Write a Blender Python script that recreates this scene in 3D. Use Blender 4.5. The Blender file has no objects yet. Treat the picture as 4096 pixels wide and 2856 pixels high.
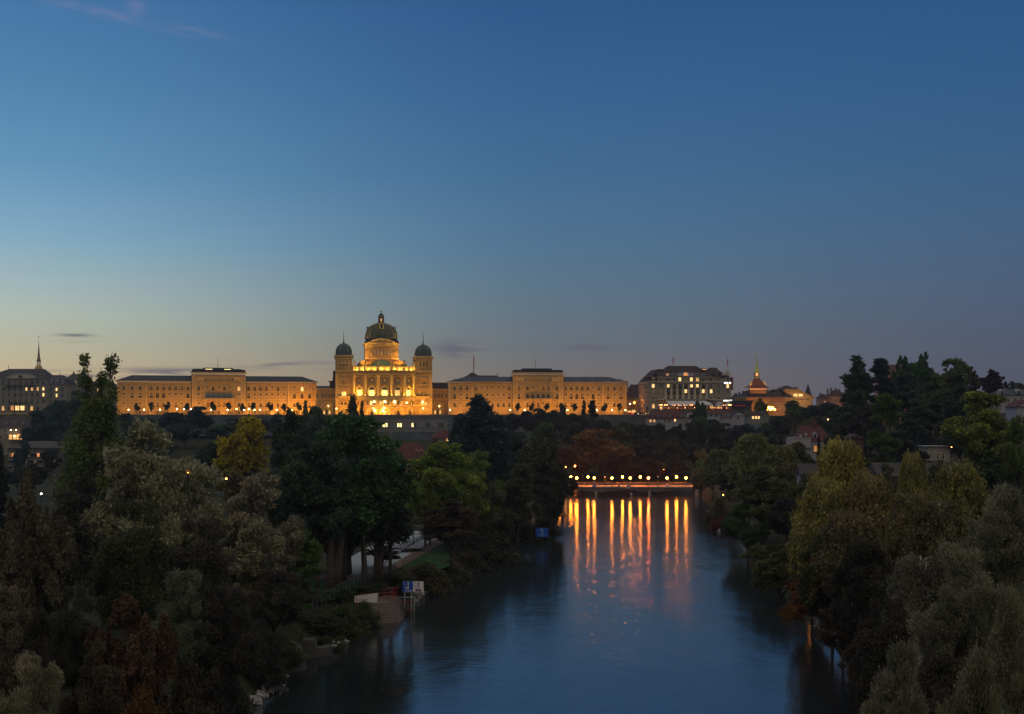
import bpy, math, random
import numpy as np
from mathutils import Vector, Matrix
R = math.radians
F = 5100.0; CX = 2048.0; HY = 1660.0; CAMZ = 30.0
sc = bpy.context.scene
col = sc.collection
rnd = random.Random(7)

# ------------------------------------------------------------------ helpers
def P(px, py, d):
    """world point seen at photo pixel (px,py) at distance d along the view axis"""
    return Vector(((px-CX)*d/F, d, CAMZ-(py-HY)*d/F))
def G(px, py, z=3.2):
    d = (CAMZ-z)*F/(py-HY)
    return Vector(((px-CX)*d/F, d, z))
def lin(c):
    return tuple(((x/255)/12.92 if x/255 <= .04045 else (((x/255)+.055)/1.055)**2.4) for x in c)
def link(o): col.objects.link(o); return o

class MB:
    def __init__(s): s.v = []; s.f = []; s.sm = []
    def add(s, vs, fs, smooth=False):
        b = len(s.v); s.v += [tuple(p) for p in vs]
        s.f += [tuple(i+b for i in f) for f in fs]; s.sm += [smooth]*len(fs); return s
    def box(s, x0, x1, y0, y1, z0, z1):
        return s.add([(x0,y0,z0),(x1,y0,z0),(x1,y1,z0),(x0,y1,z0),(x0,y0,z1),(x1,y0,z1),(x1,y1,z1),(x0,y1,z1)],
                     [(0,1,5,4),(1,2,6,5),(2,3,7,6),(3,0,4,7),(4,5,6,7),(3,2,1,0)])
    def prism(s, poly, y0, y1):      # poly in xz, extruded along y
        n = len(poly)
        return s.add([(x,y0,z) for x,z in poly]+[(x,y1,z) for x,z in poly],
                     [tuple(range(n)), tuple(range(2*n-1,n-1,-1))]+[(i,(i+1)%n,n+(i+1)%n,n+i) for i in range(n)])
    def slab(s, poly, z0, z1):       # poly in xy, extruded along z
        n = len(poly)
        return s.add([(x,y,z0) for x,y in poly]+[(x,y,z1) for x,y in poly],
                     [tuple(range(n-1,-1,-1)), tuple(range(n,2*n))]+[(i,(i+1)%n,n+(i+1)%n,n+i) for i in range(n)])
    def loft(s, plan, prof, cx=0, cy=0, smooth=False):   # plan polygon scaled by profile (scale,z)
        n = len(plan); vs = []
        for k, z in prof: vs += [(cx+x*k, cy+y*k, z) for x, y in plan]
        fs = []
        for j in range(len(prof)-1):
            for i in range(n):
                a = j*n+i; b = j*n+(i+1)%n
                fs.append((a,b,b+n,a+n))
        fs.append(tuple(range(n-1,-1,-1))); fs.append(tuple((len(prof)-1)*n+i for i in range(n)))
        return s.add(vs, fs, smooth)
    def lathe(s, prof, n=16, cx=0, cy=0, smooth=True):
        return s.loft([(math.cos(2*math.pi*i/n), math.sin(2*math.pi*i/n)) for i in range(n)], prof, cx, cy, smooth)
    def cyl(s, x, y, z0, z1, r0, r1=None, n=10):
        return s.lathe([(r0,z0),(r0 if r1 is None else r1,z1)], n, x, y, n > 6)
    def ball(s, c, r, n=10, m=6):
        pr = [(max(r*math.sin(math.pi*j/m), r*.01), c[2]-r*math.cos(math.pi*j/m)) for j in range(m+1)]
        return s.lathe(pr, n, c[0], c[1])
    def tube(s, pts, rad, n=6):
        vs = []; pts = [Vector(p) for p in pts]
        for i, p in enumerate(pts):
            d = (pts[min(i+1,len(pts)-1)]-pts[max(i-1,0)])
            if d.length < 1e-6: d = Vector((0,0,1))
            d.normalize(); a = d.orthogonal().normalized(); b = d.cross(a)
            r = rad[i] if isinstance(rad, (list,tuple)) else rad
            vs += [p+(a*math.cos(2*math.pi*k/n)+b*math.sin(2*math.pi*k/n))*r for k in range(n)]
        fs = [(j*n+k, j*n+(k+1)%n, (j+1)*n+(k+1)%n, (j+1)*n+k) for j in range(len(pts)-1) for k in range(n)]
        fs += [tuple(range(n-1,-1,-1)), tuple((len(pts)-1)*n+k for k in range(n))]
        return s.add(vs, fs, True)
    def mesh(s, name, m):
        me = bpy.data.meshes.new(name); me.from_pydata(s.v, [], s.f)
        me.polygons.foreach_set('use_smooth', s.sm); me.materials.append(m); me.update(); return me
    def build(s, name, m, parent=None, loc=None, rz=0):
        o = bpy.data.objects.new(name, s.mesh(name, m)); link(o)
        if loc is not None: o.location = loc
        if rz: o.rotation_euler = (0,0,rz)
        if parent is not None: o.parent = parent
        return o

def inst(name, me, parent=None, loc=(0,0,0), rz=0, scale=None):
    o = bpy.data.objects.new(name, me); link(o); o.location = loc; o.rotation_euler = (0,0,rz)
    if scale is not None: o.scale = scale
    if parent is not None: o.parent = parent
    return o
def tag(o, label=None, cat=None, group=None, kind=None):
    if label: o['label'] = label
    if cat: o['category'] = cat
    if group: o['group'] = group
    if kind: o['kind'] = kind
    return o
def thing(name, label, cat, loc=(0,0,0), rz=0, group=None):
    o = bpy.data.objects.new(name, None); link(o); o.empty_display_size = .5
    o.location = loc; o.rotation_euler = (0,0,rz); return tag(o, label, cat, group)
def copy_tree(o, parent=None):
    c = o.copy(); col.objects.link(c); c.parent = parent
    for ch in list(o.children): copy_tree(ch, c)
    return c
ORD = ['first','second','third','fourth','fifth','sixth','seventh','eighth','ninth','tenth','eleventh','twelfth','thirteenth','fourteenth','fifteenth','sixteenth','seventeenth','eighteenth']

# ------------------------------------------------------------------ materials
def mat(name, c, rough=.8, var=.15, scale=1.0, c2=None, metallic=0, spec=.3, bump=0, objcol=False):
    m = bpy.data.materials.new(name); m.use_nodes = True; nt = m.node_tree; N = nt.nodes; L = nt.links
    b = N['Principled BSDF']; b.inputs['Roughness'].default_value = rough
    b.inputs['Metallic'].default_value = metallic; b.inputs['Specular IOR Level'].default_value = spec
    tc = N.new('ShaderNodeTexCoord'); nz = N.new('ShaderNodeTexNoise')
    nz.inputs['Scale'].default_value = scale; nz.inputs['Detail'].default_value = 4
    L.new(tc.outputs['Object'], nz.inputs['Vector'])
    rp = N.new('ShaderNodeValToRGB'); rp.color_ramp.elements[0].position = .3; rp.color_ramp.elements[1].position = .7
    c2 = c2 or tuple(min(1,x*(1+var)) for x in c)
    rp.color_ramp.elements[0].color = tuple(x*(1-var) for x in c)+(1,); rp.color_ramp.elements[1].color = tuple(c2)+(1,)
    L.new(nz.outputs['Fac'], rp.inputs['Fac']); out = rp.outputs['Color']
    if objcol:
        oi = N.new('ShaderNodeObjectInfo'); mx = N.new('ShaderNodeMix'); mx.data_type = 'RGBA'; mx.blend_type = 'MULTIPLY'
        mx.inputs['Factor'].default_value = 1; L.new(out, mx.inputs['A']); L.new(oi.outputs['Color'], mx.inputs['B']); out = mx.outputs['Result']
    L.new(out, b.inputs['Base Color'])
    if bump:
        bp = N.new('ShaderNodeBump'); bp.inputs['Strength'].default_value = bump; bp.inputs['Distance'].default_value = .1
        L.new(nz.outputs['Fac'], bp.inputs['Height']); L.new(bp.outputs['Normal'], b.inputs['Normal'])
    return m
def ashlar(name, c, w=1.2, h=.5, mortar=.55, var=.12):
    m = mat(name, c, .85, var, .25); nt = m.node_tree; N = nt.nodes; L = nt.links
    b = N['Principled BSDF']; src = b.inputs['Base Color'].links[0].from_socket
    tc = N.new('ShaderNodeTexCoord'); sp = N.new('ShaderNodeSeparateXYZ'); L.new(tc.outputs['Object'], sp.inputs[0])
    ad = N.new('ShaderNodeMath'); L.new(sp.outputs['X'], ad.inputs[0]); L.new(sp.outputs['Y'], ad.inputs[1])
    cb = N.new('ShaderNodeCombineXYZ'); L.new(ad.outputs[0], cb.inputs[0]); L.new(sp.outputs['Z'], cb.inputs[1])
    br = N.new('ShaderNodeTexBrick'); br.inputs['Scale'].default_value = 1; br.inputs['Brick Width'].default_value = w
    br.inputs['Row Height'].default_value = h; br.inputs['Mortar Size'].default_value = .06*h*1.6
    br.inputs['Color1'].default_value = (1,1,1,1); br.inputs['Color2'].default_value = (.82,.82,.82,1)
    br.inputs['Mortar'].default_value = (mortar,)*3+(1,); L.new(cb.outputs[0], br.inputs['Vector'])
    mx = N.new('ShaderNodeMix'); mx.data_type = 'RGBA'; mx.blend_type = 'MULTIPLY'; mx.inputs['Factor'].default_value = 1
    L.new(src, mx.inputs['A']); L.new(br.outputs['Color'], mx.inputs['B']); L.new(mx.outputs['Result'], b.inputs['Base Color'])
    return m
def emis(name, c, s, sampled=True, var=0):
    m = bpy.data.materials.new(name); m.use_nodes = True; b = m.node_tree.nodes['Principled BSDF']
    b.inputs['Base Color'].default_value = (.3,.3,.3,1); b.inputs['Emission Color'].default_value = tuple(c)+(1,)
    b.inputs['Emission Strength'].default_value = s
    if var:
        N = m.node_tree.nodes; L = m.node_tree.links
        tc = N.new('ShaderNodeTexCoord'); nz = N.new('ShaderNodeTexNoise'); nz.inputs['Scale'].default_value = 1.3
        L.new(tc.outputs['Object'], nz.inputs['Vector'])
        oi = N.new('ShaderNodeObjectInfo'); ad = N.new('ShaderNodeVectorMath'); ad.operation = 'ADD'
        L.new(tc.outputs['Object'], ad.inputs[0]); L.new(oi.outputs['Location'], ad.inputs[1]); L.new(ad.outputs[0], nz.inputs['Vector'])
        mr = N.new('ShaderNodeMapRange'); mr.inputs['From Min'].default_value = .35; mr.inputs['From Max'].default_value = .65
        mr.inputs['To Min'].default_value = s*(1-var); mr.inputs['To Max'].default_value = s*(1+var)
        L.new(nz.outputs['Fac'], mr.inputs['Value']); L.new(mr.outputs['Result'], b.inputs['Emission Strength'])
    if not sampled: m.cycles.emission_sampling = 'NONE'
    return m
M = dict(
 stone=ashlar('warm_sandstone', (.44,.29,.10)), stone_trim=mat('sandstone_trim', (.54,.37,.14), .8, .1, .6),
 stone_p=ashlar('parliament_sandstone', (.42,.27,.08), 1.4, .6, .5), trim_p=mat('parliament_trim', (.58,.41,.14), .8, .12, .8),
 rusty=ashlar('rusticated_base', (.42,.27,.11), 1.3, .7, .45),
 grey_wall=ashlar('grey_ashlar', (.2,.2,.2), 1.6, .6, .55), rough_wall=ashlar('rough_rubble', (.10,.115,.13), .8, .4, .4, .4),
 slate=mat('slate_roof', (.012,.012,.02), .55, .3, .5), slate_blue=mat('blue_slate', (.014,.02,.034), .45, .3, .5),
 copper=mat('green_copper', (.022,.055,.05), .45, .35, .8, (.04,.085,.07), .25, .5),
 copper_rib=mat('gilded_rib', (.22,.19,.09), .5, .2, 1),
 tile=mat('red_tile', (.085,.027,.027), .8, .3, 1.2), tile_dark=mat('brown_tile', (.045,.026,.028), .8, .3, 1),
 grey_fac=ashlar('grey_sandstone', (.24,.22,.17), 1.4, .6, .75), grey_trim=mat('pale_grey_trim', (.38,.35,.28), .8, .1, .6),
 white=mat('white_render', (.28,.28,.33), .8, .08, .5), cream=ashlar('cream_render', (.5,.35,.16), 3, 1.5, .9),
 glass=mat('dark_glass', (.008,.011,.016), .25, .2, 1, None, 0, .35), frame=mat('pale_window_frame', (.4,.38,.33), .6, .05, 1),
 blind=mat('cream_blind', (.36,.26,.14), .8, .06, .8), blind_br=mat('brown_shutter', (.13,.07,.05), .8, .1, 1),
 shutter=mat('grey_green_shutter', (.13,.17,.17), .8, .1, 1), metal=mat('dark_metal', (.04,.04,.045), .5, .2, 2, None, .5),
 galv=mat('galvanised_metal', (.35,.38,.38), .45, .15, 3, None, .6), conc=mat('concrete', (.26,.25,.23), .85, .2, .6, None, 0, .3, .2),
 conc_d=mat('dark_concrete', (.075,.07,.07), .85, .25, .4), red_paint=mat('red_railing_paint', (.35,.03,.04), .5, .1, 3),
 sign_blue=mat('sign_blue', (.006,.075,.42), .35, .04, 2), sign_white=mat('sign_white', (.7,.64,.66), .4, .04, 2), ink=mat('sign_black', (.02,.02,.025), .5, .1, 2),
 fabric=mat('white_awning_cloth', (.6,.58,.62), .9, .06, .5), redcloth=mat('red_cloth', (.4,.03,.03), .8, .2, 2),
 bark=mat('grey_brown_bark', (.075,.06,.05), .9, .4, 3, None, 0, .2, .5), birch=mat('white_birch_bark', (.55,.54,.5), .8, .5, 4),
 car=mat('dark_car_paint', (.03,.03,.035), .2, .1, 1, None, .3, .6), busred=mat('red_bus_paint', (.35,.03,.03), .3, .1, 1),
 rubber=mat('rubber', (.02,.02,.02), .8, .1, 3), cloth_d=mat('dark_clothing', (.03,.03,.04), .9, .3, 4), skin=mat('skin', (.35,.22,.16), .6, .05, 4),
 rock=mat('pale_rock', (.3,.29,.3), .9, .35, .8, None, 0, .3, .4), timber=mat('dark_timber', (.08,.05,.035), .8, .3, 2),
 gold=mat('gilded_metal', (.7,.5,.15), .35, .1, 2, None, .8, .5), spire_g=mat('green_spire_copper', (.25,.33,.12), .5, .2, 1, None, .2),
 # things that give off light
 lampE=emis('sodium_globe', (1,.25,.022), 290), lampW=emis('warm_globe', (1,.58,.2), 60), lampP=emis('bright_globe', (1,.66,.22), 70),
 litW=emis('lit_window_warm', (1,.5,.13), 1.0, False, .5), litB=emis('lit_window_bright', (1,.6,.2), 1.5, False, .4),
 litO=emis('lit_window_orange', (1,.32,.06), .8, False, .5), litY=emis('lit_basement', (1,.8,.32), 1.9, False, .45),
 signE=emis('lit_letters', (1,.93,.9), 2.2, False), redE=emis('red_signal', (1,.02,.02), 160), heat=emis('heater_glow', (1,.32,.08), 14),
 parkE=emis('park_lamp', (1,.33,.05), 26), coolE=emis('cool_park_lamp', (1,.85,.65), 14), tail=emis('tail_light', (1,.03,.02), 12), head=emis('head_light', (1,.85,.7), 15),
)
def foliage(name, rough=.6, spec=.2, tr=.3):
    m = bpy.data.materials.new(name); m.use_nodes = True; nt = m.node_tree; N = nt.nodes; L = nt.links
    b = N['Principled BSDF']; b.inputs['Roughness'].default_value = rough; b.inputs['Specular IOR Level'].default_value = spec
    oi = N.new('ShaderNodeObjectInfo'); tc = N.new('ShaderNodeTexCoord'); ge = N.new('ShaderNodeNewGeometry')
    nz = N.new('ShaderNodeTexNoise'); nz.inputs['Scale'].default_value = .28; nz.inputs['Detail'].default_value = 4
    L.new(tc.outputs['Object'], nz.inputs['Vector'])
    mr = N.new('ShaderNodeMapRange'); mr.inputs['From Min'].default_value = .3; mr.inputs['From Max'].default_value = .7
    mr.inputs['To Min'].default_value = .55; mr.inputs['To Max'].default_value = 1.45; L.new(nz.outputs['Fac'], mr.inputs['Value'])
    mr2 = N.new('ShaderNodeMapRange'); mr2.inputs['To Min'].default_value = .82; mr2.inputs['To Max'].default_value = 1.18
    L.new(ge.outputs['Random Per Island'], mr2.inputs['Value'])
    mu = N.new('ShaderNodeMath'); mu.operation = 'MULTIPLY'; L.new(mr.outputs[0], mu.inputs[0]); L.new(mr2.outputs[0], mu.inputs[1])
    hs = N.new('ShaderNodeHueSaturation'); L.new(oi.outputs['Color'], hs.inputs['Color']); hs.inputs['Saturation'].default_value = 1.05; L.new(mu.outputs[0], hs.inputs['Value'])
    mr3 = N.new('ShaderNodeMapRange'); mr3.inputs['To Min'].default_value = .47; mr3.inputs['To Max'].default_value = .53
    n2 = N.new('ShaderNodeTexNoise'); n2.inputs['Scale'].default_value = .8; L.new(tc.outputs['Object'], n2.inputs['Vector'])
    L.new(n2.outputs['Fac'], mr3.inputs['Value']); L.new(mr3.outputs[0], hs.inputs['Hue'])
    L.new(hs.outputs[0], b.inputs['Base Color'])
    t = N.new('ShaderNodeBsdfTranslucent'); L.new(hs.outputs[0], t.inputs['Color'])
    mx = N.new('ShaderNodeMixShader'); mx.inputs[0].default_value = tr
    L.new(b.outputs[0], mx.inputs[1]); L.new(t.outputs[0], mx.inputs[2]); L.new(mx.outputs[0], N['Material Output'].inputs[0])
    return m
M['leaf'] = foliage('leaves'); M['leaf_s'] = foliage('silvery_leaves', .45, .45, .2)

# ------------------------------------------------------------------ terrain
BY = [-400, 60, 128, 153, 166, 182, 207, 255, 312, 392, 471, 560, 640]
BKL = [-34, -30, -26.3, -24.8, -23.8, -22.5, -15.5, -9.9, .5, 9, 18.5, 27, 60]
BKR = [26, 30, 35.2, 39.5, 41.5, 42, 44, 49, 54, 61.7, 68.5, 78, 84]
def sst(e, a, b):
    t = np.clip((e-a)/(b-a), 0, 1); return t*t*(3-2*t)
def terr(x, y):
    x = np.asarray(x, float); y = np.asarray(y, float)
    l = np.interp(y, BY, BKL); r = np.interp(y, BY, BKR)
    e = np.maximum(l-x, x-r)                       # >0 on land
    e = np.where(y > 600, np.maximum(e, (y-600)*.8), e)
    bank = -2.5+sst(e, -3, 5)*5.7
    left = 3.2+.6*sst(-x, 60, 300)
    yf = np.interp(x, [-236,-104.6,-102,-34,82,84,190], [714,751.6,719,728.5,734,722,722])
    plateau = sst(y, 585, 700)*12.5+sst(y-yf, .8, 7)*14
    right = 26*sst(x-r, 14, 110)*sst(y, 130, 330)+6*sst(x-r, 60, 160)
    land = np.maximum(plateau, np.where(x > r, right, 0))
    z = bank+(left-3.2)+land*sst(e, 2, 14)
    z = z+sst(e, 6, 20)*.25*np.sin(x*.13+1.3)*np.cos(y*.11)*(land > .5)*(land < 26)
    return np.minimum(z, 36) if z.shape else min(float(z), 36)
def gz(x, y): return float(terr(x, y))
def build_ground():
    xs = np.concatenate([np.linspace(-6000,-420,14)[:-1], np.linspace(-420,-108,40)[:-1], np.linspace(-108,-60,20)[:-1], np.linspace(-60,130,120)[:-1], np.linspace(130,420,38)[:-1], np.linspace(420,6000,14)])
    ys = np.concatenate([np.linspace(-3000,-400,6)[:-1], np.linspace(-400,0,12)[:-1], np.linspace(0,660,180)[:-1], np.linspace(660,764,90)[:-1], np.linspace(764,1200,16)[:-1], np.linspace(1200,9000,12)])
    X, Y = np.meshgrid(xs, ys); Z = terr(X, Y); nx, ny = len(xs), len(ys)
    me = bpy.data.meshes.new('ground')
    v = np.stack([X, Y, Z], -1).reshape(-1, 3)
    i, j = np.meshgrid(np.arange(nx-1), np.arange(ny-1)); a = (j*nx+i).ravel()
    f = np.stack([a, a+1, a+nx+1, a+nx], -1)
    setmesh(me, v, f); me.polygons.foreach_set('use_smooth', [True]*len(f)); me.materials.append(M['soil'])
    tag(link(bpy.data.objects.new('ground', me)), kind='structure')
def setmesh(me, v, f):
    me.vertices.add(len(v)); me.vertices.foreach_set('co', v.astype(np.float32).ravel())
    k = f.shape[1]; me.loops.add(f.size); me.loops.foreach_set('vertex_index', f.astype(np.int32).ravel())
    me.polygons.add(len(f)); me.polygons.foreach_set('loop_start', np.arange(0, f.size, k, dtype=np.int32))
    me.polygons.foreach_set('loop_total', np.full(len(f), k, dtype=np.int32)); me.update(calc_edges=True)
M['soil'] = mat('dark_soil_and_undergrowth', (.03,.03,.018), .95, .5, .15, (.05,.055,.025), 0, .1)
M['lawn'] = mat('lawn_grass', (.02,.055,.014), .95, .3, .6, None, 0, .1)
M['paving'] = mat('pale_paving', (.27,.3,.34), .8, .12, .2)
M['track'] = mat('brown_gravel', (.12,.075,.06), .95, .25, .5)
M['terrace'] = mat('terrace_paving', (.3,.27,.23), .9, .15, .3)
build_ground()

# water -----------------------------------------------------------------
def build_water():
    m = bpy.data.materials.new('river_water'); m.use_nodes = True; nt = m.node_tree; N = nt.nodes; L = nt.links
    b = N['Principled BSDF']; b.inputs['Base Color'].default_value = (.014,.019,.023,1); b.inputs['IOR'].default_value = 3.3
    tc = N.new('ShaderNodeTexCoord')
    def nz(sx, sy, scale, det=2):
        mp = N.new('ShaderNodeMapping'); mp.inputs['Scale'].default_value = (sx, sy, 1); L.new(tc.outputs['Object'], mp.inputs[0])
        n = N.new('ShaderNodeTexNoise'); n.inputs['Scale'].default_value = scale; n.inputs['Detail'].default_value = det
        n.inputs['Distortion'].default_value = .6; L.new(mp.outputs[0], n.inputs['Vector']); return n.outputs['Fac']
    sw = nz(1, .35, .045, 4)                         # slow swirls of current change how smooth the surface is
    mr = N.new('ShaderNodeMapRange'); mr.inputs['From Min'].default_value = .35; mr.inputs['From Max'].default_value = .68
    mr.inputs['To Min'].default_value = .07; mr.inputs['To Max'].default_value = .16; L.new(sw, mr.inputs['Value'])
    L.new(mr.outputs[0], b.inputs['Roughness'])
    w1 = nz(.12, 1.0, 2.4, 2); w2 = nz(1, .45, .1, 4)
    b1 = N.new('ShaderNodeBump'); b1.inputs['Strength'].default_value = 1; b1.inputs['Distance'].default_value = .02; L.new(w1, b1.inputs['Height'])
    b2 = N.new('ShaderNodeBump'); b2.inputs['Strength'].default_value = .5; b2.inputs['Distance'].default_value = .34; L.new(w2, b2.inputs['Height'])
    L.new(b1.outputs[0], b2.inputs['Normal']); L.new(b2.outputs[0], b.inputs['Normal'])
    mb = MB(); mb.add([(-70,-380,0),(260,-380,0),(260,625,0),(-70,625,0)], [(0,1,2,3)])
    o = mb.build('river_water', m); tag(o, kind='structure')
build_water()
# ------------------------------------------------------------------ sky
def build_world():
    w = bpy.data.worlds.new('World'); sc.world = w; w.use_nodes = True; nt = w.node_tree; N = nt.nodes; L = nt.links
    N.clear(); out = N.new('ShaderNodeOutputWorld')
    tc = N.new('ShaderNodeTexCoord'); sp = N.new('ShaderNodeSeparateXYZ')
    nm = N.new('ShaderNodeVectorMath'); nm.operation = 'NORMALIZE'; L.new(tc.outputs['Generated'], nm.inputs[0]); L.new(nm.outputs[0], sp.inputs[0])
    def ma(op, a, b=None, c=None, clamp=False):
        n = N.new('ShaderNodeMath'); n.operation = op; n.use_clamp = clamp
        for i, x in enumerate((a, b, c)):
            if x is None: continue
            if isinstance(x, (int, float)): n.inputs[i].default_value = x
            else: L.new(x, n.inputs[i])
        return n.outputs[0]
    el = ma('MULTIPLY', ma('ARCSINE', sp.outputs['Z']), 180/math.pi)
    az = ma('MULTIPLY', ma('ARCTAN2', sp.outputs['X'], sp.outputs['Y']), 180/math.pi)
    def ramp(keys):
        r = N.new('ShaderNodeValToRGB'); e = r.color_ramp; e.interpolation = 'B_SPLINE' if False else 'LINEAR'
        e.elements[0].position = keys[0][0]/90; e.elements[0].color = lin(keys[0][1])+(1,)
        e.elements[1].position = keys[-1][0]/90; e.elements[1].color = lin(keys[-1][1])+(1,)
        for k, c in keys[1:-1]:
            x = e.elements.new(k/90); x.color = lin(c)+(1,)
        L.new(ma('DIVIDE', el, 90), r.inputs['Fac']); return r.outputs['Color']
    left = ramp([(0,(206,172,126)),(1.6,(200,180,142)),(3,(186,186,160)),(4.2,(176,188,176)),(5.4,(160,182,184)),(7.5,(126,168,192)),(10.5,(92,144,182)),(14,(72,126,168)),(18,(58,108,158)),(32,(38,76,126)),(90,(24,50,96))])
    mid = ramp([(0,(120,106,100)),(1.6,(114,109,106)),(3,(100,110,118)),(5,(86,112,130)),(7.5,(73,110,140)),(10.5,(58,103,142)),(14,(47,93,140)),(18,(36,82,131)),(32,(28,62,110)),(90,(22,46,90))])
    right = ramp([(0,(76,80,96)),(1.6,(74,82,102)),(3,(72,84,107)),(5,(68,88,115)),(7.5,(61,91,123)),(10.5,(51,90,129)),(14,(41,86,131)),(18,(34,80,127)),(32,(26,56,106)),(90,(21,44,88))])
    def mix(f, a, b):
        m = N.new('ShaderNodeMix'); m.data_type = 'RGBA'
        if isinstance(f, (int, float)): m.inputs['Factor'].default_value = f
        else: L.new(f, m.inputs['Factor'])
        for s, x in (('A', a), ('B', b)):
            if isinstance(x, tuple): m.inputs[s].default_value = x+(1,)
            else: L.new(x, m.inputs[s])
        return m.outputs['Result']
    aaz = ma('ABSOLUTE', ma('ADD', az, 38))         # distance from where the sun went down
    f1 = N.new('ShaderNodeMapRange'); f1.interpolation_type = 'SMOOTHSTEP'; f1.inputs['From Min'].default_value = 12; f1.inputs['From Max'].default_value = 41; L.new(aaz, f1.inputs['Value'])
    f2 = N.new('ShaderNodeMapRange'); f2.interpolation_type = 'SMOOTHSTEP'; f2.inputs['From Min'].default_value = 33; f2.inputs['From Max'].default_value = 64; L.new(aaz, f2.inputs['Value'])
    c = mix(f2.outputs[0], mix(f1.outputs[0], left, mid), right)
    behind = ramp([(0,(150,144,134)),(20,(165,160,148)),(90,(178,174,160))])   # out-of-view sky behind and above, brightened to fill foliage and facades
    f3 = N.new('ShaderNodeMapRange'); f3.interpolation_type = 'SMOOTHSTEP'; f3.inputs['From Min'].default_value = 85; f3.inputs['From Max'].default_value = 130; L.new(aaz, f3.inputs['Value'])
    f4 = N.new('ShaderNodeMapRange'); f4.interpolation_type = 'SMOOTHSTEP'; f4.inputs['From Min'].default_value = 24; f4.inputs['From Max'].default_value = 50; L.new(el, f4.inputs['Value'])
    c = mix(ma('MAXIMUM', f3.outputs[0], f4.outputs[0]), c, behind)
    # clouds
    cv = N.new('ShaderNodeCombineXYZ'); L.new(ma('MULTIPLY', az, .35), cv.inputs[0]); L.new(ma('MULTIPLY', el, 3.2), cv.inputs[1])
    nz = N.new('ShaderNodeTexNoise'); nz.inputs['Scale'].default_value = 1; nz.inputs['Detail'].default_value = 5; nz.inputs['Distortion'].default_value = .5; L.new(cv.outputs[0], nz.inputs['Vector'])
    cv2 = N.new('ShaderNodeCombineXYZ'); L.new(ma('MULTIPLY', az, .3), cv2.inputs[0]); L.new(ma('MULTIPLY', ma('ADD', el, ma('MULTIPLY', az, .16)), 1.3), cv2.inputs[1])
    nz2 = N.new('ShaderNodeTexNoise'); nz2.inputs['Scale'].default_value = 1.2; nz2.inputs['Detail'].default_value = 6; nz2.inputs['Distortion'].default_value = 1.2; L.new(cv2.outputs[0], nz2.inputs['Vector'])
    def blob(a0, sa, e0, se, n, lo, hi, tilt=0):
        da = ma('DIVIDE', ma('SUBTRACT', az, a0), sa)
        de = ma('DIVIDE', ma('ADD', ma('SUBTRACT', el, e0), ma('MULTIPLY', ma('SUBTRACT', az, a0), tilt)), se)
        g = ma('EXPONENT', ma('MULTIPLY', ma('ADD', ma('MULTIPLY', da, da), ma('MULTIPLY', de, de)), -1))
        mr = N.new('ShaderNodeMapRange'); mr.inputs['From Min'].default_value = lo; mr.inputs['From Max'].default_value = hi; L.new(n, mr.inputs['Value'])
        return ma('MULTIPLY', g, mr.outputs[0], clamp=True)
    def A(px): return math.degrees(math.atan((px-CX)/F))
    def E(py): return math.degrees(math.atan((HY-py)/F))
    n1 = nz.outputs['Fac']; n2 = nz2.outputs['Fac']
    cl = blob(A(1830), 1.2, E(1400), .42, n1, .42, .56)
    for b in (blob(A(1150), 2.6, E(1462), .16, n1, .42, .58), blob(A(700), 2.8, E(1492), .17, n1, .4, .56), blob(A(380), 1.5, E(1505), .16, n1, .35, .5), blob(A(300), .7, E(1358), .07, n1, .1, .3),
              blob(A(300), .8, E(1380), .05, n1, .4, .6), blob(A(2350), 1.1, E(1390), .14, n1, .3, .5), blob(A(240), 1.6, E(1500), .1, n1, .4, .55), blob(A(3100), .5, E(1240), .03, n1, .4, .6)):
        cl = ma('MAXIMUM', cl, b)
    c = mix(ma('MULTIPLY', cl, .85), c, lin((88,90,108)))
    pk = ma('MAXIMUM', blob(A(400), 2.4, E(125), .2, n2, .35, .62, .12), blob(A(545), .4, E(105), .4, n2, .25, .6))
    pk = ma('MAXIMUM', pk, blob(A(700), 1.8, E(168), .2, n2, .4, .62, .1))
    c = mix(ma('MULTIPLY', pk, .25), c, lin((160,138,168)))
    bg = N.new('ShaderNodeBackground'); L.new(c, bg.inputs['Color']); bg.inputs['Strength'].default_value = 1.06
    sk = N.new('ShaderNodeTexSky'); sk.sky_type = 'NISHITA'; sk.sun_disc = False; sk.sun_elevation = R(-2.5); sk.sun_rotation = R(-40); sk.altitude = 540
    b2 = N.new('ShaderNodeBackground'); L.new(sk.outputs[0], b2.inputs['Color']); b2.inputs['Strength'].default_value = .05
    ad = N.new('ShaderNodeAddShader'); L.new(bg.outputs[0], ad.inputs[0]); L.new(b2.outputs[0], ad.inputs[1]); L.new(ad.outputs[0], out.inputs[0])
    sl = bpy.data.lights.new('rear_fill', 'SUN'); sl.energy = .25; sl.angle = R(40); sl.color = (1,.72,.55)  # weak sun added from behind left to fill the camera-facing sides
    so = link(bpy.data.objects.new('rear_fill_sun', sl)); so.rotation_euler = Vector((math.sin(R(-130))*math.cos(R(32)), math.cos(R(-130))*math.cos(R(32)), math.sin(R(32)))).to_track_quat('Z','Y').to_euler()
build_world()
cd = bpy.data.cameras.new('camera'); cam = link(bpy.data.objects.new('camera', cd)); cam.location = (0,0,CAMZ); cam.rotation_euler = (R(90),0,0)
cd.sensor_width = 36; cd.lens = 36*F/4096; cd.shift_y = (HY-1428)/4096; cd.clip_end = 30000; cd.clip_start = 1; sc.camera = cam
sc.view_settings.view_transform = 'Standard'; sc.view_settings.look = 'None'; sc.view_settings.exposure = 0; sc.view_settings.gamma = 1
sc.render.engine = 'CYCLES'; cy = sc.cycles; cy.use_denoising = True; cy.denoiser = 'OPENIMAGEDENOISE'; cy.max_bounces = 5; cy.diffuse_bounces = 2; cy.glossy_bounces = 3
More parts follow.
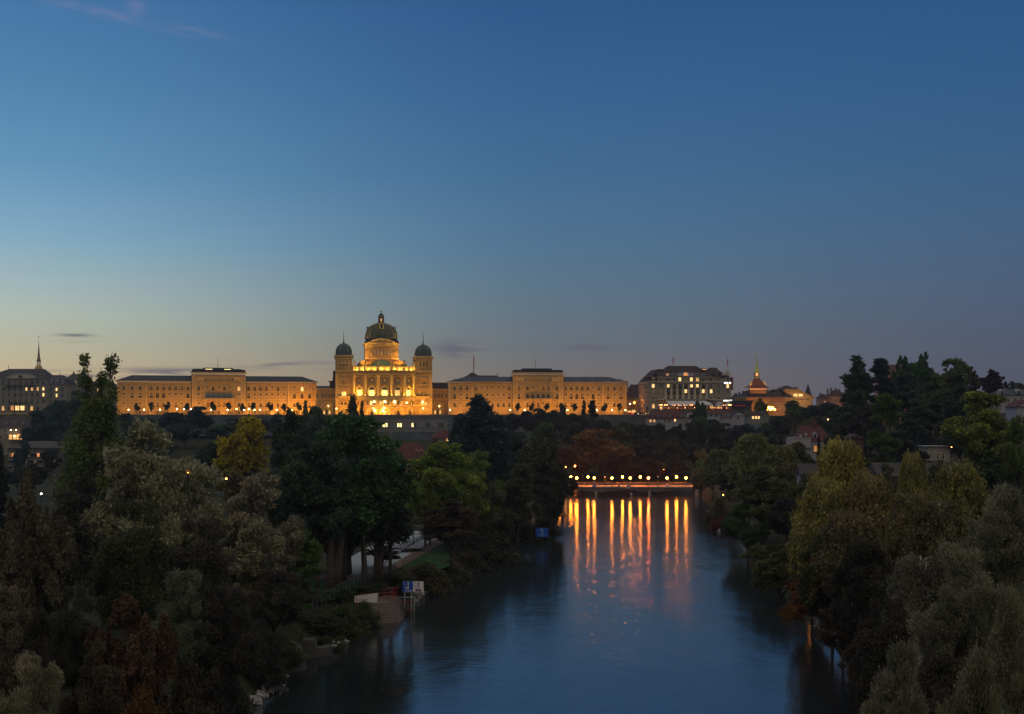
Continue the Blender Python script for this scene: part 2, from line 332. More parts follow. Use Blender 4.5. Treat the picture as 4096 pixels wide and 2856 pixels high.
cy.transmission_bounces = 2; cy.sample_clamp_indirect = 3; cy.use_light_tree = True; cy.sample_clamp_direct = 40; cy.caustics_reflective = False; cy.caustics_refractive = False

# ------------------------------------------------------------------ facade frame
class Fr:
    """a facade plane through photo column px0 at distance d0, turned by a degrees (right end farther)"""
    def __init__(s, px0, d0, a, z0=30.0):
        s.a = R(a); s.c = math.cos(s.a); s.s = math.sin(s.a); s.x0 = (px0-CX)*d0/F; s.y0 = d0; s.z0 = z0
    def u(s, px, w=0):     # w: depth behind the plane
        X = (px-CX)/F; x0 = s.x0-w*s.s; y0 = s.y0+w*s.c
        return (X*y0-x0)/(s.c-X*s.s)
    def d(s, px, w=0): return s.y0+w*s.c+s.u(px, w)*s.s
    def z(s, py, px, w=0): return CAMZ-(py-HY)*s.d(px, w)/F-s.z0
    def root(s, name, label, cat, group=None): return thing(name, label, cat, (s.x0, s.y0, s.z0), s.a, group)
    def world(s, u, w, z): return Vector((s.x0+u*s.c-w*s.s, s.y0+u*s.s+w*s.c, s.z0+z))

WC = {}
def win_meshes(w, h, arch, state, matset='stone_trim'):
    key = (round(w,1), round(h,1), arch, state, matset)
    if key in WC: return WC[key]
    w, h = key[0], key[1]
    def outline(hw, z0, z1):
        if not arch: return [(-hw,z0),(hw,z0),(hw,z1),(-hw,z1)]
        zs = z1-hw; n = 8
        return [(-hw,z0),(hw,z0)]+[(hw*math.cos(math.pi*i/n), zs+hw*math.sin(math.pi*i/n)) for i in range(n+1)]
    hw = w/2; t = .24; m = MB()
    o = outline(hw+t, 0, h+t); i = outline(hw, 0, h)
    # surround ring, front + inner reveal
    k = len(o); m.add([(x,-.16,z) for x,z in o]+[(x,-.16,z) for x,z in i]+[(x,0,z) for x,z in o]+[(x,-.02,z) for x,z in i],
        [(a,(a+1)%k,k+(a+1)%k,k+a) for a in range(1,k)]+[(a,2*k+a,2*k+(a+1)%k,(a+1)%k) for a in range(1,k)]+[(k+a,k+(a+1)%k,3*k+(a+1)%k,3*k+a) for a in range(k)])
    m.box(-hw-t-.15, hw+t+.15, -.34, 0, -.22, 0)       # sill
    if state != 'lit2': m.box(-.06, .06, -.09, -.025, 0, h-(hw if arch else 0)); m.box(-hw, hw, -.085, -.03, h*.66, h*.66+.09)
    if arch and matset == 'stone_trim' and w > 1.05:
        r0, r1 = hw+.55, hw+.75; zs = h-hw; n = 8
        for q in range(n):
            a0, a1 = math.pi*q/n, math.pi*(q+1)/n
            m.prism([(r0*math.cos(a0),zs+r0*math.sin(a0)),(r1*math.cos(a0),zs+r1*math.sin(a0)),(r1*math.cos(a1),zs+r1*math.sin(a1)),(r0*math.cos(a1),zs+r0*math.sin(a1))], -.1, -.001)
    sur = m.mesh('window', M[matset]); p = MB(); p.prism(outline(hw, 0, h), -.045, -.012)
    gm = {'dark':'glass','lit':'litW','lit2':'litB','orange':'litO','basement':'litY'}.get(state, 'glass')
    pane = p.mesh('pane', M[gm]); bl = None
    if state in ('blind','half','brown'):
        b = MB(); z0 = {'blind':.08*h,'half':.5*h,'brown':.05*h}[state]
        b.box(-hw+.02, hw-.02, -.13, -.095, z0, h-(hw*.95 if arch else .05)); bl = b.mesh('blind', M['blind_br' if state == 'brown' else 'blind'])
    WC[key] = (sur, pane, bl); return WC[key]
def window(root, x, z, w, h, arch=True, state='dark', y=0, rz=0, name='window', matset='stone_trim'):
    a, b, c = win_meshes(w, h, arch, state, matset)
    o = inst(name, a, root, (x, y, z), rz); inst('pane', b, o)
    if c: inst('blind', c, o)
    return o
def hip(m, u0, u1, w0, w1, z0, z1, il, ir, iw):
    m.add([(u0,w0,z0),(u1,w0,z0),(u1,w1,z0),(u0,w1,z0),(u0+il,w0+iw,z1),(u1-ir,w0+iw,z1),(u1-ir,w1-iw,z1),(u0+il,w1-iw,z1)],
          [(0,1,5,4),(1,2,6,5),(2,3,7,6),(3,0,4,7),(4,5,6,7),(3,2,1,0)]); return m
def dentils(m, u0, u1, z0, z1, y0, y1, step, fill=.5):
    n = max(1, int((u1-u0)/step)); s = (u1-u0)/n
    for i in range(n): m.box(u0+i*s, u0+i*s+s*fill, y0, y1, z0, z1)
def spot(parent, loc, target, power, color=(1,.55,.16), size=130, rad=.4, name='flood_lamp'):
    l = bpy.data.lights.new(name, 'SPOT'); l.energy = power; l.color = color; l.spot_size = R(size); l.spot_blend = .8; l.shadow_soft_size = rad
    o = link(bpy.data.objects.new(name, l)); o.parent = parent; o.location = loc
    o.rotation_euler = (Vector(loc)-Vector(target)).to_track_quat('Z','Y').to_euler(); return o
def floodlight(fr, u, w, z, tu, tw, tz, power, label, color=(1,.52,.13), size=130, group=None):
    wl = fr.world(u, w, z); t = thing('floodlight', label, 'floodlight', wl, fr.a, group)
    m = MB(); m.box(-.25,.25,-.22,-.05,0,.35); m.box(-.25,-.2,-.05,.12,0,.3); m.box(.2,.25,-.05,.12,0,.3); m.box(-.25,.25,-.05,.12,-.05,0); m.build('housing', M['metal'], t)
    spot(t, (0,.15,.2), (tu-u, tw-w, tz-z), power, color, size); return t

# ------------------------------------------------------------------ the two long wings
def wing(fr, label, X, cfg):
    """X: zoom-x to photo px; cfg in photo px"""
    r = fr.root('government_building', label, 'building')
    U = lambda px, w=0: fr.u(px, w); pL, pR, cL, cR = cfg['L'], cfg['R'], cfg['CL'], cfg['CR']
    ze = fr.z(cfg['eave'], pL); uL, uR, a, b = 0, U(pR), U(cL), U(cR); D = 17.0
    pv1, pv2 = U(cfg['P1']), U(cfg['P2']); zc = cfg['courses_z']; zce = fr.z(cfg['ceave'], (cL+cR)/2)
    m = MB(); m.box(pv1,a,0,D,zc[2],ze-.9); m.box(b,pv2,0,D,zc[2],ze-.9); m.box(uL,pv1,-.35,D,zc[2],ze-.9); m.box(pv2,uR,-.35,D,zc[2],ze-.9); m.box(a,b,-.9,D+1,zc[2],zce-1.4); m.build('wall', M['stone'], r)
    m = MB(); m.box(pv1,a,-.08,D,0,zc[2]); m.box(b,pv2,-.08,D,0,zc[2]); m.box(uL,pv1,-.43,D,0,zc[2]); m.box(pv2,uR,-.43,D,0,zc[2]); m.box(a,b,-.98,D+1,0,zc[2]); m.build('plinth_storey', M['rusty'], r)
    m = MB()
    for (x0, x1, y, top) in ((uL,pv1,-.35,ze),(pv1,a,0,ze),(b,pv2,0,ze),(pv2,uR,-.35,ze),(a,b,-.9,zce)):
        for z in zc[:3]: m.box(x0, x1, y-.2, y, z-.12, z+.16)
        e = 1.3 if top == zce else .9
        m.box(x0, x1, y-.85, D*.5, top-.35, top); m.box(x0, x1, y-.2, y+.0, top-e-.75, top-e-.5)
        dentils(m, x0+.1, x1-.1, top-e-.1, top-.35, y-.6, y, .75)
    m.box(uL-.7,uL,-1.1,D+.7,ze-.35,ze-.02); m.box(uR,uR+.7,-1.1,D+.7,ze-.35,ze-.02); m.box(a-.8,a,-1.7,D*.5,zce-.35,zce-.02); m.box(b,b+.8,-1.7,D*.5,zce-.35,zce-.02)
    for q in (uL+.01, pv1-.01-1.2, pv2+.01, uR-1.21, a+.01, a+1.6, b-1.21, b-2.8):   # quoin strips
        y = -.9 if a-.1 <= q <= b+.1 else -.35
        top = zce-2.2 if y == -.9 else ze-1.7
        k = 0; z = zc[2]+.3
        while z < top: m.box(q+(.15 if k%2 else 0), q+1.2-(.15 if k%2 else 0), y-.1, y, z, z+.5); z += .6; k += 1
    m.build('cornice', M['stone_trim'], r)
    zr = fr.z(cfg['ridge'], (pL+cL)/2, 8)
    rf = hip(MB(), uL-1, a-.02, -1.15, D+1, ze+.0, zr, cfg.get('inset', 12), 0, 8.2).build('roof', M[cfg['roof']], r); rf2 = hip(MB(), b+.02, uR+1, -1.15, D+1, ze, zr, 0, cfg.get('inset', 12), 8.2).build('roof', M[cfg['roof']], r)
    m = MB(); m.box(a+.4, b-.4, -1.0, D+.5, zce, zce+1.5); m.build('attic_roof', M[cfg['roof']], r)
    m = MB(); u0, u1 = U(cfg['pent'][0]), U(cfg['pent'][1]); zt = fr.z(cfg['pent'][2], cL, 3)
    m.box(u0,u1,3,12,zce+1.5,zt)
    if cfg['pent2']: m.box(u0-6,u0,3.5,11,zce+1.5,zce+2.1); m.box(u1,u1+5,3.5,11,zce+1.5,zce+2.1)
    m.build('penthouse', M['copper' if cfg['pent2'] else 'slate_blue'], r)
    if cfg['pent2']:
        for q in (u0+1, u1-5): MB().box(q,q+4,2.9,3.0,zce+1.7,zce+2.0).build('strip_light', M['litY'], r)
    up = U(cfg['pole'][0], 6); MB().cyl(up, 6, zt, fr.z(cfg['pole'][1], cfg['pole'][0], 6), .13, .06).build('antenna_pole', M['metal'], r)
    # skylights
    k = 0
    for px in cfg['sky']:
        u = U(px, 3); zz = ze+(zr-ze)*.42; s = (zr-ze)/9.35
        mm = MB(); mm.add([(u-.55,2.6,zz),(u+.55,2.6,zz),(u+.55,3.7,zz+1.1*s),(u-.55,3.7,zz+1.1*s)], [(0,1,2,3)]); mm.add([(u-.55,2.55,zz-.06),(u+.55,2.55,zz-.06),(u+.55,2.6,zz),(u-.55,2.6,zz)], [(0,1,2,3)])
        mm.v = [(x, y-.12, z+.12) for x, y, z in mm.v]; mm.build('skylight', M['skyglass'], rf if u < a else rf2)
    # windows
    rng = random.Random(cfg['seed']); st = cfg['states']
    for ri, (zb, w, h, arch) in enumerate(cfg['rows']):
        for wi, px in enumerate(cfg['wins']):
            u = U(px); y = -.9 if a < u < b else (-.35 if (u < pv1 or u > pv2) else 0)
            if ri == 3: y -= .08
            s = st[ri][wi] if wi < len(st[ri]) else '-'
            if s == '-': continue
            state = {'d':'dark','b':'blind','h':'half','L':'lit2','o':'lit'}[s]
            zb2 = zb
            window(r, u, zb2, w, h, arch, state, y)
    # attic row
    n = cfg['attic'][2]; q0, q1 = U(cfg['attic'][0]), U(cfg['attic'][1]); za = fr.z(cfg['attic'][4], cL); zt = fr.z(cfg['attic'][3], cL); sx = (q1-q0)/(n-1)
    for i in range(n): window(r, q0+i*sx, za, 1.3, zt-za, True, 'dark' if (i*7)%5 else 'half', -.9, name='attic_window')
    for s in (-1, 1):
        c = (q0-4.2) if s < 0 else (q1+4.2)
        MB().box(c-3, c+3, -1.0, -.9, za+.4, zt+.2).box(c-3.2, c+3.2, -1.12, -.9, zt+.2, zt+.4).box(c-3.2,c+3.2,-1.12,-.9,za+.1,za+.4).build('blind_panel', M['stone_trim'], r)
    # balcony
    q0, q1 = U(cfg['balc'][0]), U(cfg['balc'][1]); zb = fr.z(cfg['balc'][2], cL)
    m = MB(); m.box(q0, q1, -3.4, -.9, zb-.3, zb); m.box(q0, q1, -3.4, -3.25, zb+.95, zb+1.1); m.box(q0, q0+.15, -3.25, -.9, zb+.95, zb+1.1); m.box(q1-.15, q1, -3.25, -.9, zb+.95, zb+1.1)
    dentils(m, q0, q1, zb, zb+.95, -3.36, -3.26, .4, .6)
    for i in range(6):
        c = q0+.6+(q1-q0-1.2)*i/5; m.prism([(c-.25,zb-.3),(c+.25,zb-.3),(c+.25,zb-1.0),(c-.25,zb-2.6)], -1.5, -.9); m.box(c-.25,c+.25,-3.0,-1.5,zb-.8,zb-.3)
    m.build('balcony', M['stone_trim'], r)
    if cfg.get('awn'):
        for i in range(5):
            c = U(cfg['wins'][11+i]); MB().prism([(c-1.6,zb+1.3),(c+1.6,zb+1.3),(c+1.25,zb+3.9),(c-1.25,zb+3.9)], -1.5, -1.15).build('awning', M['shutter'], r)
    # downpipes
    for q in (pv1, a-.2, b+.2, pv2): m = MB().cyl(q, -.55 if q in (pv1,pv2) else -.3, 0, ze-1, .09, n=6).build('downpipe', M['metal'], r)
    # a few attached doors
    return r
M['skyglass'] = mat('skylight_glass', (.02,.05,.07), .15, .2, 1, None, 0, .7)
wx = lambda X: 440+X*.3746
FW = Fr(468, 735, 16)
wcfg = dict(L=468, R=wx(2205), CL=wx(872), CR=wx(1450), P1=wx(404), P2=wx(1892), eave=1522, ceave=1489, ridge=1501.5, roof='slate', inset=9,
  pent=(wx(1003), wx(1317), 1470), pent2=True, pole=(wx(1152), 1428), courses_z=[14.1, 9.45, 3.15], seed=1, awn=True,
  sky=[wx(x) for x in (170,208,262,306,441,511,574,641,707,770,1476,1545,1608,1670,1732,1795,1862,1990,2018,2080,2112)],
  wins=[wx(x) for x in (148,237,323,441,507,572,637,702,767,831,946,1041,1100,1160,1221,1281,1376,1481,1545,1607,1670,1732,1795,1856,1968,2050,2131)],
  rows=[(14.35,1.5,2.4,True),(9.75,1.7,3.0,True),(4.5,1.45,2.6,True),(.6,1.3,1.7,False)],
  states=['dddddddhhdd'+'bdbdb'+'o'+'ddddbdb'+'bLb', 'bhhhddbbbdb'+'ddddd'+'b'+'hbbbbbb'+'ddd', 'bbbhhdhhbhb'+'ddhhd'+'d'+'ddddddb'+'dbh', '-bddddh-h-ddhdddddd-dhdhddd'],
  attic=(wx(1027), wx(1300), 15, 1509, 1523.5), balc=(wx(1003), wx(1320), 1600))
WEST = wing(FW, 'long sandstone palace wing with grey roof, left of the domed parliament', wx, wcfg)
ex = lambda X: 1780+X*.331
FE = Fr(1794, 748, 3)
ecfg = dict(L=1794, R=ex(2195), CL=ex(818), CR=ex(1430), P1=ex(345), P2=ex(1890), eave=1526.6, ceave=1490, ridge=1507, roof='slate_blue', inset=11,
  pent=(ex(932), ex(1297), 1473.5), pent2=False, pole=(ex(1094), 1430), courses_z=[14.3, 9.15, 3.75], seed=2,
  sky=[ex(x) for x in (115,190,443,508,574,645,708,1588,1655,1720,1785,1967,2043,2118)],
  wins=[ex(x) for x in (115,190,265,378,444,510,576,643,709,776,894,995,1059,1123,1187,1250,1352,1461,1526,1592,1659,1724,1791,1857,1970,2046,2121)],
  rows=[(14.45,1.5,2.4,True),(9.3,1.7,3.1,True),(4.5,1.45,2.6,True),(.6,1.3,1.7,False)],
  states=['dddhbbbbbd'+'hdbbhhd'+'hddddbh'+'hdh', 'dbhhbbbbbh'+'hdddddd'+'bhdhbdb'+'hbh', 'dbdddddddd'+'ddddbdh'+'hhbhbdb'+'bdh', '-b-----d--bd-d-d-d-b--bbbbb'],
  attic=(ex(978), ex(1268), 14, 1511, 1525.5), balc=(ex(960), ex(1293), 1601))
EAST = wing(FE, 'long sandstone palace wing with blue-grey roof, right of the domed parliament', ex, ecfg)
# ------------------------------------------------------------------ domed parliament
FP = Fr(1538, 748, 8)           # origin = middle of the facade
def qx(X): return 1260+X*.2998
def qy(Y): return 1220+Y*.2998
def parliament():
    r = FP.root('parliament_building', 'floodlit golden domed parliament palace with two corner towers', 'building')
    U = lambda X, w=0: FP.u(qx(X), w); S = 748/F
    Z = lambda Y, w=0: (HY-qy(Y))*(748+w)/F
    uL, uR, tl, tr = U(272), U(1563), U(497), U(1338)
    zb, zc, zcor = Z(1245), Z(905), Z(880); D = 24
    BUL = 7.5; half = (tr-tl)/2; mid = (tl+tr)/2; RAD = (half*half+BUL*BUL)/(2*BUL)
    def arc(u, off=0):            # depth of the bowed front (negative = toward the river)
        t = u-mid; return -(math.sqrt(max(RAD*RAD-t*t, 0))-(RAD-BUL))-off
    def band(m, off0, off1, z0, z1, n=36, a=None, b=None):
        a = tl if a is None else a; b = tr if b is None else b
        us = [a+(b-a)*i/n for i in range(n+1)]
        out = [(u, arc(u, off1)) for u in us]; inn = [(u, arc(u, off0)) for u in us]
        for i in range(n):
            m.slab([out[i], out[i+1], inn[i+1], inn[i]], z0, z1)
    # --- body and corner blocks
    m = MB(); m.box(uL, tl, 0, D, 0, Z(675)-.6); m.box(tr, uR, 0, D, 0, Z(680)-.6); m.box(tl, tr, 2, D, 0, Z(880)); m.build('wall', M['stone_p'], r)
    m = MB(); band(m, -5, .9, 0, Z(1245)); m.build('base_storey', M['stone_p'], r)
    m = MB(); band(m, -4.5, -2.2, Z(1245), Z(905)); m.build('bowed_wall', M['stone_p'], r)
    m = MB()
    band(m, -4.5, 1.9, Z(1245), Z(1218)); band(m, -4.5, 1.5, Z(1262), Z(1245)); band(m, -4.5, 1.1, Z(1345), Z(1336))
    for i in range(46):
        u = tl+(tr-tl)*(i+.5)/46; y = arc(u, 1.35); m.box(u-.18, u+.18, y-.3, y+.3, Z(1280), Z(1262))
    for c0, c1 in ((U(308), U(505)), (U(1345), U(1535))):
        m.box(c0, c1, -1.5, 0, Z(1245), Z(1240)); m.box(c0, c1, -1.5, -1.35, Z(1240), Z(1220)); m.box(c0, c1, -1.6, -1.3, Z(1220), Z(1216))
        for k in range(6):
            c = c0+.5+(c1-c0-1)*k/5; m.prism([(c-.2,Z(1245)),(c+.2,Z(1245)),(c+.1,Z(1290)),(c-.1,Z(1290))], -1.1, 0)
    m.build('balcony', M['trim_p'], r)
    # entablature
    m = MB(); band(m, -4.5, .7, Z(938), Z(912)); band(m, -4.5, 1.7, Z(888), Z(878)); band(m, -4.5, 1.2, Z(912), Z(908))
    for i in range(62):
        u = tl+(tr-tl)*(i+.5)/62; y = arc(u, 1.0); m.box(u-.16, u+.16, y-.6, y+.3, Z(904), Z(888))
    for a, b in ((uL, tl), (tr, uR)):
        m.box(a-.6, b+.3, -.9, 0, Z(888), Z(878)); m.box(a-.1, b+.1, -.25, 0, Z(938), Z(930)); m.box(a-.15, b+.1, -.3, 0, Z(1262), Z(1250)); m.box(a-.1,b+.1,-.2,0,Z(1345),Z(1336)); m.box(a-.1,b+.1,-.15,0,Z(1070),Z(1062))
        dentils(m, a, b, Z(904), Z(888), -.6, 0, .8)
    m.build('entablature', M['trim_p'], r)
    m = MB(); band(m, -4.5, .55, Z(912), Z(906)); band(m, -4.5, .3, Z(906), Z(888)); m.build('frieze', M['stone_p'], r)
    m = MB()
    for i in range(24):      # festoons of the frieze
        u = tl+(tr-tl)*(i+.5)/24; y = arc(u, .62); m.tube([(u-.55,y,Z(915)),(u-.25,y-.1,Z(922)),(u+.25,y-.1,Z(922)),(u+.55,y,Z(915))], .13, 5); m.ball((u+.75, arc(u+.75,.75), Z(914)), .26, 6, 4)
    for a, b in ((uL, tl), (tr, uR)):
        for i in range(5):
            u = a+(b-a)*(i+.5)/5; m.tube([(u-.6,-.1,Z(915)),(u,-.15,Z(926)),(u+.6,-.1,Z(915))], .13, 5); m.ball((u+.85, -.15, Z(914)), .25, 6, 4)
    m.build('festoon', M['trim_p'], r)
    # balustrade above the cornice with statue pedestals
    SX = [520,668,838,1013,1187,1322]
    m = MB(); band(m, -.7, -.2, Z(876), Z(824)); band(m, -.9, 0, Z(824), Z(818))
    for X in SX:
        u = min(max(U(X), tl+.5), tr-.5); y = arc(u, .15); m.box(u-.75, u+.75, y-.1, y+1.2, Z(876), Z(816))
    for i in range(5):
        for k in (0, 1):
            u0 = U(SX[i])+1.2+(U(SX[i+1])-U(SX[i])-2)*k/2; u1 = u0+(U(SX[i+1])-U(SX[i])-2)/2-.4; um = (u0+u1)/2; y = arc(um, -.2)
            m.box(u0, u1, y-.22, y-.05, Z(838), Z(832)); m.box(u0, u1, y-.22, y-.05, Z(868), Z(862))
    m.build('balustrade', M['trim_p'], r)
    def statue(u, y, z, h, k):
        o = MB(); s = h/4.2; sw = (-1)**k*.12*s
        o.tube([(u-.2*s,y,z),(u-.18*s,y,z+1.0*s),(u-.1*s+sw,y,z+2.0*s),(u+sw,y,z+3.1*s)], [.42*s,.38*s,.42*s,.5*s], 8)
        o.tube([(u+.25*s,y-.1,z),(u+.2*s,y-.12,z+1.0*s),(u+.1*s+sw,y,z+2.0*s)], [.36*s,.33*s,.36*s], 8)
        o.tube([(u+sw,y,z+3.0*s),(u+sw,y,z+3.5*s)], [.3*s,.16*s], 8); o.ball((u+sw,y,z+3.75*s), .3*s, 8, 6)
        o.tube([(u+sw-.45*s,y,z+3.1*s),(u+sw-.75*s,y-.2,z+2.5*s),(u+sw-.5*s,y-.5,z+2.1*s)], [.17*s,.14*s,.1*s], 6)
        o.tube([(u+sw+.45*s,y,z+3.1*s),(u+sw+.8*s,y-.1,z+(2.5 if k%2 else 3.3)*s),(u+sw+.75*s,y-.3,z+(1.9 if k%2 else 3.9)*s)], [.17*s,.14*s,.1*s], 6)
        o.tube([(u+.9*s,y-.3,z),(u+.85*s,y-.3,z+3.0*s)], .07*s, 5)
        return o
    for k, X in enumerate(SX):
        u = min(max(U(X), tl+.5), tr-.5); statue(u, arc(u, -.3), Z(816), 4.0 if 0 < k < 5 else 3.6, k).build('statue', M['trim_p'], r)
    # columns
    for X in (510,665,838,1018,1190,1328):
        u = min(max(U(X), tl+.9), tr-.9); y = arc(u, .15); z0 = Z(1218); o = MB()
        o.box(u-1.05,u+1.05,y-1.05,y+1.05,z0,z0+.9); o.lathe([(1.0,z0+.9),(1.05,z0+1.1),(.86,z0+1.4),(.84,z0+1.6),(.74,Z(975)),(.8,Z(972))], 16, u, y)
        o.lathe([(.78,Z(972)),(.95,Z(960)),(.85,Z(958)),(1.1,Z(946)),(1.0,Z(944)),(1.25,Z(938))], 8, u, y, False)
        o.build('column', M['trim_p'], r)
        MB().box(u-.8,u+.8,y-.75,y+.3,Z(930),Z(912)).build('column_block', M['trim_p'], r)
    # five tall arched windows with bright surrounds, roundels above
    for k, (X, st) in enumerate(((597,'lit2'),(757,'lit2'),(930,'lit2'),(1100,'dark'),(1250,'lit2'))):
        u = U(X, -4) if k != 2 else U(X, -5); y = arc(u, -2.2); sl = math.atan2(arc(u+.5)-arc(u-.5), 1.0)
        W = 3.3 if 0 < k < 4 else 2.9; z0 = Z(1215); h = Z(1098)-z0
        g = thing('arched_window', None, None, (u, y, z0), sl); g.parent = r
        n = 12; hw = W/2; zs = h-hw
        def oarc(r0, z=zs): return [(r0*math.cos(math.pi*i/n), z+r0*math.sin(math.pi*i/n)) for i in range(n+1)]
        o = MB(); A1, A2 = oarc(hw+.75), oarc(hw)
        for i in range(n): o.prism([A2[i],A1[i],A1[i+1],A2[i+1]], -.45, .1)
        o.box(-hw-.75,-hw,-.45,.1,0,zs); o.box(hw,hw+.75,-.45,.1,0,zs); o.box(-hw-1.0,-hw+.05,-.6,.1,zs-.3,zs+.05); o.box(hw-.05,hw+1.0,-.6,.1,zs-.3,zs+.05)
        o.prism([(-.3,h-.1),(.3,h-.1),(.45,h+1.3),(-.45,h+1.3)], -.9, .1); o.build('surround', M['trim_p'], g)
        o = MB(); B1 = oarc(hw+1.35)
        for i in range(n): o.prism([(A1[i][0]*1.001,A1[i][1]),B1[i],B1[i+1],(A1[i+1][0]*1.001,A1[i+1][1])], -.12, .1)
        o.build('voussoir', M['stone_p'], g)
        MB().prism([(-hw,0),(hw,0)]+oarc(hw), -.06, .0).build('pane', M['glass'], g)
        o = MB(); o.box(-hw,hw,-.3,-.07,zs-.12,zs+.12); o.box(-.08,.08,-.25,-.07,0,zs); o.box(-hw,-hw+.25,-.25,-.07,0,zs); o.box(hw-.25,hw,-.25,-.07,0,zs)
        A3, A4 = oarc(hw*.55), oarc(hw*.47)
        for i in range(n): o.prism([A4[i],A3[i],A3[i+1],A4[i+1]], -.2, -.07)
        o.build('window_frame', M['frame'], g)
        o = MB(); o.box(-hw+.3,-.12,-.1,-.07,.1,zs-.2); o.box(.12,hw-.3,-.1,-.07,.1,zs-.2); o.build('lit_panel', M['litB' if st == 'lit2' else 'litW'], g)
        # roundel group
        zr = Z(1008); g2 = thing('roundel', None, None, (u, y, zr), sl); g2.parent = r; w2 = 1.9 if 0 < k < 4 else 1.5
        o = MB(); o.box(-w2,w2,-.2,.1,-1.5,1.5); o.box(-w2-.3,w2+.3,-.35,.1,-1.8,-1.5); o.build('panel', M['grey_wall'], g2)
        o = MB(); a1 = [(w2*1.25*math.cos(math.pi*i/8), 1.6+1.1*math.sin(math.pi*i/8)) for i in range(9)]; a2 = [(x*.8, 1.6+(z-1.6)*.62) for x, z in a1]
        for i in range(8): o.prism([a2[i],a1[i],a1[i+1],a2[i+1]], -.6, .1)
        o.box(-w2*1.25,w2*1.25,-.5,.1,1.5,1.65); o.build('pediment', M['trim_p'], g2)
        o = MB(); o.prism([(.75*math.cos(2*math.pi*i/12), .75*math.sin(2*math.pi*i/12)) for i in range(12)], -.4, -.2); o.build('medallion', M['gold'], g2)
    # lower windows of the base storey
    for X, st in ((540,'dark'),(577,'brown'),(620,'orange'),(703,'brown'),(748,'lit2'),(790,'brown'),(877,'lit'),(930,'brown'),(977,'dark'),(1060,'orange'),(1108,'brown'),(1155,'orange'),(1230,'dark'),(1268,'dark'),(1305,'dark')):
        u = U(X, -6 if 650 < X < 1200 else -3); y = arc(u, .9); sl = math.atan2(arc(u+.5)-arc(u-.5), 1.0)
        window(r, u, Z(1335), 1.3, 2.3, True, st, y, sl, matset='trim_p')
    for X in (360,407,1432,1477): window(r, U(X), Z(1335), 1.4, 1.9, X > 1000, 'dark' if X < 1000 else 'orange', 0, 0, matset='trim_p')
    for X in (372,400,1438,1468):
        window(r, U(X), Z(1056), 1.15, 2.0, True, 'dark', 0, matset='trim_p'); window(r, U(X), Z(1216), 1.25, 2.5, True, 'lit2' if X < 1000 else 'dark', 0, matset='trim_p')
    # arcade at terrace level
    for X, W in ((380,3.0),(605,2.6),(760,5.2),(930,4.8),(1110,5.0),(1268,3.4),(1457,4.0)):
        bow = 520 < X < 1330; u = U(X, -6 if bow else 0); y = arc(u, .9) if bow else 0; sl = math.atan2(arc(u+.5)-arc(u-.5), 1.0) if bow else 0
        g = thing('arcade_arch', None, None, (u, y, 0), sl); g.parent = r; hw = W/2; h = 4.1; zs = h-hw*.8; n = 10
        def el(k): return [((hw+k)*math.cos(math.pi*i/n), zs+(hw*.8+k)*math.sin(math.pi*i/n)) for i in range(n+1)]
        MB().prism([(-hw,.02),(hw,.02)]+el(0), -.03, 0.02).build('recess', M['archin'], g)
        o = MB(); a1, a2 = el(.55), el(0)
        for i in range(n): o.prism([a2[i],a1[i],a1[i+1],a2[i+1]], -.22, 0.0)
        for i in range(1, n):
            p = a1[i]; c = ((p[0])*1.45, zs+(p[1]-zs)*1.45); o.prism([p, c, (c[0]*1+.12, c[1]), (p[0]+.12, p[1])], -.1, 0.0)
        o.box(-hw-.55,-hw,-.22,0,0,zs); o.box(hw,hw+.55,-.22,0,0,zs); o.build('voussoir', M['trim_p'], g)
        if X in (760, 930, 1110, 1268):
            o = MB(); o.prism([(-.8,.03),(.8,.03),(.8,1.9),(.4,2.4),(-.4,2.4),(-.8,1.9)], -.12, -.03); o.build('door', M['litW' if X == 930 else 'timber'], g)
            o = MB(); o.box(-.03,.03,-.18,-.12,0,2.3); o.box(-.8,.8,-.18,-.12,1.5,1.56); o.build('door_frame', M['metal'], g)
    # corner block quoins, panels
    m = MB()
    for a, b in ((uL, tl), (tr, uR)):
        z = .6; k = 0
        while z < Z(925):
            for s, q in ((1, a), (-1, b)):
                if (s == 1 and a == tr) or (s == -1 and b == tl): continue
                L_ = 1.9 if k%2 else 1.2; m.box(min(q, q+s*L_), max(q, q+s*L_), -.16, 0, z, z+.62)
            z += .8; k += 1
        c = (a+b)/2
        for Y in (960, 1105): m.box(c-2.3, c+2.3, -.3, 0, Z(Y+12)+.05, Z(Y+12)+.25); m.box(c-2.1, c+2.1, -.45, 0, Z(Y-12), Z(Y-14)+.12)
        for X2 in (-2.6, 2.6): m.box(c+X2-.2, c+X2+.2, -.12, 0, Z(1216), Z(1125))
    m.build('quoin', M['trim_p'], r)
    m = MB()
    for a, b in ((uL, tl), (tr, uR)):
        c = (a+b)/2
        for Y in (960, 1105): m.box(c-2.0, c+2.0, -.2, 0, Z(Y+10), Z(Y-10))
    m.build('inscription_panel', M['grey_wall'], r)
    # towers
    for s, (a, b, Yc, Yd, Ys, X3) in enumerate(((uL,tl,672,510,343,382),(tr,uR,680,520,352,1452))):
        t = thing('corner_tower', None, None, ((a+b)/2, (b-a)/2, 0)); t.parent = r; hw = (b-a)/2
        m = MB(); m.box(-hw-.9,hw+.9,-hw-.9,hw+.9,Z(Yc)-.5,Z(Yc)); m.box(-hw-.35,hw+.35,-hw-.35,hw+.35,Z(Yc)-2.2,Z(Yc)-1.9)
        for q in range(4):
            n0 = len(m.v); dentils(m, -hw, hw, Z(Yc)-1.5, Z(Yc)-.5, -hw-.7, -hw, .9)
            an = q*math.pi/2; m.v[n0:] = [(x*math.cos(an)-y*math.sin(an), x*math.sin(an)+y*math.cos(an), z) for x, y, z in m.v[n0:]]
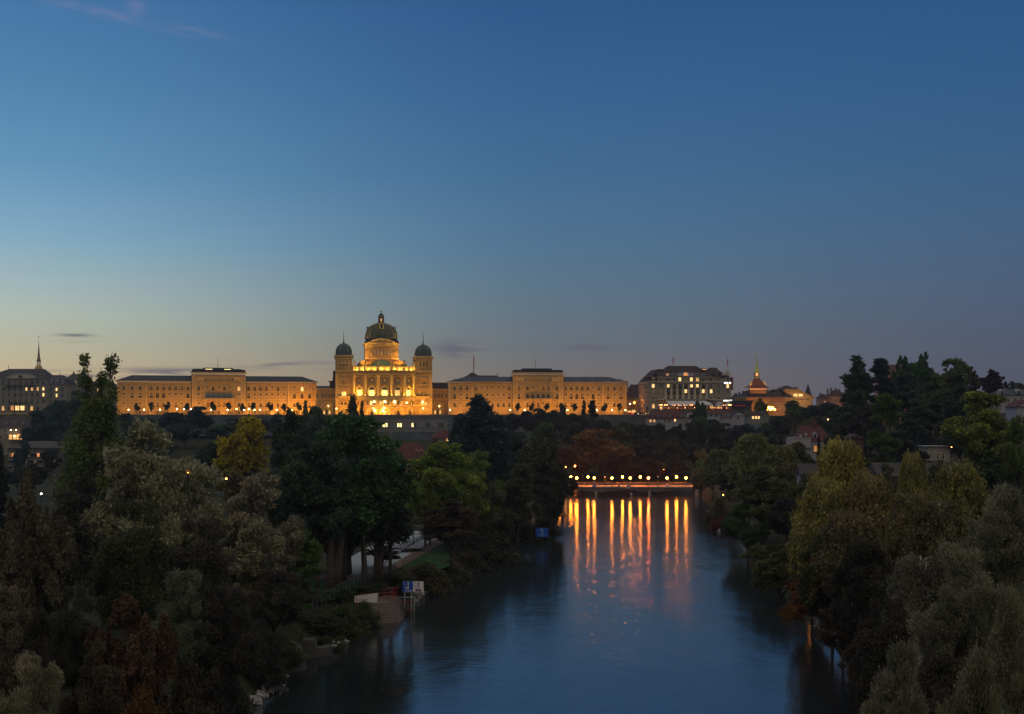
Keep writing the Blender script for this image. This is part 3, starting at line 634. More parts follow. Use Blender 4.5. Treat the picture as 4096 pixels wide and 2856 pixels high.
        m.box(-hw-.25,hw+.25,-hw-.25,hw+.25,Z(872),Z(866)); m.build('tower_cornice', M['trim_p'], t)
        pl = [(-1,-.55),(-.55,-1),(.55,-1),(1,-.55),(1,.55),(.55,1),(-.55,1),(-1,.55)]; k = hw*.97; zb_ = Z(Yc); H = Z(Yd)-zb_
        prof = [(1,0),(1,.12),(.97,.14),(.965,.3),(.93,.45),(.85,.6),(.71,.75),(.52,.87),(.3,.95),(.12,1.0),(.04,1.06)]
        MB().loft(pl, [(k*p, zb_+H*q) for p, q in prof], 0, 0).build('dome', M['copper'], t)
        for x, y in pl:
            MB().tube([(x*k*p*1.01, y*k*p*1.01, zb_+H*q) for p, q in prof[2:-1]], .2, 5).build('rib', M['copper_rib'], t)
        m = MB(); m.lathe([(.45,zb_+H*1.0),(.5,zb_+H*1.08),(.25,zb_+H*1.12),(.32,zb_+H*1.2),(.2,zb_+H*1.3),(.07,Z(Ys))], 8, 0, 0); m.ball((0,0,Z(Ys)), .15, 6, 4); m.build('spire', M['tile_dark'], t)
        for i in (-1, 0, 1):
            window(t, i*1.95, Z(822), 1.2, 3.0, True, 'half' if s == 0 else 'dark', -hw, matset='trim_p')
    # stepped base behind the balustrade
    m = MB(); cu = U(890, 14); cw = 17
    steps = [(820,325),(792,318),(775,300),(758,276),(742,252),(727,232)]
    for i in range(len(steps)-1):
        hwu = steps[i][1]*.2998*(748+6)/F*1.0; m.box(cu-hwu, cu+hwu, cw-hwu*.75, cw+hwu*.75, Z(steps[i][0]+4), Z(steps[i+1][0])); m.box(cu-hwu-.25, cu+hwu+.25, cw-hwu*.75-.25, cw+hwu*.75+.25, Z(steps[i+1][0])-.35, Z(steps[i+1][0])-.1)
    m.box(tl+1, tr-1, 2.4, D+4, Z(880), Z(822)); m.build('stepped_base', M['stone_p'], r)
    # low green dome over the bow
    m = MB(); m.lathe([(6.4*math.cos(math.pi/2*i/6), Z(822)+4.2*math.sin(math.pi/2*i/6)) for i in range(6)]+[(.1, Z(822)+4.2)], 28, U(890, 2), 3.2); o = m.build('low_dome', M['spire_g'], r)
    m = MB()
    for i in range(17):
        an = math.pi*(1+i/16); m.tube([(U(890,2)+6.45*math.cos(math.pi/2*j/6)*math.cos(an), 3.2+6.45*math.cos(math.pi/2*j/6)*math.sin(an), Z(822)+4.25*math.sin(math.pi/2*j/6)) for j in range(6)], .09, 4)
    m.build('rib', M['copper_rib'], o)
    # drum
    dx0, dx1 = U(667, 6), U(1113, 6); hw = (dx1-dx0)/2; dc = (dx0+dx1)/2; dw = 6+hw
    dr = thing('drum', None, None, (dc, dw, 0)); dr.parent = r; zd0, zd1 = Z(727, 6), Z(545, 6)
    m = MB(); m.box(-hw,hw,-hw,hw,zd0,zd1); m.build('drum_wall', M['stone_p'], dr)
    m = MB(); m.box(-hw-.9,hw+.9,-hw-.9,hw+.9,Z(517,6),Z(510,6)); m.box(-hw-.3,hw+.3,-hw-.3,hw+.3,zd1,Z(540,6)); m.box(-hw-.15,hw+.15,-hw-.15,hw+.15,Z(540,6),Z(517,6))
    dentils(m, -hw-.2, hw+.2, Z(533,6), Z(517,6), -hw-.8, -hw-.1, .85)
    m.box(-hw*.74,hw*.74,-hw-.25,-hw,Z(682,6),Z(676,6)); m.box(-hw-.1,hw+.1,-hw-.35,-hw,zd0,Z(708,6)); m.box(-hw*.74,hw*.74,-hw-.5,-hw,Z(708,6),Z(700,6))
    for i in range(7):
        u = (i-3)*(hw*.2); m.cyl(u-0, -hw-.25, Z(676,6), Z(612,6), .28, .25, 8); m.box(u-.4,u+.4,-hw-.5,-hw,Z(612,6),Z(606,6))
        if i < 6:
            c = u+hw*.1; rr = hw*.1
            for j in range(6):
                a0, a1 = math.pi*j/6, math.pi*(j+1)/6; m.prism([(c+rr*math.cos(a0),Z(606,6)+rr*math.sin(a0)),(c+rr*1.35*math.cos(a0),Z(606,6)+rr*1.35*math.sin(a0)),(c+rr*1.35*math.cos(a1),Z(606,6)+rr*1.35*math.sin(a1)),(c+rr*math.cos(a1),Z(606,6)+rr*math.sin(a1))], -hw-.3, -hw)
    for s in (-1, 1):
        m.box(s*hw*.87-1.0, s*hw*.87+1.0, -hw-.3, -hw, Z(612,6), Z(606,6)); m.box(s*hw*.87-.7, s*hw*.87-.5, -hw-.15, -hw, Z(690,6), Z(612,6)); m.box(s*hw*.87+.5, s*hw*.87+.7, -hw-.15, -hw, Z(690,6), Z(612,6))
    m.build('drum_cornice', M['trim_p'], dr)
    for i in range(6): window(dr, (i-2.5)*hw*.2, Z(675,6), 1.15, 3.4, True, 'pale', -hw, name='drum_window', matset='trim_p')
    # segmental pediment
    def seg(rx, zz, n=16): return [(rx*math.cos(math.pi*i/n), Z(510,6)+zz*math.sin(math.pi*i/n)) for i in range(n+1)]
    W = (U(1090,5)-U(695,5))/2; Hh = Z(448,6)-Z(510,6)
    pd = thing('pediment', None, None, (0, -hw-.1, 0)); pd.parent = dr
    # flattened arch (a segment)
    def seg2(w, h, n=16):
        Rr = (w*w+h*h)/(2*h); a0 = math.asin(min(1, w/Rr)); return [(Rr*math.sin(a0-2*a0*i/n), Z(510,6)+h-Rr+Rr*math.cos(a0-2*a0*i/n)) for i in range(n+1)]
    s1, s2 = seg2(W, Hh), seg2(W*.9, Hh*.78)
    MB().prism(s2, -.3, 3).build('tympanum', M['stone_p'], pd)
    m = MB()
    for i in range(16): m.prism([s2[i], s1[i], s1[i+1], s2[i+1]], -1.0, 3)
    m.box(-W,W,-1.0,3,Z(510,6)-.02,Z(510,6)+.3); m.build('pediment_moulding', M['trim_p'], pd)
    m = MB(); rg = random.Random(3)
    for i in range(26):
        x = rg.uniform(-W*.62, W*.62); zz = Z(510,6)+.4+rg.random()*Hh*.6*(1-(x/W)**2)*.9; m.ball((x, -.35, zz), rg.uniform(.18,.4), 6, 4)
    m.build('relief_carving', M['trim_p'], pd)
    m = MB(); hip(m, -hw-.6, hw+.6, -hw-.5, hw+.6, Z(510,6), Z(455,6), 1.4, 1.4, 1.4); m.build('drum_roof', M['slate'], dr)
    # great dome (cloister vault on a chamfered square)
    pl = [(-1,-.74),(-.74,-1),(.74,-1),(1,-.74),(1,.74),(.74,1),(-.74,1),(-1,.74)]; k = (U(1103,8)-U(678,8))/2; z0 = Z(458,12); H = Z(243,12)-z0
    prof = [(1.0,0),(1.0,.03),(.985,.05),(.98,.2),(.955,.36),(.9,.52),(.81,.66),(.69,.79),(.54,.89),(.36,.96),(.23,1.0)]
    MB().loft(pl, [(k*p, z0+H*q) for p, q in prof], 0, 0).build('great_dome', M['dome'], dr)
    for x, y in pl: MB().tube([(x*k*p*1.005, y*k*p*1.005, z0+H*q) for p, q in prof[2:]], .3, 6).build('gilded_rib', M['copper_rib'], dr)
    m = MB()       # scales along the chamfered corners, standing seams on the faces
    for sx in (-1, 1):
        for sy in (-1, 1):
            for j in range(2, 9):
                for q in (0, .5):
                    p0 = prof[j][0]*(1-q)+prof[j+1][0]*q; z = z0+H*(prof[j][1]*(1-q)+prof[j+1][1]*q); m.ball((sx*.885*k*p0, sy*.885*k*p0, z), .42, 6, 4)
    m.build('scale_ornament', M['copper_rib'], dr)
    m = MB()
    for i in range(-6, 7):
        x = i*.11; pts = [(x*k*min(1, 1 if True else 1), -k*p*1.004, z0+H*q) for p, q in prof[2:] if abs(x) < p*.74-.02]
        if len(pts) > 1: m.tube(pts, .07, 4)
    m.build('seam', M['metal'], dr)
    for s in (-1, 1):
        MB().box(s*k*.82-.9, s*k*.82+.9, -.8, .8, z0+H*.45, z0+H*.76).box(s*k*.82-1.1, s*k*.82+1.1, -1, 1, z0+H*.76, z0+H*.78).cyl(s*k*.84,0,z0+H*.8,z0+H*.87,.2,.1).build('roof_dormer', M['copper'], dr)
    g = thing('dome_window', None, None, (0, -k*.77, z0+H*.62)); g.parent = dr
    m = MB(); m.box(-1.3,1.3,-1.2,2.0,0,.3); m.box(-1.3,-.75,-1.1,2.0,.3,2.4); m.box(.75,1.3,-1.1,2,.3,2.4)
    for i in range(7):
        an = math.pi*i/6; m.ball((1.2*math.cos(an), -1.0, 2.5+1.0*math.sin(an)), .34, 6, 4)
    m.build('gilded_frame', M['gold'], g); MB().box(-.75,.75,-.9,2.2,.3,2.6).build('pane', M['glass'], g)
    # lantern
    zl = Z(245,12); lr = (U(928,12)-U(846,12))/2*.92; zt = Z(165,12)
    ln = thing('lantern', None, None, (0,0,0)); ln.parent = dr
    m = MB()
    for i in range(8):
        an = math.pi/8+i*math.pi/4; m.cyl(lr*.86*math.cos(an), lr*.86*math.sin(an), zl+.3, zt, .45, .4, 8)
    m.lathe([(lr*1.12,zl-.2),(lr*1.12,zl+.5),(lr*1.0,zl+.55)], 16); m.lathe([(lr,zt),(lr*1.15,zt+.3),(lr*1.2,zt+.9),(lr*.95,zt+1.0)], 16); m.build('lantern_cage', M['trim_d'], ln)
    MB().lathe([(lr*.5,zl+.5),(lr*.5,zt)], 8).build('lantern_core', M['tile_dark'], ln)
    MB().box(-.42,.42,-lr*.86,-lr*.72,zl+1.2,zt-.5).build('lit_opening', M['litB'], ln)
    MB().lathe([(lr*1.02,zt+.95),(lr*1.06,zt+1.05),(lr*1.0,zt+1.1)], 16).build('lit_collar', M['gold'], ln)
    MB().lathe([(lr*.95*math.cos(math.pi/2*i/7), zt+1.1+lr*1.0*math.sin(math.pi/2*i/7)) for i in range(7)]+[(.15, zt+1.1+lr*1.02)], 16).build('cupola', M['copper'], ln)
    zz = zt+1.1+lr*1.0; m = MB(); m.cyl(0,0,zz,Z(88,12),.16,.12,8); m.ball((0,0,zz+.6), .3, 8, 6); zt2 = Z(62,12); m.box(-.22,.22,-.12,.12,Z(90,12),zt2); m.box(-.85,.85,-.12,.12,Z(80,12)-.2,Z(80,12)+.28); m.build('cross', M['gold'], ln)
    for s in (-1, 1): MB().cyl(s*lr*1.35, 0, zl-1, zl+1.6, .08, n=5).build('railing_post', M['metal'], ln)
    # wall globes
    for X, Y, rr in ((788,1290,.55),(928,1290,.6),(1062,1290,.6),(1228,1303,.4),(1435,1290,.45),(922,1372,.45),(777,1378,.28),(905,1410,.5),(796,1410,.55),(1445,1380,.3),(283+0,1380,.25)):
        bow = 520 < X < 1330; u = U(X, -7 if bow else -1); y = arc(u, 1.9) if bow else -1.0
        g = thing('wall_lamp', None, None, (u, y, Z(Y, y))); g.parent = r
        MB().ball((0,0,0), rr*.62, 12, 8).build('lamp_globe', M['lampP'], g); MB().tube([(0,0,rr*.6),(0,.5,rr*.9),(0,1.2,rr*.9)], .05, 5).build('bracket', M['metal'], g)
    return r, U, Z, arc, tl, tr
M['archin'] = mat('arcade_plaster', (.36,.25,.08), .9, .15, .5)
M['trim_d'] = mat('weathered_trim', (.22,.14,.08), .8, .2, .8)
M['dome'] = mat('weathered_copper_dome', (.045,.05,.025), .45, .3, .35, (.085,.09,.04), .25, .5)
_w0 = win_meshes
def win_meshes(w, h, arch, state, matset='stone_trim'):
    if state == 'pale':
        k = (round(w,1), round(h,1), arch, state, matset)
        if k not in WC:
            a, b, c = _w0(w, h, arch, 'dark', matset); b2 = b.copy(); b2.materials.clear(); b2.materials.append(M['paleglass']); WC[k] = (a, b2, None)
        return WC[k]
    return _w0(w, h, arch, state, matset)
M['paleglass'] = mat('pale_leaded_glass', (.3,.27,.22), .4, .15, 1.5)
PAR, PU, PZ, parc, ptl, ptr = parliament()

# floodlights
def UP(X, w=0): return FP.u(qx(X), w)
k = 0
for X in (597,757,930,1100,1250):            # on the balcony between the columns
    u = UP(X, -5); y = parc(u, -.2)
    floodlight(FP, u, y, PZ(1216)+.1, u, parc(u,-3), PZ(1080), 6500 if X != 1100 else 700, f'{ORD[k]} floodlight from the left on the curved parliament balcony', (1,.5,.06), 150); k += 1
k = 0
SXm = [(520+668)/2,(668+838)/2,(838+1013)/2,(1013+1187)/2,(1187+1322)/2]
for X in SXm:                # along the cornice, washing the balustrade
    for q in (-38, 38):
        u = UP(X+q, -5); y = parc(u, 1.1)
        floodlight(FP, u, y, PZ(878)+.05, u, y+2.2, PZ(855), 950, f'{ORD[k]} small floodlight from the left along the parliament cornice', (1,.58,.12), 150, 'cornice floodlights'); k += 1
for i, X in enumerate((510,665,838,1018,1190,1328)):   # one at the foot of each column
    u = UP(X, -6); y = parc(u, 1.55)
    floodlight(FP, u, y, PZ(1218)+.05, u, y+1.2, PZ(1000), 3600, f'floodlight at the foot of the {ORD[i]} parliament column from the left', (1,.5,.06), 110)
for i, (u, p) in enumerate(((UP(300),7500),(UP(470),9500),(UP(640),6500),(UP(840),7000),(UP(1000),7000),(UP(1200),7000),(UP(1380),9500),(UP(1530),7500))):
    floodlight(FP, u, -13, .1, u*.97, 0, 6 if 400 < 900 and abs(u) < 15 else 8, p, f'{ORD[i]} terrace floodlight from the left in front of the parliament', (1,.42,.045), 96)
for i, X in enumerate((600, 890, 1180)):           # roof floods for the drum and dome
    u = UP(X, 3); floodlight(FP, u, 1.5-(3 if X == 890 else 0), PZ(815)+(1.2 if X == 890 else 2.2), UP(890, 12)+(u-UP(890,3))*.3, 14, PZ(560 if X == 890 else 520), 9000 if X != 890 else 2600, ['left','middle','right'][i]+' roof floodlight aimed at the parliament dome', (1,.45,.08), 120)
for i, (X, sg) in enumerate(((503, 1), (1330, -1))): u = UP(X, 0); floodlight(FP, u+.2*sg, -.6, PZ(672)+.06, UP(890, 10), 9, PZ(350), 16000, ['left','right'][i]+' floodlight on the corner tower cornice aimed at the great dome', (1,.6,.14), 42)
for i, X in enumerate((150, 1690)): floodlight(FP, UP(X,-6), -8, .1, UP(X,0), 6, 8, 500, ['left','right'][i]+' floodlight before the parliament link arch', (1,.5,.15), 120)
# tower-foot floods on the balconies of the corner blocks
for i, X in enumerate((395, 1450)): floodlight(FP, UP(X,-1), -1.2, PZ(1216)+.1, UP(X,0), 0.5, PZ(1100), 420 if i == 0 else 240, ['left','right'][i]+' floodlight on the parliament corner balcony', (1,.5,.06), 150)
# wing floodlights
def wing_floods(fr, pxs, ps, nm):
    for i, (px, p) in enumerate(zip(pxs, ps)):
        u = fr.u(px, -9.5); floodlight(fr, u, -9.5, .1, fr.u(px), 0, 10.5, p*1.35, f'{ORD[i]} terrace floodlight from the left before the {nm} wing', (1,.42,.065), 140)
wing_floods(FW, [500,600,700,800,900,1000,1100,1180,1240], [3000,3600,4000,4300,4800,5600,7000,8200,8200], 'left')
wing_floods(FE, [1830,1920,2010,2100,2190,2280,2370,2460], [4300,4300,4300,4500,4600,4800,5000,5000], 'right')

# ------------------------------------------------------------------ links beside the parliament
def linkb(fr, X0, X1, w, label, roofm, wx5, archx):
    r = thing('link_building', label, 'building', fr.world(fr.u(qx(X0), w), w, 0), fr.a); U = lambda X: fr.u(qx(X), w)-fr.u(qx(X0), w); Z = lambda Y: (HY-qy(Y))*(748+w)/F
    a, b = 0, U(X1); m = MB(); m.box(a,b,0,9,0,Z(1125)); m.build('wall', M['stone'], r)
    m = MB(); m.box(a,b,-.4,9,Z(1125),Z(1115)); m.box(a,b,-.15,0,Z(1262),Z(1255)); dentils(m,a,b,Z(1133),Z(1125),-.25,0,.7); m.build('cornice', M['stone_trim'], r)
    hip(MB(), a, b, -.4, 9, Z(1115), Z(1080 if roofm == 'slate_blue' else 1030), 0, 0, 4).build('roof', M[roofm], r)
    for X in wx5: window(r, U(X), Z(1238), 1.0, 2.6, True, 'dark', 0)
    ac, W = U(archx[0]), (U(archx[1])-U(archx[2]))/2; h = Z(1308); n = 12; zs = h-W
    def el(k): return [(ac+(W+k)*math.cos(math.pi*i/n), zs+(W+k)*math.sin(math.pi*i/n)) for i in range(n+1)]
    MB().prism([(ac-W,.02),(ac+W,.02)]+el(0), -.03, .02).build('passage', M['archin'], r)
    m = MB(); a1, a2 = el(.6), el(0)
    for i in range(n): m.prism([a2[i],a1[i],a1[i+1],a2[i+1]], -.35, 0)
    m.box(ac-W-.6,ac-W,-.35,0,0,zs); m.box(ac+W,ac+W+.6,-.35,0,0,zs); m.build('arch_moulding', M['stone_trim'], r)
    MB().box(ac-.25,ac+.25,-.5,-.1,0,2.9).box(ac-.4,ac+.4,-.6,-.05,2.9,3.1).build('pier', M['tile_dark'], r)
    for q in (-.5, .5): MB().prism([(ac+q*W-.5,.6),(ac+q*W+.5,.6),(ac+q*W+.5,2.6),(ac+q*W-.5,2.6)], -.08, -.04).build('window', M['litW'], r)
    g = thing('hanging_lamp', None, None, (ac+.9, -.9, h-1.7)); g.parent = r; MB().ball((0,0,0), .16, 8, 6).build('lamp_globe', M['lampP'], g); MB().cyl(0,0,.15,1.2,.03,n=4).build('rod', M['metal'], g)
    return r
linkb(FP, 20, 272, 14, 'arched sandstone link between left wing and parliament', 'slate_blue', (28,93,125,157,190,222,255), (157,228,86))
linkb(FP, 1563, 1778, 10, 'arched sandstone link between parliament and right wing', 'tile_dark', (1600,1632,1664,1697,1755), (1637,1704,1570))
m = MB(); p0 = FP.world(FP.u(qx(238), 16), 16, 0)
rt = thing('roof_turret', 'dark stone turret with ball finial beside the parliament left corner', 'turret', (p0.x, p0.y, 38.3)); zt = (HY-qy(1018))*764/F-8.3
MB().box(-1.7,1.7,-1.7,1.7,0,zt).box(-2.3,2.3,-2.3,2.3,zt-.6,zt+.1).build('turret_body', M['tile_dark'], rt); MB().cyl(.9,0,zt,zt+4.5,1.1,.8,8).ball((.9,0,zt+5.2), 1.0, 8, 6).build('finial', M['tile_dark'], rt)

# ------------------------------------------------------------------ terrace deck, walls
def poly_slab(name, pts, z0, z1, m, **k):
    mb = MB(); mb.slab(pts, z0, z1); o = mb.build(name, m); tag(o, **k); return o
pw = lambda fr, u, w: (fr.world(u, w, 0).x, fr.world(u, w, 0).y)
T1 = [pw(FW, FW.u(380), -18), pw(FW, FW.u(1268)+8, -18), pw(FP, FP.u(1330,-25), -25), pw(FP, FP.u(1790,-25), -25), pw(FE, 3, -20), pw(FE, FE.u(2600), -20)]
T2 = [pw(FE, FE.u(2600), 30), pw(FE, 0, 30), pw(FP, FP.u(1538), 40), pw(FW, FW.u(1268), 30), pw(FW, FW.u(380), 30)]
poly_slab('terrace_pavement', T1+T2, 29.5, 30.0, M['terrace'], kind='structure')
def wallseg(name, a, b, z0, z1, th, mt, label, batter=0, cap=True, dent=False):
    a = Vector(a); b = Vector(b); L_ = (b-a).length; ang = math.atan2(b.y-a.y, b.x-a.x)
    r = thing(name, label, 'wall', (a.x, a.y, z0), ang); H = z1-z0
    MB().add([(0,-batter,0),(L_,-batter,0),(L_,th,0),(0,th,0),(0,0,H),(L_,0,H),(L_,th,H),(0,th,H)], [(0,1,5,4),(1,2,6,5),(2,3,7,6),(3,0,4,7),(4,5,6,7)]).build('masonry', mt, r)
    if cap: MB().box(0, L_, -.25, th+.1, H, H+.3).build('coping', M['grey_trim_d'], r)
    if dent: m = MB(); dentils(m, 0, L_, H-1.5, H-.3, -.5, 0, 1.0, .55); m.box(0,L_,-.6,0,H-.3,H); m.build('corbels', M['grey_trim_d'], r)
    return r, L_, H
M['grey_trim_d'] = mat('weathered_coping', (.16,.16,.17), .85, .2, .6)
wallseg('retaining_wall', T1[0], T1[1], 18, 29.9, 1, M['rough_wall'], 'long dark retaining wall below the left wing terrace', 1)
wallseg('retaining_wall', T1[4], T1[5], 14, 29.9, 1, M['rough_wall'], 'long dark retaining wall below the right wing terrace', 1)
wallseg('retaining_wall', T1[1], T1[2], 14, 29.8, 1, M['rough_wall'], 'short retaining wall joining left wing terrace and parliament terrace')
wallseg('retaining_wall', T1[3], T1[4], 14, 29.8, 1, M['rough_wall'], 'short return wall on the right side of the parliament terrace')
r_, L_, H_ = wallseg('terrace_wall', T1[2], T1[3], 15.5, 29.9, 1.5, M['grey_wall'], 'grey ashlar terrace wall with paired lit windows below the parliament', 0, True, True)
ptw = math.atan2(T1[3][1]-T1[2][1], T1[3][0]-T1[2][0])
def tw_u(px):
    X = (px-CX)/F; return (X*T1[2][1]-T1[2][0])/(math.cos(ptw)-X*math.sin(ptw))
dW = 724
for px, st in ((1476,'basement'),(1486,'basement'),(1535,'basement'),(1546,'basement'),(1593,'basement'),(1603,'basement'),(1650,'basement'),(1661,'dark'),(1706,'dark'),(1716,'dark'),(1759,'dark'),(1768,'dark')):
    window(r_, tw_u(px), CAMZ-(1708-HY)*dW/F-15.5, 1.1, 2.2, False, st, 0, matset='grey_trim_d')
MB().box(0, L_, -.3, 0, CAMZ-(1712.5-HY)*dW/F-15.5, CAMZ-(1710.5-HY)*dW/F-15.5).build('string_course', M['grey_trim_d'], r_)
MB().box(0, L_, -1.6, -.01, -5, CAMZ-(1727-HY)*dW/F-15.5).build('footing', M['rough_wall'], r_)

# ------------------------------------------------------------------ lamps
def lamp_post(label, loc, h, r, m, group=None, cone=False, arm=0):
    t = thing('street_lamp', label, 'street lamp', loc, 0, group)
    MB().cyl(0,0,0,h-r,.09,.05,6).cyl(0,0,0,.5,.14,.12,6).build('post', M['metal'], t)
    if cone: MB().lathe([(.05,h-.2),(.32,h+.35),(.05,h+.4)], 8).build('lamp_shade', M['fabric'], t)
    else: MB().ball((0,0,h), r, 14, 10).build('lamp_globe', m, t); MB().cyl(0,0,h+r,h+r+.12,.12,.03,6).build('cap', M['metal'], t)
    return t
for i, X in enumerate((198,364,532,713,792,865,1007,1079,1256,1352,1433,1483,1543,1603,1780,1940,2100)):
    hi = X in (713,792,865,1007,1352,1483); w = -9 if hi else -14; u = FW.u(wx(X), w); p = FW.world(u, w, 0)
    lamp_post(f'{ORD[i]} lit terrace lamp from the left before the left wing', p, 3.45 if hi else 3.0, .23, M['lampW'], 'lamps before the left wing')
for i, X in enumerate((62,788,963,1480,1835,2018,2180)):
    u = FE.u(ex(X), -12); lamp_post(f'{ORD[i]} lit terrace lamp from the left before the right wing', FE.world(u, -12, 0), 2.9, .25, M['lampW'], 'lamps before the right wing')
# flags
def flagpole(label, base, h, fh, c=(.4,.03,.03)):
    t = thing('flagpole', label, 'flag', base); MB().cyl(0,0,0,h,.09,.05,6).ball((0,0,h+.1), .18, 6, 4).build('pole', M['galv'], t)
    m = MB(); n = 6
    vs = []
    for j in range(n+1):
        z = h-.3-fh*j/n; vs += [(.08, 0, z), (.35+.25*math.sin(j*.9)+.12*j/2, .12*math.sin(j*1.7), z-.25)]
    m.add(vs, [(2*j,2*j+1,2*j+3,2*j+2) for j in range(n)]); m.v += [(x,y+.03,z) for x,y,z in vs]; b = len(vs); m.f += [(b+2*j+2,b+2*j+3,b+2*j+1,b+2*j) for j in range(n)]; m.sm += [False]*n
    m.build('flag_cloth', M['redcloth'], t); return t
# ------------------------------------------------------------------ hotel on the right of the right wing
def hotel():
    fr = Fr(2595, 735, 4, 30.0); hx = lambda X: 2500+X*.21777; hyy = lambda Y: 1380+Y*.21777
    r = fr.root('grand_hotel', 'large grey sandstone hotel with colonnade, lit windows and white awning', 'hotel')
    U = lambda X: fr.u(hx(X)); Z = lambda Y, X=1200: fr.z(hyy(Y), hx(X)); D = 22
    a, b = U(437), U(1945); c0, c1 = U(592), U(1645)
    zc = Z(1010); z1 = Z(672); z2 = Z(588)
    # skewed left side wall (street side) as a wedge
    lw = Vector((fr.world(U(437),0,0).x, 735, 0)); m = MB()
    Xl = (hx(245)-CX)/F; dl = 775; far = Vector((Xl*dl, dl)); loc = (far.x-fr.x0, far.y-fr.y0); fu = loc[0]*fr.c+loc[1]*fr.s; fw = -loc[0]*fr.s+loc[1]*fr.c
    m.slab([(a,0),(b,0),(b,D),(fu+14,fw),(fu,fw)], -1, z1); m.build('wall', M['grey_fac'], r)
    m = MB(); m.slab([(a-.5,-.6),(c0,-.6),(c0,0),(a+.1,.1),(fu+.1,fw),(fu-.6,fw)], z1-.5, z1+.05); m.box(c0,b+.5,-.9,.0,z1-.5,z1+.1); m.box(a-.1,b+.1,-.35,0,zc-.25,zc+.25); m.slab([(a-.3,-.3),(a,0),(fu,fw),(fu-.4,fw)], zc-.25, zc+.25)
    m.box(c0,c1,-.7,0,z2-.3,z2+.1); m.build('cornice', M['grey_trim'], r)
    MB().box(c0, b-.5, .2, D-2, z1+.05, z2-.3).build('attic_wall', M['grey_fac'], r)
    # roofs
    m = MB(); hip(m, a, b, 0, D, z2-.2, Z(450), 4, 6, 6); m.build('lower_roof', M['tile_dark'], r)
    m = MB(); m.add([(a,0,z1),(c0,0,z1),(c0,6,z2+1),(a+1.5,6,z2+1),(fu,fw,z1),(fu+2,fw,z2)], [(0,1,2,3),(0,3,5,4)]); m.build('mansard_roof', M['tile_dark'], r)
    m = MB(); hip(m, U(600), U(1640), -.2, D-4, z2, Z(375), U(840)-U(600), U(1640)-U(1350), 7); rf = m.build('main_roof', M['tile_dark'], r)
    m = MB(); hip(m, U(1480), U(1830), -.1, D-4, z2-.6, Z(405), U(1650)-U(1480)-1, 3, 7); m.build('right_roof', M['tile_dark'], r)
    m = MB(); m.slab([(b-.2,2),(b+2.6,5),(b+2.2,16),(b-.2,16)], Z(820), Z(588)); m.build('right_gable_roof', M['tile'], r)
    MB().box(U(1425),U(1500),2,5,Z(455),Z(422)).build('roof_box', M['tile'], r); MB().box(U(1435),U(1498),1.9,2,Z(450),Z(440)).build('strip_light', M['litW'], r); MB().box(U(625),U(740),5,8,Z(455),Z(440)).build('roof_deck', M['metal'], r)
    # stone crest at the right corner
    m = MB(); k = U(1875); m.prism([(k-3.2,Z(555)),(k+2.0,Z(555)),(k+1.4,Z(510)),(k+.6,Z(480)),(k-.4,Z(480)),(k-1.6,Z(520))], -.8, 1.0)
    for q, zz in ((-2.6,Z(500)),(.9,Z(492)),(0,Z(470))): m.cyl(k+q, 0, Z(530), zz, .35, .2, 6); m.ball((k+q,0,zz+.2), .35, 6, 4)
    m.build('corner_crest', M['grey_trim'], r)
    # dormers
    for X, st, w in ((790,'lit',2.6),(898,'dark',2.4),(1007,'lit',2.2),(1330,'dark',2.4),(1437,'dark',2.4),(1210,'dark',2.2)):
        u = U(X); z0 = Z(572); g = thing('dormer', None, None, (u, -.4, z0)); g.parent = r
        MB().box(-w/2,w/2,0,4,0,1.7).build('dormer_box', M['white'], g)
        for q in (-.55, .0, .55): MB().box(q*w*.55-.24,q*w*.55+.24,-.06,0,.35,1.4).build('pane', M['litO' if st == 'lit' and q < .5 else 'glass'], g)
    g = thing('dormer', None, None, (U(1115), -.5, Z(572))); g.parent = r; w = U(1175)-U(1060)
    MB().prism([(-w*1.3,0),(w*1.3,0),(w*1.3,1.5),(w*.5,1.8),(w*.28,2.3),(0,2.5),(-w*.28,2.3),(-w*.5,1.8),(-w*1.3,1.5)], 0, 4).build('dormer_box', M['white'], g)
    MB().prism([(-.38*w,.3),(.38*w,.3),(.3*w,1.8),(0,2.2),(-.3*w,1.8)], -.06, 0).build('pane', M['litO'], g); MB().box(-.05,.05,-.1,-.06,.3,2.1).build('bar', M['white'], g)
    for X in (570, 1637, 1752):
        g = thing('dormer', None, None, (U(X), .2, Z(575))); g.parent = r; MB().box(-.7,.7,0,3,0,1.7).build('dormer_box', M['slate_blue'], g); MB().box(-.4,.4,-.05,0,.3,1.4).build('pane', M['glass'], g)
    # windows
    for X, s in ((518,'h'),(660,'h'),(795,'d'),(902,'d'),(1007,'L'),(1115,'b'),(1220,'L'),(1331,'o'),(1440,'d'),(1574,'d'),(1714,'d'),(1890,'d')):
        window(r, U(X), Z(664), 1.5, 2.1, False, {'h':'half','d':'dark','L':'lit2','b':'blind','o':'lit'}[s], .2 if U(X) > c0 else .0, matset='grey_trim')
    rows = [(785, 2.6, 'Ld'+'LdddLLd'+'ddL'), (882, 2.6, 'bb'+'dddLddL'+'Ldd'), (987, 2.5, 'hh'+'hhhhhhb'+'hhh')]
    XS = [518,663,795,902,1009,1115,1221,1328,1437,1581,1718,1885]
    for Y, h, st in rows:
        for X, s in zip(XS, st): window(r, U(X), Z(Y), 1.45, h*.8, False, {'h':'half','d':'dark','L':'lit2','b':'blind'}[s], 0 if X < 700 or X > 1500 else .0, matset='grey_trim')
    for Y in (800, 905):       # balcony rails between the columns
        for i in range(7):
            c = U(XS[2+i]); m = MB(); m.box(c-1.6,c+1.6,-.7,-.6,Z(Y),Z(Y)+.7); m.box(c-1.6,c+1.6,-.75,0,Z(Y)-.15,Z(Y)); m.build('balcony', M['metal' if Y == 800 else 'tile_dark'], r)
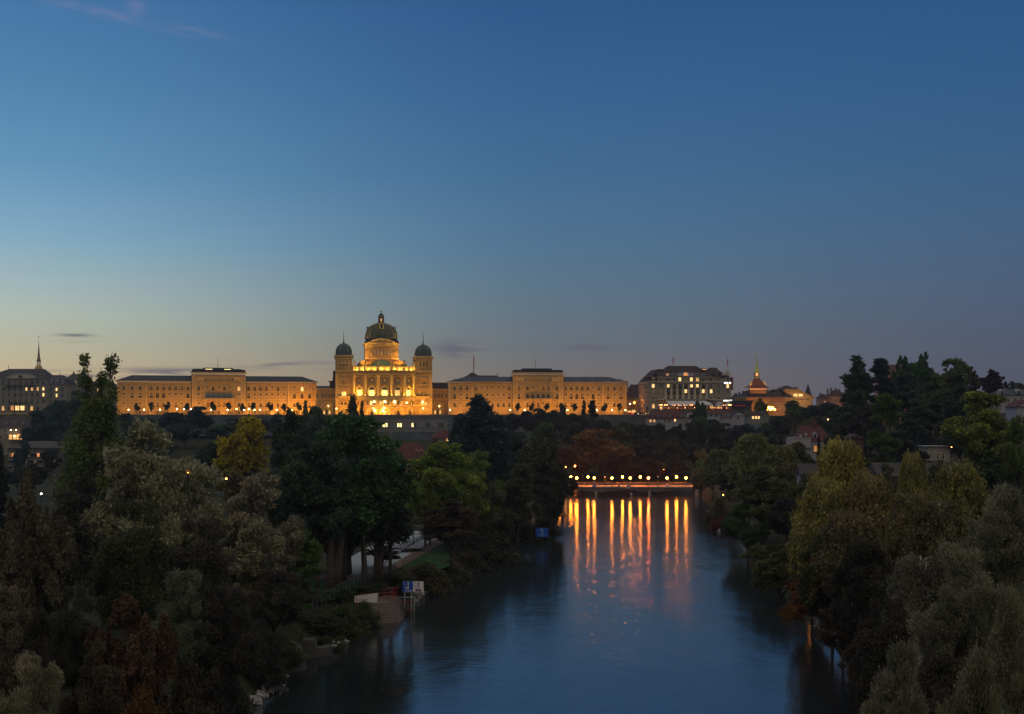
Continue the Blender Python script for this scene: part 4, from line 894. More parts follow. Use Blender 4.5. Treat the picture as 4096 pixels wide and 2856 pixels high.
    for i in range(8):
        u = U(742+i*107); o = MB(); o.lathe([(1.05,zc+.25),(1.0,Z(975)),(.72,Z(965)),(.66,Z(740)),(.95,Z(725)),(.95,Z(720))], 14, u, -.65); o.build('column', M['grey_trim'], r)
    MB().box(U(720),U(1515),-1.5,0,Z(720),Z(700)).box(U(720),U(1515),-1.7,0,Z(700),Z(695)).build('entablature', M['grey_fac'], r)
    MB().box(U(595),U(720),-1.6,0,Z(1008),Z(985)).box(U(1530),U(1650),-1.6,0,Z(1008),Z(985)).build('stone_balcony', M['grey_trim'], r)
    # side wall windows
    dv = Vector((fu-a, fw)); ln = dv.length; dv.normalize(); sa = math.atan2(-dv.y, -dv.x)
    for i in range(9):
        t = ln*(i+.7)/9.6; p = (a+dv.x*t, dv.y*t)
        for Y in (780, 880, 985, 1130):
            z = Z(Y, 437)
            window(r, p[0], z, 1.3, 2.2, False, 'dark' if (i*3+Y)%4 else 'half', p[1], sa, matset='grey_trim')
    for i in range(7):
        t = ln*(i+.6)/9.6; o = MB().box(-.9,.9,-.1,.0,0,2.2).build('shop_window', M['litW'], r, (a+dv.x*t, dv.y*t, -.9), sa)
    # big letters (illegible glare in the photo: blocks of light)
    for nm, X0, X1, Y0, Y1, seq in (('letter_sign',1808,1938,712,687,'111111 111'),('letter_sign',1798,1962,1035,1012,'11111111 111111')):
        u0, u1 = U(X0), U(X1); n = len(seq); w = (u1-u0)/n; m = MB()
        for i, ch in enumerate(seq):
            if ch == '1': m.box(u0+i*w+.05, u0+(i+1)*w-.05, -1.2, -1.05, Z(Y0), Z(Y1)+(0.15 if i%3 else 0))
        m.build(nm, M['signE'], r); MB().box(u0-.3,u1+.3,-1.04,-.9,Z(Y0)-.2,Z(Y1)+.3).build('sign_board', M['metal'], r)
    # entrance arches, canopy
    for X in (1725, 1920):
        m = MB(); u = U(X); n = 10; m.prism([(u+2.0*math.cos(math.pi*i/n), Z(1110)+2.0*math.sin(math.pi*i/n)) for i in range(n+1)], -2.6, -.4); m.build('half_round_awning', M['fabric'], r)
    # awning over the restaurant terrace
    m = MB(); a0, a1 = U(738), U(1480); z0, zq = Z(1024), Z(1092)
    for i in range(12):
        x0 = a0+(a1-a0)*i/12; x1 = a0+(a1-a0)*(i+1)/12; s0 = 1+.0; y0, y1 = -.45, -6.5
        f = lambda x: U(762)+(x-a0)/(a1-a0)*(U(1570)-U(762))
        dz = .0
        m.add([(x0,y0,z0),(x1-.04,y0,z0),(f(x1)-.04,y1,zq),(f(x0),y1,zq+.0)], [(0,1,2,3)])
        m.add([(f(x0),y1,zq),(f(x1)-.04,y1,zq),(f(x1)-.04,y1-.02,zq-.35),(f(x0),y1-.02,zq-.35)], [(0,1,2,3)])
    m.build('awning', M['fabric'], r)
    # heaters glowing under the awning
    for X in (624,718,862,969,1076,1183,1783,1883):
        g = thing('patio_heater', None, None, (U(X), -5.5, Z(1107))); g.parent = r
        MB().box(-.9,.9,-.12,.12,0,.3).build('glow_bar', M['heat'], g); MB().box(-1,1,-.15,.2,.32,.42).build('heater_hood', M['metal'], g)
    for X, Y, hh in ((520,1100,2.2),(665,1150,1.2)):
        MB().prism([(U(X)-.7,Z(Y+60)),(U(X)+.7,Z(Y+60)),(U(X)+.7,Z(Y)),(U(X),Z(Y-25)),(U(X)-.7,Z(Y))], -.1, -.02).build('lit_opening', M['litW'], r)
    return fr, r, U, Z
HF, HR, HU, HZ = hotel()
for i, (X, s) in enumerate(((590,1),(690,1.1),(830,1.1),(945,1),(1060,1.2),(1500,1.1),(1640,1.2),(1780,1.1),(2000,1.4),(2080,1.4))):
    p = HF.world(HU(X), -9-(i%2), HZ(1180)-.2); red = X > 1900
    t = thing('parasol', f'{"dark red" if red else "white"} parasol on the hotel restaurant terrace, {ORD[i]} from the left', 'parasol', p, 0, 'parasols on the hotel terrace')
    MB().lathe([(1.6*s,2.0),(1.55*s,2.05),(.8*s,2.45),(.05,2.7)], 8).build('canopy', M['redcloth' if red else 'fabric'], t); MB().cyl(0,0,0,2.6,.04,n=5).build('pole', M['metal'], t)
rg = random.Random(11)
for i in range(26):
    X = 600+i*50+rg.uniform(-12,12); p = HF.world(HU(X), -7.5-rg.random()*2.5, HZ(1180)-.2)
    t = thing('dining_table', f'small candle-lit dining table on the hotel terrace under the awning, number {i+1} from the left', 'table', p, 0, 'candle-lit tables on the hotel terrace')
    t['label'] = 'small candle-lit dining table with red cloth on the hotel restaurant terrace'
    MB().cyl(0,0,.7,.76,.5,n=10).cyl(0,0,.35,.72,.52,.5,10).build('table_top', M['redcloth'], t); MB().cyl(0,0,0,.4,.05,n=5).build('leg', M['metal'], t); MB().cyl(0,0,.78,1.0+.3*rg.random(),.14,.12,6).build('lantern', M['litO' if i%3 else 'heat'], t)
# terrace podium of the hotel, bar
p0 = HF.world(HU(430), 0, 0)
pod = thing('podium', 'low stone podium carrying the hotel restaurant terrace', 'podium', (HF.x0, HF.y0, HF.z0), HF.a)
MB().box(HU(470), HU(2230), -12, -.5, -3, HZ(1180)-.25).build('masonry', M['conc_d'], pod)
m = MB(); u = HU(480)
while u < HU(1300): m.box(u,u+.06,-12,-11.9,HZ(1180)-.2,HZ(1180)+.7); u += 1.2
m.box(HU(480),HU(1300),-12,-11.92,HZ(1180)+.7,HZ(1180)+.78); m.build('railing', M['metal'], pod)
br = thing('bar_pavilion', 'brightly lit glass bar pavilion on the right of the hotel terrace', 'pavilion', HF.world(HU(1640), -8, HZ(1180)-.2), HF.a)
MB().box(-4.6,4.6,-.1,3.5,2.6,2.85).box(-4.5,-4.35,0,3.4,0,2.6).box(4.35,4.5,0,3.4,0,2.6).build('frame', M['metal'], br)
m = MB(); rg = random.Random(4)
for i in range(26): x = rg.uniform(-4,4); z = rg.choice((.3,.75,1.2,1.7)); m.box(x-.22,x+.22,1.5,1.6,z,z+.28)
m.build('lit_shelf', M['signE2'] if 'signE2' in M else M['litB'], br); MB().box(-4,4,1.6,1.75,0,2.2).build('back_wall', M['redcloth'], br)
pv = thing('dark_pavilion', 'dark flat-roofed pavilion between hotel and tower roof', 'pavilion', HF.world(HU(2090), -6, HZ(1180)-.2), HF.a)
MB().box(-6,6,-2,5,3.2,5.2).build('roof', M['slate_blue'], pv); MB().box(-5.7,6,0,5,0,3.2).build('wall', M['conc_d'], pv)

flagpole('flagpole with furled red flag on the left of the hotel roof', HF.world(HU(908), 5, HZ(380)), (HZ(205)-HZ(380)), 4.0)
flagpole('flagpole with red flag above the hotel corner crest', HF.world(HU(1877), 0, HZ(470)), (HZ(240)-HZ(470)), 3.9, )
tp = thing('rooftop_pole', 'short bare pole on the right of the hotel ridge', 'pole', HF.world(HU(1332), 7, HZ(378))); MB().cyl(0,0,0,HZ(300)-HZ(378),.08,.05,5).ball((0,0,HZ(300)-HZ(378)),.15,6,4).build('pole', M['metal'], tp)
# roof with flag behind the right wing
fb = Fr(ex(235), 790, 3); rb = fb.root('rear_building', 'dark steep roof with pyramid end behind the right wing', 'building')
zz = lambda Y: (HY-(1380+Y*.331))*790/F; w = (ex(650)-ex(235))*790/F
MB().box(0,w,0,12,0,zz(388)).build('wall', M['stone'], rb); m = MB(); hip(m,2,w,0,12,zz(388),zz(366),0,1,2); m.build('roof', M['slate'], rb); m = MB(); hip(m,-.2,5.6*2-1,-.5,10,zz(388),zz(330),4.6,4.6,4.6); m.build('pyramid_roof', M['slate'], rb)
MB().cyl(w-.8,2,zz(366),zz(338),.25,.1,6).build('finial', M['copper'], rb)
flagpole('tall pole with long red flag above the right wing roof', fb.world(5.6,5,zz(332)), zz(115)-zz(332), 12)

# dark house between right wing and hotel, with bus and cars in the street
rb = Fr(2498, 800, 0).root('gabled_house', 'dark steep-roofed house glimpsed between right wing and hotel', 'house')
MB().box(0,14,0,14,0,11).build('wall', M['cream'], rb); m = MB(); hip(m,-.5,14.5,-.5,14.5,11,19.3,5,5,6); m.build('roof', M['tile_dark'], rb); MB().box(1.6,2.4,2,3,14,21.5).build('chimney', M['conc'], rb)
lw = Fr(2505, 775, 0).root('annex', 'low cream annex lit by the street lamps beside the right wing', 'building'); MB().box(0,6.5,0,8,0,9.6).build('wall', M['cream'], lw); MB().box(-.2,6.8,-.3,8,9.6,9.9).build('roof', M['tile_dark'], lw); window(lw,2,5,1.1,1.8,False,'dark',0); window(lw,4.5,5,1.1,1.8,False,'dark',0)
lamp_post('tall street lamp with starry orange light between right wing and hotel', P(2537,1660,758), 7.3, .38, M['lampE'])
lamp_post('round street lamp left of the brightest lamp beside the right wing', P(2520,1660,762), 6.6, .26, M['lampW'])
def vehicle(kind, label, loc, rz, bus=False):
    t = thing(kind, label, 'bus' if bus else 'car', loc, rz)
    if bus:
        MB().slab([(-1.25,-5.5),(1.25,-5.5),(1.25,5.5),(-1.25,5.5)], .4, 2.95).build('body', M['busred'], t)
        MB().box(-1.15,1.15,-5.3,5.3,2.95,3.1).build('roof', M['white'], t)
        MB().box(-1.05,1.05,-5.56,-5.5,1.5,2.5).box(-1.27,-1.25,-5,5,1.5,2.5).box(1.25,1.27,-5,5,1.5,2.5).build('window', M['litW'], t); MB().box(-.9,.9,-5.57,-5.5,2.6,2.9).build('destination_panel', M['litW'], t)
    else:
        m = MB(); m.v = []; m.prism([(-2.1,.35),(2.1,.35),(2.15,.8),(1.2,.95),(.6,1.42),(-1.1,1.42),(-1.7,.95),(-2.15,.85)], -.85, .85); m.v = [(y, x, z) for x, y, z in m.v]; m.build('body', M['car'], t)
        m = MB(); m.prism([(1.05,.97),(.55,1.36),(-1.0,1.36),(-1.5,.97)], -.87, .87); m.v = [(y, x, z) for x, y, z in m.v]; m.build('window', M['glass'], t)
    L2 = 4.0 if bus else 1.35; W2 = 1.2 if bus else .8
    for sx in (-1, 1):
        for sy in (-1, 1):
            m = MB(); n = 12; rr = .45 if bus else .33; m.prism([(rr*math.cos(2*math.pi*i/n), rr+rr*math.sin(2*math.pi*i/n)) for i in range(n)], -.12, .12); m.v = [(y+sx*W2, x+sy*L2, z) for x, y, z in m.v]; m.build('wheel', M['rubber'], t)
    e = 5.58 if bus else 2.16
    for sx in (-1, 1): MB().box(sx*W2*.8-.14,sx*W2*.8+.14,-e-.02,-e+.03,.75,.98).build('tail_light', M['tail'], t); MB().box(sx*W2*.8-.14,sx*W2*.8+.14,e-.03,e+.02,.65,.85).build('headlight', M['head'], t)
vehicle('city_bus', 'red city bus with lit windows in the street beside the right wing', P(2526,1660,752), .15, True)
vehicle('parked_car', 'dark car with red tail lights just right of the red bus', P(2549,1660,745), 1.3)
vehicle('parked_car', 'dark car half hidden behind the wall nearest the hotel corner', P(2568,1660,742), 1.5)

# ------------------------------------------------------------------ far left hotel with curved gable
def bern():
    fr = Fr(-60, 735, 2, 30.0); bx = lambda X: X*.13742; by = lambda Y: 1440+Y*.13742
    r = fr.root('corner_hotel', 'grey hotel with curved gable and lit arched windows, far left', 'hotel')
    U = lambda X: fr.u(bx(X)); Z = lambda Y: (HY-by(Y))*738/F; b = U(1400); e = U(1925); base = Z(1480)
    m = MB(); m.box(0,b,0,18,base,Z(530)); m.box(b,e,.6,18,base,Z(715)); m.build('wall', M['grey_fac'], r)
    m = MB(); m.box(-.1,b+.1,-.6,0,Z(545),Z(530)); m.box(b,e+.6,-.1,.6,Z(722),Z(710)); m.box(e,e+.6,.5,18,Z(722),Z(710))
    for Y in (905,1085,1265,1480): m.box(0,b,-.12,0,Z(Y+5),Z(Y-5)); m.box(b,e,.45,.6,Z(Y+15),Z(Y+5))
    for q in (b-.4,): m.box(q-.1,q+.1,-.2,0,base,Z(545))
    m.box(U(1050),b,-.4,0,Z(712),Z(700)); m.box(0,U(150),-.4,0,Z(698),Z(690)); m.build('cornice', M['grey_trim_d'], r)
    m = MB(); hip(m,-3,b+.2,-.6,18,Z(530),Z(250),U(170)+3,U(1400)-U(1110),7); m.build('roof', M['slate_r'], r)
    m = MB(); hip(m,b,e+.5,0,18,Z(710),Z(560),.1,.8,1.2); hip(m,b,e-.4,1.2,17,Z(560),Z(430),0,U(1925)-U(1700),6); m.build('mansard_roof', M['slate_r'], r)
    def arcp(x0, x1, z0, z1, n=14):
        w = (x1-x0)/2; h = z1-z0; Rr = (w*w+h*h)/(2*h); a0 = math.asin(w/Rr); return [((x0+x1)/2+Rr*math.sin(a0-2*a0*i/n), z0+h-Rr+Rr*math.cos(a0-2*a0*i/n)) for i in range(n+1)]
    MB().prism(arcp(U(150),U(1080),Z(540),Z(395)), -1.0, 4).build('curved_gable', M['grey_trim'], r); m = MB()
    s1 = arcp(U(140),U(1090),Z(545),Z(390)); s2 = arcp(U(185),U(1045),Z(538),Z(404))
    for i in range(14): m.prism([s2[i],s1[i],s1[i+1],s2[i+1]], -1.3, 2)
    m.build('gable_moulding', M['white'], r); MB().prism([(U(610)+1.2*math.cos(.524*i), Z(484)+.7*math.sin(.524*i)) for i in range(12)], -1.1, -1.0).build('oval_window', M['glass'], r)
    XS = [100,265,435,600,770,935,1100,1265]
    S = {'d':'dark','r':'brown','L':'lit2','o':'lit','h':'half','b':'blind'}
    for (Y0, Y1, st) in ((700,600,'ddrdrddd'),(890,800,'ddrdLooL'),(1060,965,'rrddrddL'),(1255,1150,'ddrrrrrd')):
        for X, s in zip(XS, st):
            if Y0 == 700 and 200 < X < 1000: window(r, U(X), Z(735), 1.1, Z(605)-Z(735), False, S[s], 0, matset='grey_trim_d')
            else: window(r, U(X), Z(Y0), 1.05, Z(Y1)-Z(Y0), False, S[s], 0, matset='grey_trim_d')
    for (Y0, Y1, st) in ((900,810,'dLd'),(1080,985,'rLd'),(1250,1160,'rdd')):
        for X, s in zip((1480,1640,1808), st): window(r, U(X), Z(Y0), 1.0, Z(Y1)-Z(Y0), False, S[s], .6, matset='grey_trim_d')
    for X in (1487,1650,1815):
        g = thing('dormer', None, None, (U(X), -.1, Z(700))); g.parent = r; MB().prism([(-.85,0),(.85,0),(.85,1.9),(0,2.4),(-.85,1.9)], 0, 3).build('dormer_box', M['white'], g); MB().box(-.4,.4,-.06,0,.3,1.8).build('pane', M['glass'], g)
    for X, s in ((90,'lit'),(260,'dark'),(925,'lit'),(1095,'dark')): window(r, U(X), Z(1465), 1.4, 2.4, True, s, 0, matset='grey_trim_d')
    m = MB(); m.box(U(150),U(1050),-1.6,0,Z(760),Z(745)); u = U(150)
    while u < U(1050): m.box(u,u+.05,-1.6,-1.55,Z(745),Z(745)+.8); u += .4
    m.box(U(150),U(1050),-1.6,-1.54,Z(745)+.8,Z(745)+.88); m.build('balcony', M['metal'], r)
    for X in (185,350,515,685,850,1015): MB().box(U(X)-.2,U(X)+.2,-1.2,0,Z(790),Z(762)).build('bracket', M['grey_trim'], r)
    m = MB(); m.box(U(320),U(830),-3,0,Z(1480),Z(1300)); m.build('bay', M['grey_fac'], r)
    for X in (415,): MB().box(U(X)-.8,U(X)+.8,-3.08,-3,Z(1460),Z(1335)).build('window', M['litO'], r)
    for X in (555,705): MB().box(U(X)-1.1,U(X)+1.1,-3.08,-3,Z(1465),Z(1335)).build('window', M['litB'], r); MB().box(U(X)-.05,U(X)+.05,-3.12,-3.08,Z(1465),Z(1335)).build('window_bar', M['metal'], r)
    for X, Y, t in ((178,250,170),(1250,300,290),(1675,430,360)): MB().cyl(U(X),4,Z(Y)-.5,Z(t)+.2,.18,.1,6).ball((U(X),4,Z(t)+.1),.26,6,4).build('finial', M['tile_dark'], r)
    # planters on the bay
    m = MB(); rg = random.Random(5)
    for i in range(60): x = rg.uniform(U(310),U(880)); m.ball((x,-2.6+rg.random(),Z(1290)+rg.random()*1.2),rg.uniform(.15,.4),5,3)
    m.build('planter', M['soil'], r)
    # lit street-level storey
    s = thing('retaining_arcade', 'orange-lit panelled retaining wall below the far left hotel', 'wall', fr.world(0,-2,0), fr.a); z0 = (HY-1690)*733/F; z1 = base
    MB().box(0,e+1,0,1,z0,z1-.1).build('masonry', M['cream'], s); m = MB(); m.box(0,e+1,-.8,0,z1-.1,z1+.25)
    for X in (170,210,720,770,1350): u = U(X); m.box(u-.25,u+.25,-.3,0,z0,z1-.1)
    for X in (50,440,585,980): u = U(X); m.box(u-.08,u+.08,-.1,0,z0+3,z1-.1)
    m.box(0,e,-.5,0,(HY-1674)*733/F-.15,(HY-1674)*733/F+.15); m.build('pilaster', M['grey_trim'], s)
    for i, X in enumerate((120, 480, 860, 1180)):
        p = fr.world(U(X), -6, 0); floodlight(fr, U(X), -7, z0+.1, U(X), -2, (z0+z1)/2, 900, f'{ORD[i]} wall-washing light from the left below the far left hotel', (1,.5,.2), 120)
    return fr
M['slate_r'] = mat('purple_brown_slate', (.04,.028,.036), .6, .25, .6)
BF = bern()
# church spire behind
cs = thing('church_spire', 'slender gilded church spire with bulbous base behind the far left hotel', 'church spire', P(155,1480,900)-Vector((0,0,30)))
zz = lambda y: (HY-y)*900/F+30-(CAMZ-(1480-HY)*900/F-30)-0
b0 = P(155,1480,900).z-30; zf = lambda py: P(155,py,900).z-b0
MB().box(-3,3,-3,3,0,zf(1480)).build('tower', M['stone'], cs); MB().lathe([(2.75,zf(1484)),(2.8,zf(1474)),(2.3,zf(1465)),(1.5,zf(1462))], 8).build('bulb', M['goldroof'] if 'goldroof' in M else M['cream'], cs)
m = MB()
for i in range(8): an = i*math.pi/4; m.cyl(1.15*math.cos(an),1.15*math.sin(an),zf(1463),zf(1444),.22,n=5)
m.lathe([(1.5,zf(1464)),(1.5,zf(1461))],8); m.lathe([(1.4,zf(1446)),(1.55,zf(1442))],8); m.build('belfry', M['trim_d'], cs)
MB().lathe([(1.65,zf(1442)),(1.1,zf(1436)),(.6,zf(1410)),(.25,zf(1380)),(.08,zf(1368)),(.05,zf(1348))], 8).build('spire', M['goldsp'] if 'goldsp' in M else M['trim_d'], cs)
MB().ball((0,0,zf(1368)),.25,6,4).box(-1.0,1.0,-.04,.04,zf(1348),zf(1347)+.1).build('weather_vane', M['metal'], cs)
floodlight(Fr(155,893,0), 0, -3, zf(1480)-30, 0, 4, zf(1450), 2600, 'floodlight below the church spire', (1,.45,.1), 90)

# generic house -----------------------------------------------------------
def house(name, label, px0, px1, ye, yr, yb, d, wallm, roofm, a=0, depth=10, hipx=2.5, wins=(), dorm=(), chim=(), gable=False, over=.5, wsize=(1.0,1.4), cat='house'):
    fr = Fr(px0, d, a, 0); r = thing(name, label, cat, (fr.x0, fr.y0, 0), fr.a); w = fr.u(px1); zf = lambda y: CAMZ-(y-HY)*d/F
    ze, zr, zb = zf(ye), zf(yr), min(zf(yb), gz(fr.x0, d)-.5)
    MB().box(0,w,0,depth,zb,ze).build('wall', wallm, r)
    if gable == 'front': rf = MB().prism([(-over,ze-.1),(w+over,ze-.1),(w/2,zr)], -over, depth).build('roof', roofm, r); MB().prism([(0,ze),(w,ze),(w/2,zr-.5)], -over-.02, -over+.01).build('gable_wall', wallm, r)
    elif gable: rf = MB().add([(-over,-over,ze),(w+over,-over,ze),(w+over,depth+over,ze),(-over,depth+over,ze),(-over,depth/2,zr),(w+over,depth/2,zr)],[(0,1,5,4),(2,3,4,5),(1,2,5),(3,0,4),(3,2,1,0)]).build('roof', roofm, r)
    else: m = MB(); hip(m,-over,w+over,-over,depth+over,ze,zr,hipx,hipx,depth*.45); rf = m.build('roof', roofm, r)
    for (px, y, st) in wins: window(r, fr.u(px), zf(y)-wsize[1]/2, wsize[0], wsize[1], False, st, 0, matset='grey_trim')
    for (px, y) in dorm:
        g = thing('dormer', None, None, (fr.u(px), .6, zf(y)-.9)); g.parent = r; MB().prism([(-.75,0),(.75,0),(.75,1.3),(0,1.9),(-.75,1.3)], 0, 3).build('dormer_box', wallm, g); MB().box(-.35,.35,-.06,0,.25,1.2).build('pane', M['glass'], g)
    for (px, y) in chim: MB().box(fr.u(px)-.45,fr.u(px)+.45,depth*.4,depth*.4+.9,ze,zf(y)).box(fr.u(px)-.55,fr.u(px)+.55,depth*.4-.1,depth*.4+1,zf(y),zf(y)+.2).build('chimney', M['conc_d'], r)
    return r, fr, zf
M['pinkwall'] = mat('pink_render', (.38,.2,.14), .85, .1, .6)
# villa and modern block at the left
r, fr, zf = house('mansard_villa', 'dark mansard villa with lit veranda below the far left hotel', -40, 118, 1712, 1664, 1765, 640, M['grey_fac'], M['slate_r'], 0, 12, 6, [(20,1722,'dark'),(95,1722,'dark')], [(18,1695),(55,1692),(88,1697)], [(38,1655)])
m = MB(); m.box(fr.u(40),fr.u(118),-2.5,0,zf(1760),zf(1735)); m.build('veranda', M['cream'], r)
for px in (50,66,80,96): MB().box(fr.u(px)-.7,fr.u(px)+.7,-2.58,-2.5,zf(1757),zf(1738)).build('window', M['litW' if px != 96 else 'litO'], r)
MB().box(fr.u(38),fr.u(119),-2.9,0.1,zf(1735),zf(1731)).build('veranda_roof', M['grey_trim'], r)
for px, py in ((53,1720),(74,1720),(67,1743),(88,1743)):
    g = thing('veranda_lamp', None, None, (fr.u(px), -3.0, zf(py))); g.parent = r; MB().ball((0,0,0),.2,8,6).build('lamp_globe', M['lampW'], g); MB().box(-.05,.05,0,.5,.1,.2).build('bracket', M['metal'], g)
r, fr, zf = house('office_block', 'modern flat-roofed grey block with window bands at the left', 30, 232, 1792, 1788, 1900, 540, M['conc_d'], M['conc_d'], 0, 16, .3, [], [], [])
MB().box(fr.u(100),fr.u(205),1,8,zf(1792),zf(1767)).build('penthouse', M['grey_wall'], r); rg = random.Random(8)
for ri, (ya, yb_) in enumerate(((1827,1813),(1852,1841),(1876,1866))):
    MB().box(.3,fr.u(230),-.1,0,zf(yb_)+.15,zf(yb_)+.3).build('window_band', M['grey_trim'], r)
    for i in range(15):
        px = 40+i*12.6; st = 'glass' if (i*7+ri)%3 else 'blind'; st = 'litB' if (ri == 0 and i in (12,13)) else ('litO' if ri == 0 and i in (1,5,9) else st)
        MB().box(fr.u(px)-.55,fr.u(px)+.55,-.08,-.01,zf(ya),zf(yb_)).build('window', M[st], r)
house('link_house', 'dark slate-roofed house behind the poplar left of the left wing', 262, 330, 1515, 1495, 1600, 770, M['grey_fac'], M['slate_r'], 0, 12, 3, [(280,1530,'dark'),(300,1530,'lit')], [], [(283,1488)])
house('link_house', 'dark town house just left of the left wing, hidden by the poplar', 335, 452, 1545, 1526, 1600, 790, M['grey_fac'], M['slate_r'], 0, 12, 3, [(350,1560,'lit'),(372,1560,'dark'),(392,1560,'lit'),(412,1560,'dark')])
# houses below the hotel
zt = lambda y, d=690: CAMZ-(y-HY)*d/F
r, fr, zf = house('row_house', 'long white house with red roof and round dormers below the hotel', 2592, 2772, 1673, 1637, 1725, 700, M['white'], M['tile'], 0, 12, 9, [(2602,1683,'lit'),(2617,1683,'lit'),(2660,1684,'dark'),(2678,1684,'dark'),(2700,1681,'lit2'),(2730,1684,'dark'),(2745,1684,'dark'),(2725,1702,'dark'),(2740,1702,'dark')], [], [(2592,1628)])
MB().add([(-1,-1.2,zf(1673)),(fr.u(2720),-1.2,zf(1673)),(fr.u(2720),0,zf(1655)),(0,0,zf(1655))],[(0,1,2,3)]).build('lower_roof', M['tile'], r)
for px in (2609,2633,2657,2680):
    g = thing('round_dormer', None, None, (fr.u(px), -1.1, zf(1662))); g.parent = r; m = MB(); m.prism([(.7*math.cos(math.pi*i/6),.7*math.sin(math.pi*i/6)) for i in range(12)], 0, 1.5); m.build('dormer_ring', M['white'], g); m = MB(); m.prism([(.45*math.cos(math.pi*i/6),.45*math.sin(math.pi*i/6)) for i in range(12)], -.06, 0); m.build('pane', M['glass'], g)
for px in (2720,2745): MB().box(fr.u(px)-1.5,fr.u(px)+1.5,-.4,.5,zf(1668),zf(1658)).build('window', M['shutter'], r)
g = thing('curved_dormer', None, None, (fr.u(2768), -.6, zf(1672))); g.parent = r; MB().prism([(-3.2,0)]+[(2.6*math.cos(math.pi*i/8),1.6+1.3*math.sin(math.pi*i/8)) for i in range(9)][::1]+[(-3.2,1.4)], 0, 5).build('dormer_box', M['white'], g); MB().box(-1.6,1.6,-.06,0,.2,1.8).build('pane', M['glass'], g)
r, fr, zf = house('row_house', 'white house with long red hipped roof, right of the curved dormer', 2780, 2925, 1653, 1639, 1705, 695, M['white'], M['tile'], 0, 12, 6)
for i in range(7): MB().box(fr.u(2835+i*10)-.45,fr.u(2835+i*10)+.45,-.08,0,zf(1666),zf(1656)).build('window', M['glass' if i%2 else 'shutter'], r)
house('garden_house', 'small red-roofed garden house below the white houses', 2888, 2925, 1672, 1658, 1690, 680, M['white'], M['tile'], 0, 6, 3)
r, fr, zf = house('gabled_house', 'small white gabled house with shuttered window below the dark pavilion', 2929, 2980, 1662, 1646, 1690, 690, M['white'], M['tile_dark'], 0, 8, 2, [(2952,1670,'dark')], gable='front')
house('long_house', 'blue-grey house with three lit dormer windows below the park terrace', 2978, 3075, 1664, 1645, 1700, 690, M['shutter'], M['tile_dark'], 0, 10, 3, [(3012,1670,'lit2'),(3024,1670,'lit2'),(3035,1670,'lit2'),(3060,1668,'dark'),(3003,1690,'dark'),(3016,1690,'dark'),(3030,1690,'dark'),(3045,1690,'dark')], [(2990,1652),(3056,1652)], [(2952,1640)])
# house centre-left between trees, roof below the wall
r, fr, zf = house('chalet_house', 'house with brown hipped roof, two dormers and pink walls in the tree gap', 1588, 1712, 1827, 1772, 1900, 520, M['pinkwall'], M['tile'], 8, 11, 4, [(1656,1843,'dark'),(1670,1843,'dark'),(1690,1845,'dark')], [(1668,1806),(1686,1806)], [(1579,1770)], over=1.0)
MB().cyl(fr.u(1623),4.5,zf(1772),zf(1760),.15,.05,5).build('finial', M['copper'], r); MB().box(0,fr.u(1712),-1.6,-1.5,zf(1862),zf(1850)).build('balcony', M['white'], r)
house('white_house', 'sliver of a white house behind the big dark tree', 1535, 1556, 1765, 1760, 1830, 560, M['white'], M['tile_dark'], 0, 8, .5)
house('tile_roofed_house', 'small house with steep red-brown tiled roof against the terrace wall', 1738, 1812, 1752, 1722, 1775, 640, M['timber'], M['tile'], 12, 9, 4, [(1762,1759,'dark'),(1778,1759,'dark'),(1790,1759,'lit')], [], [], over=.9)
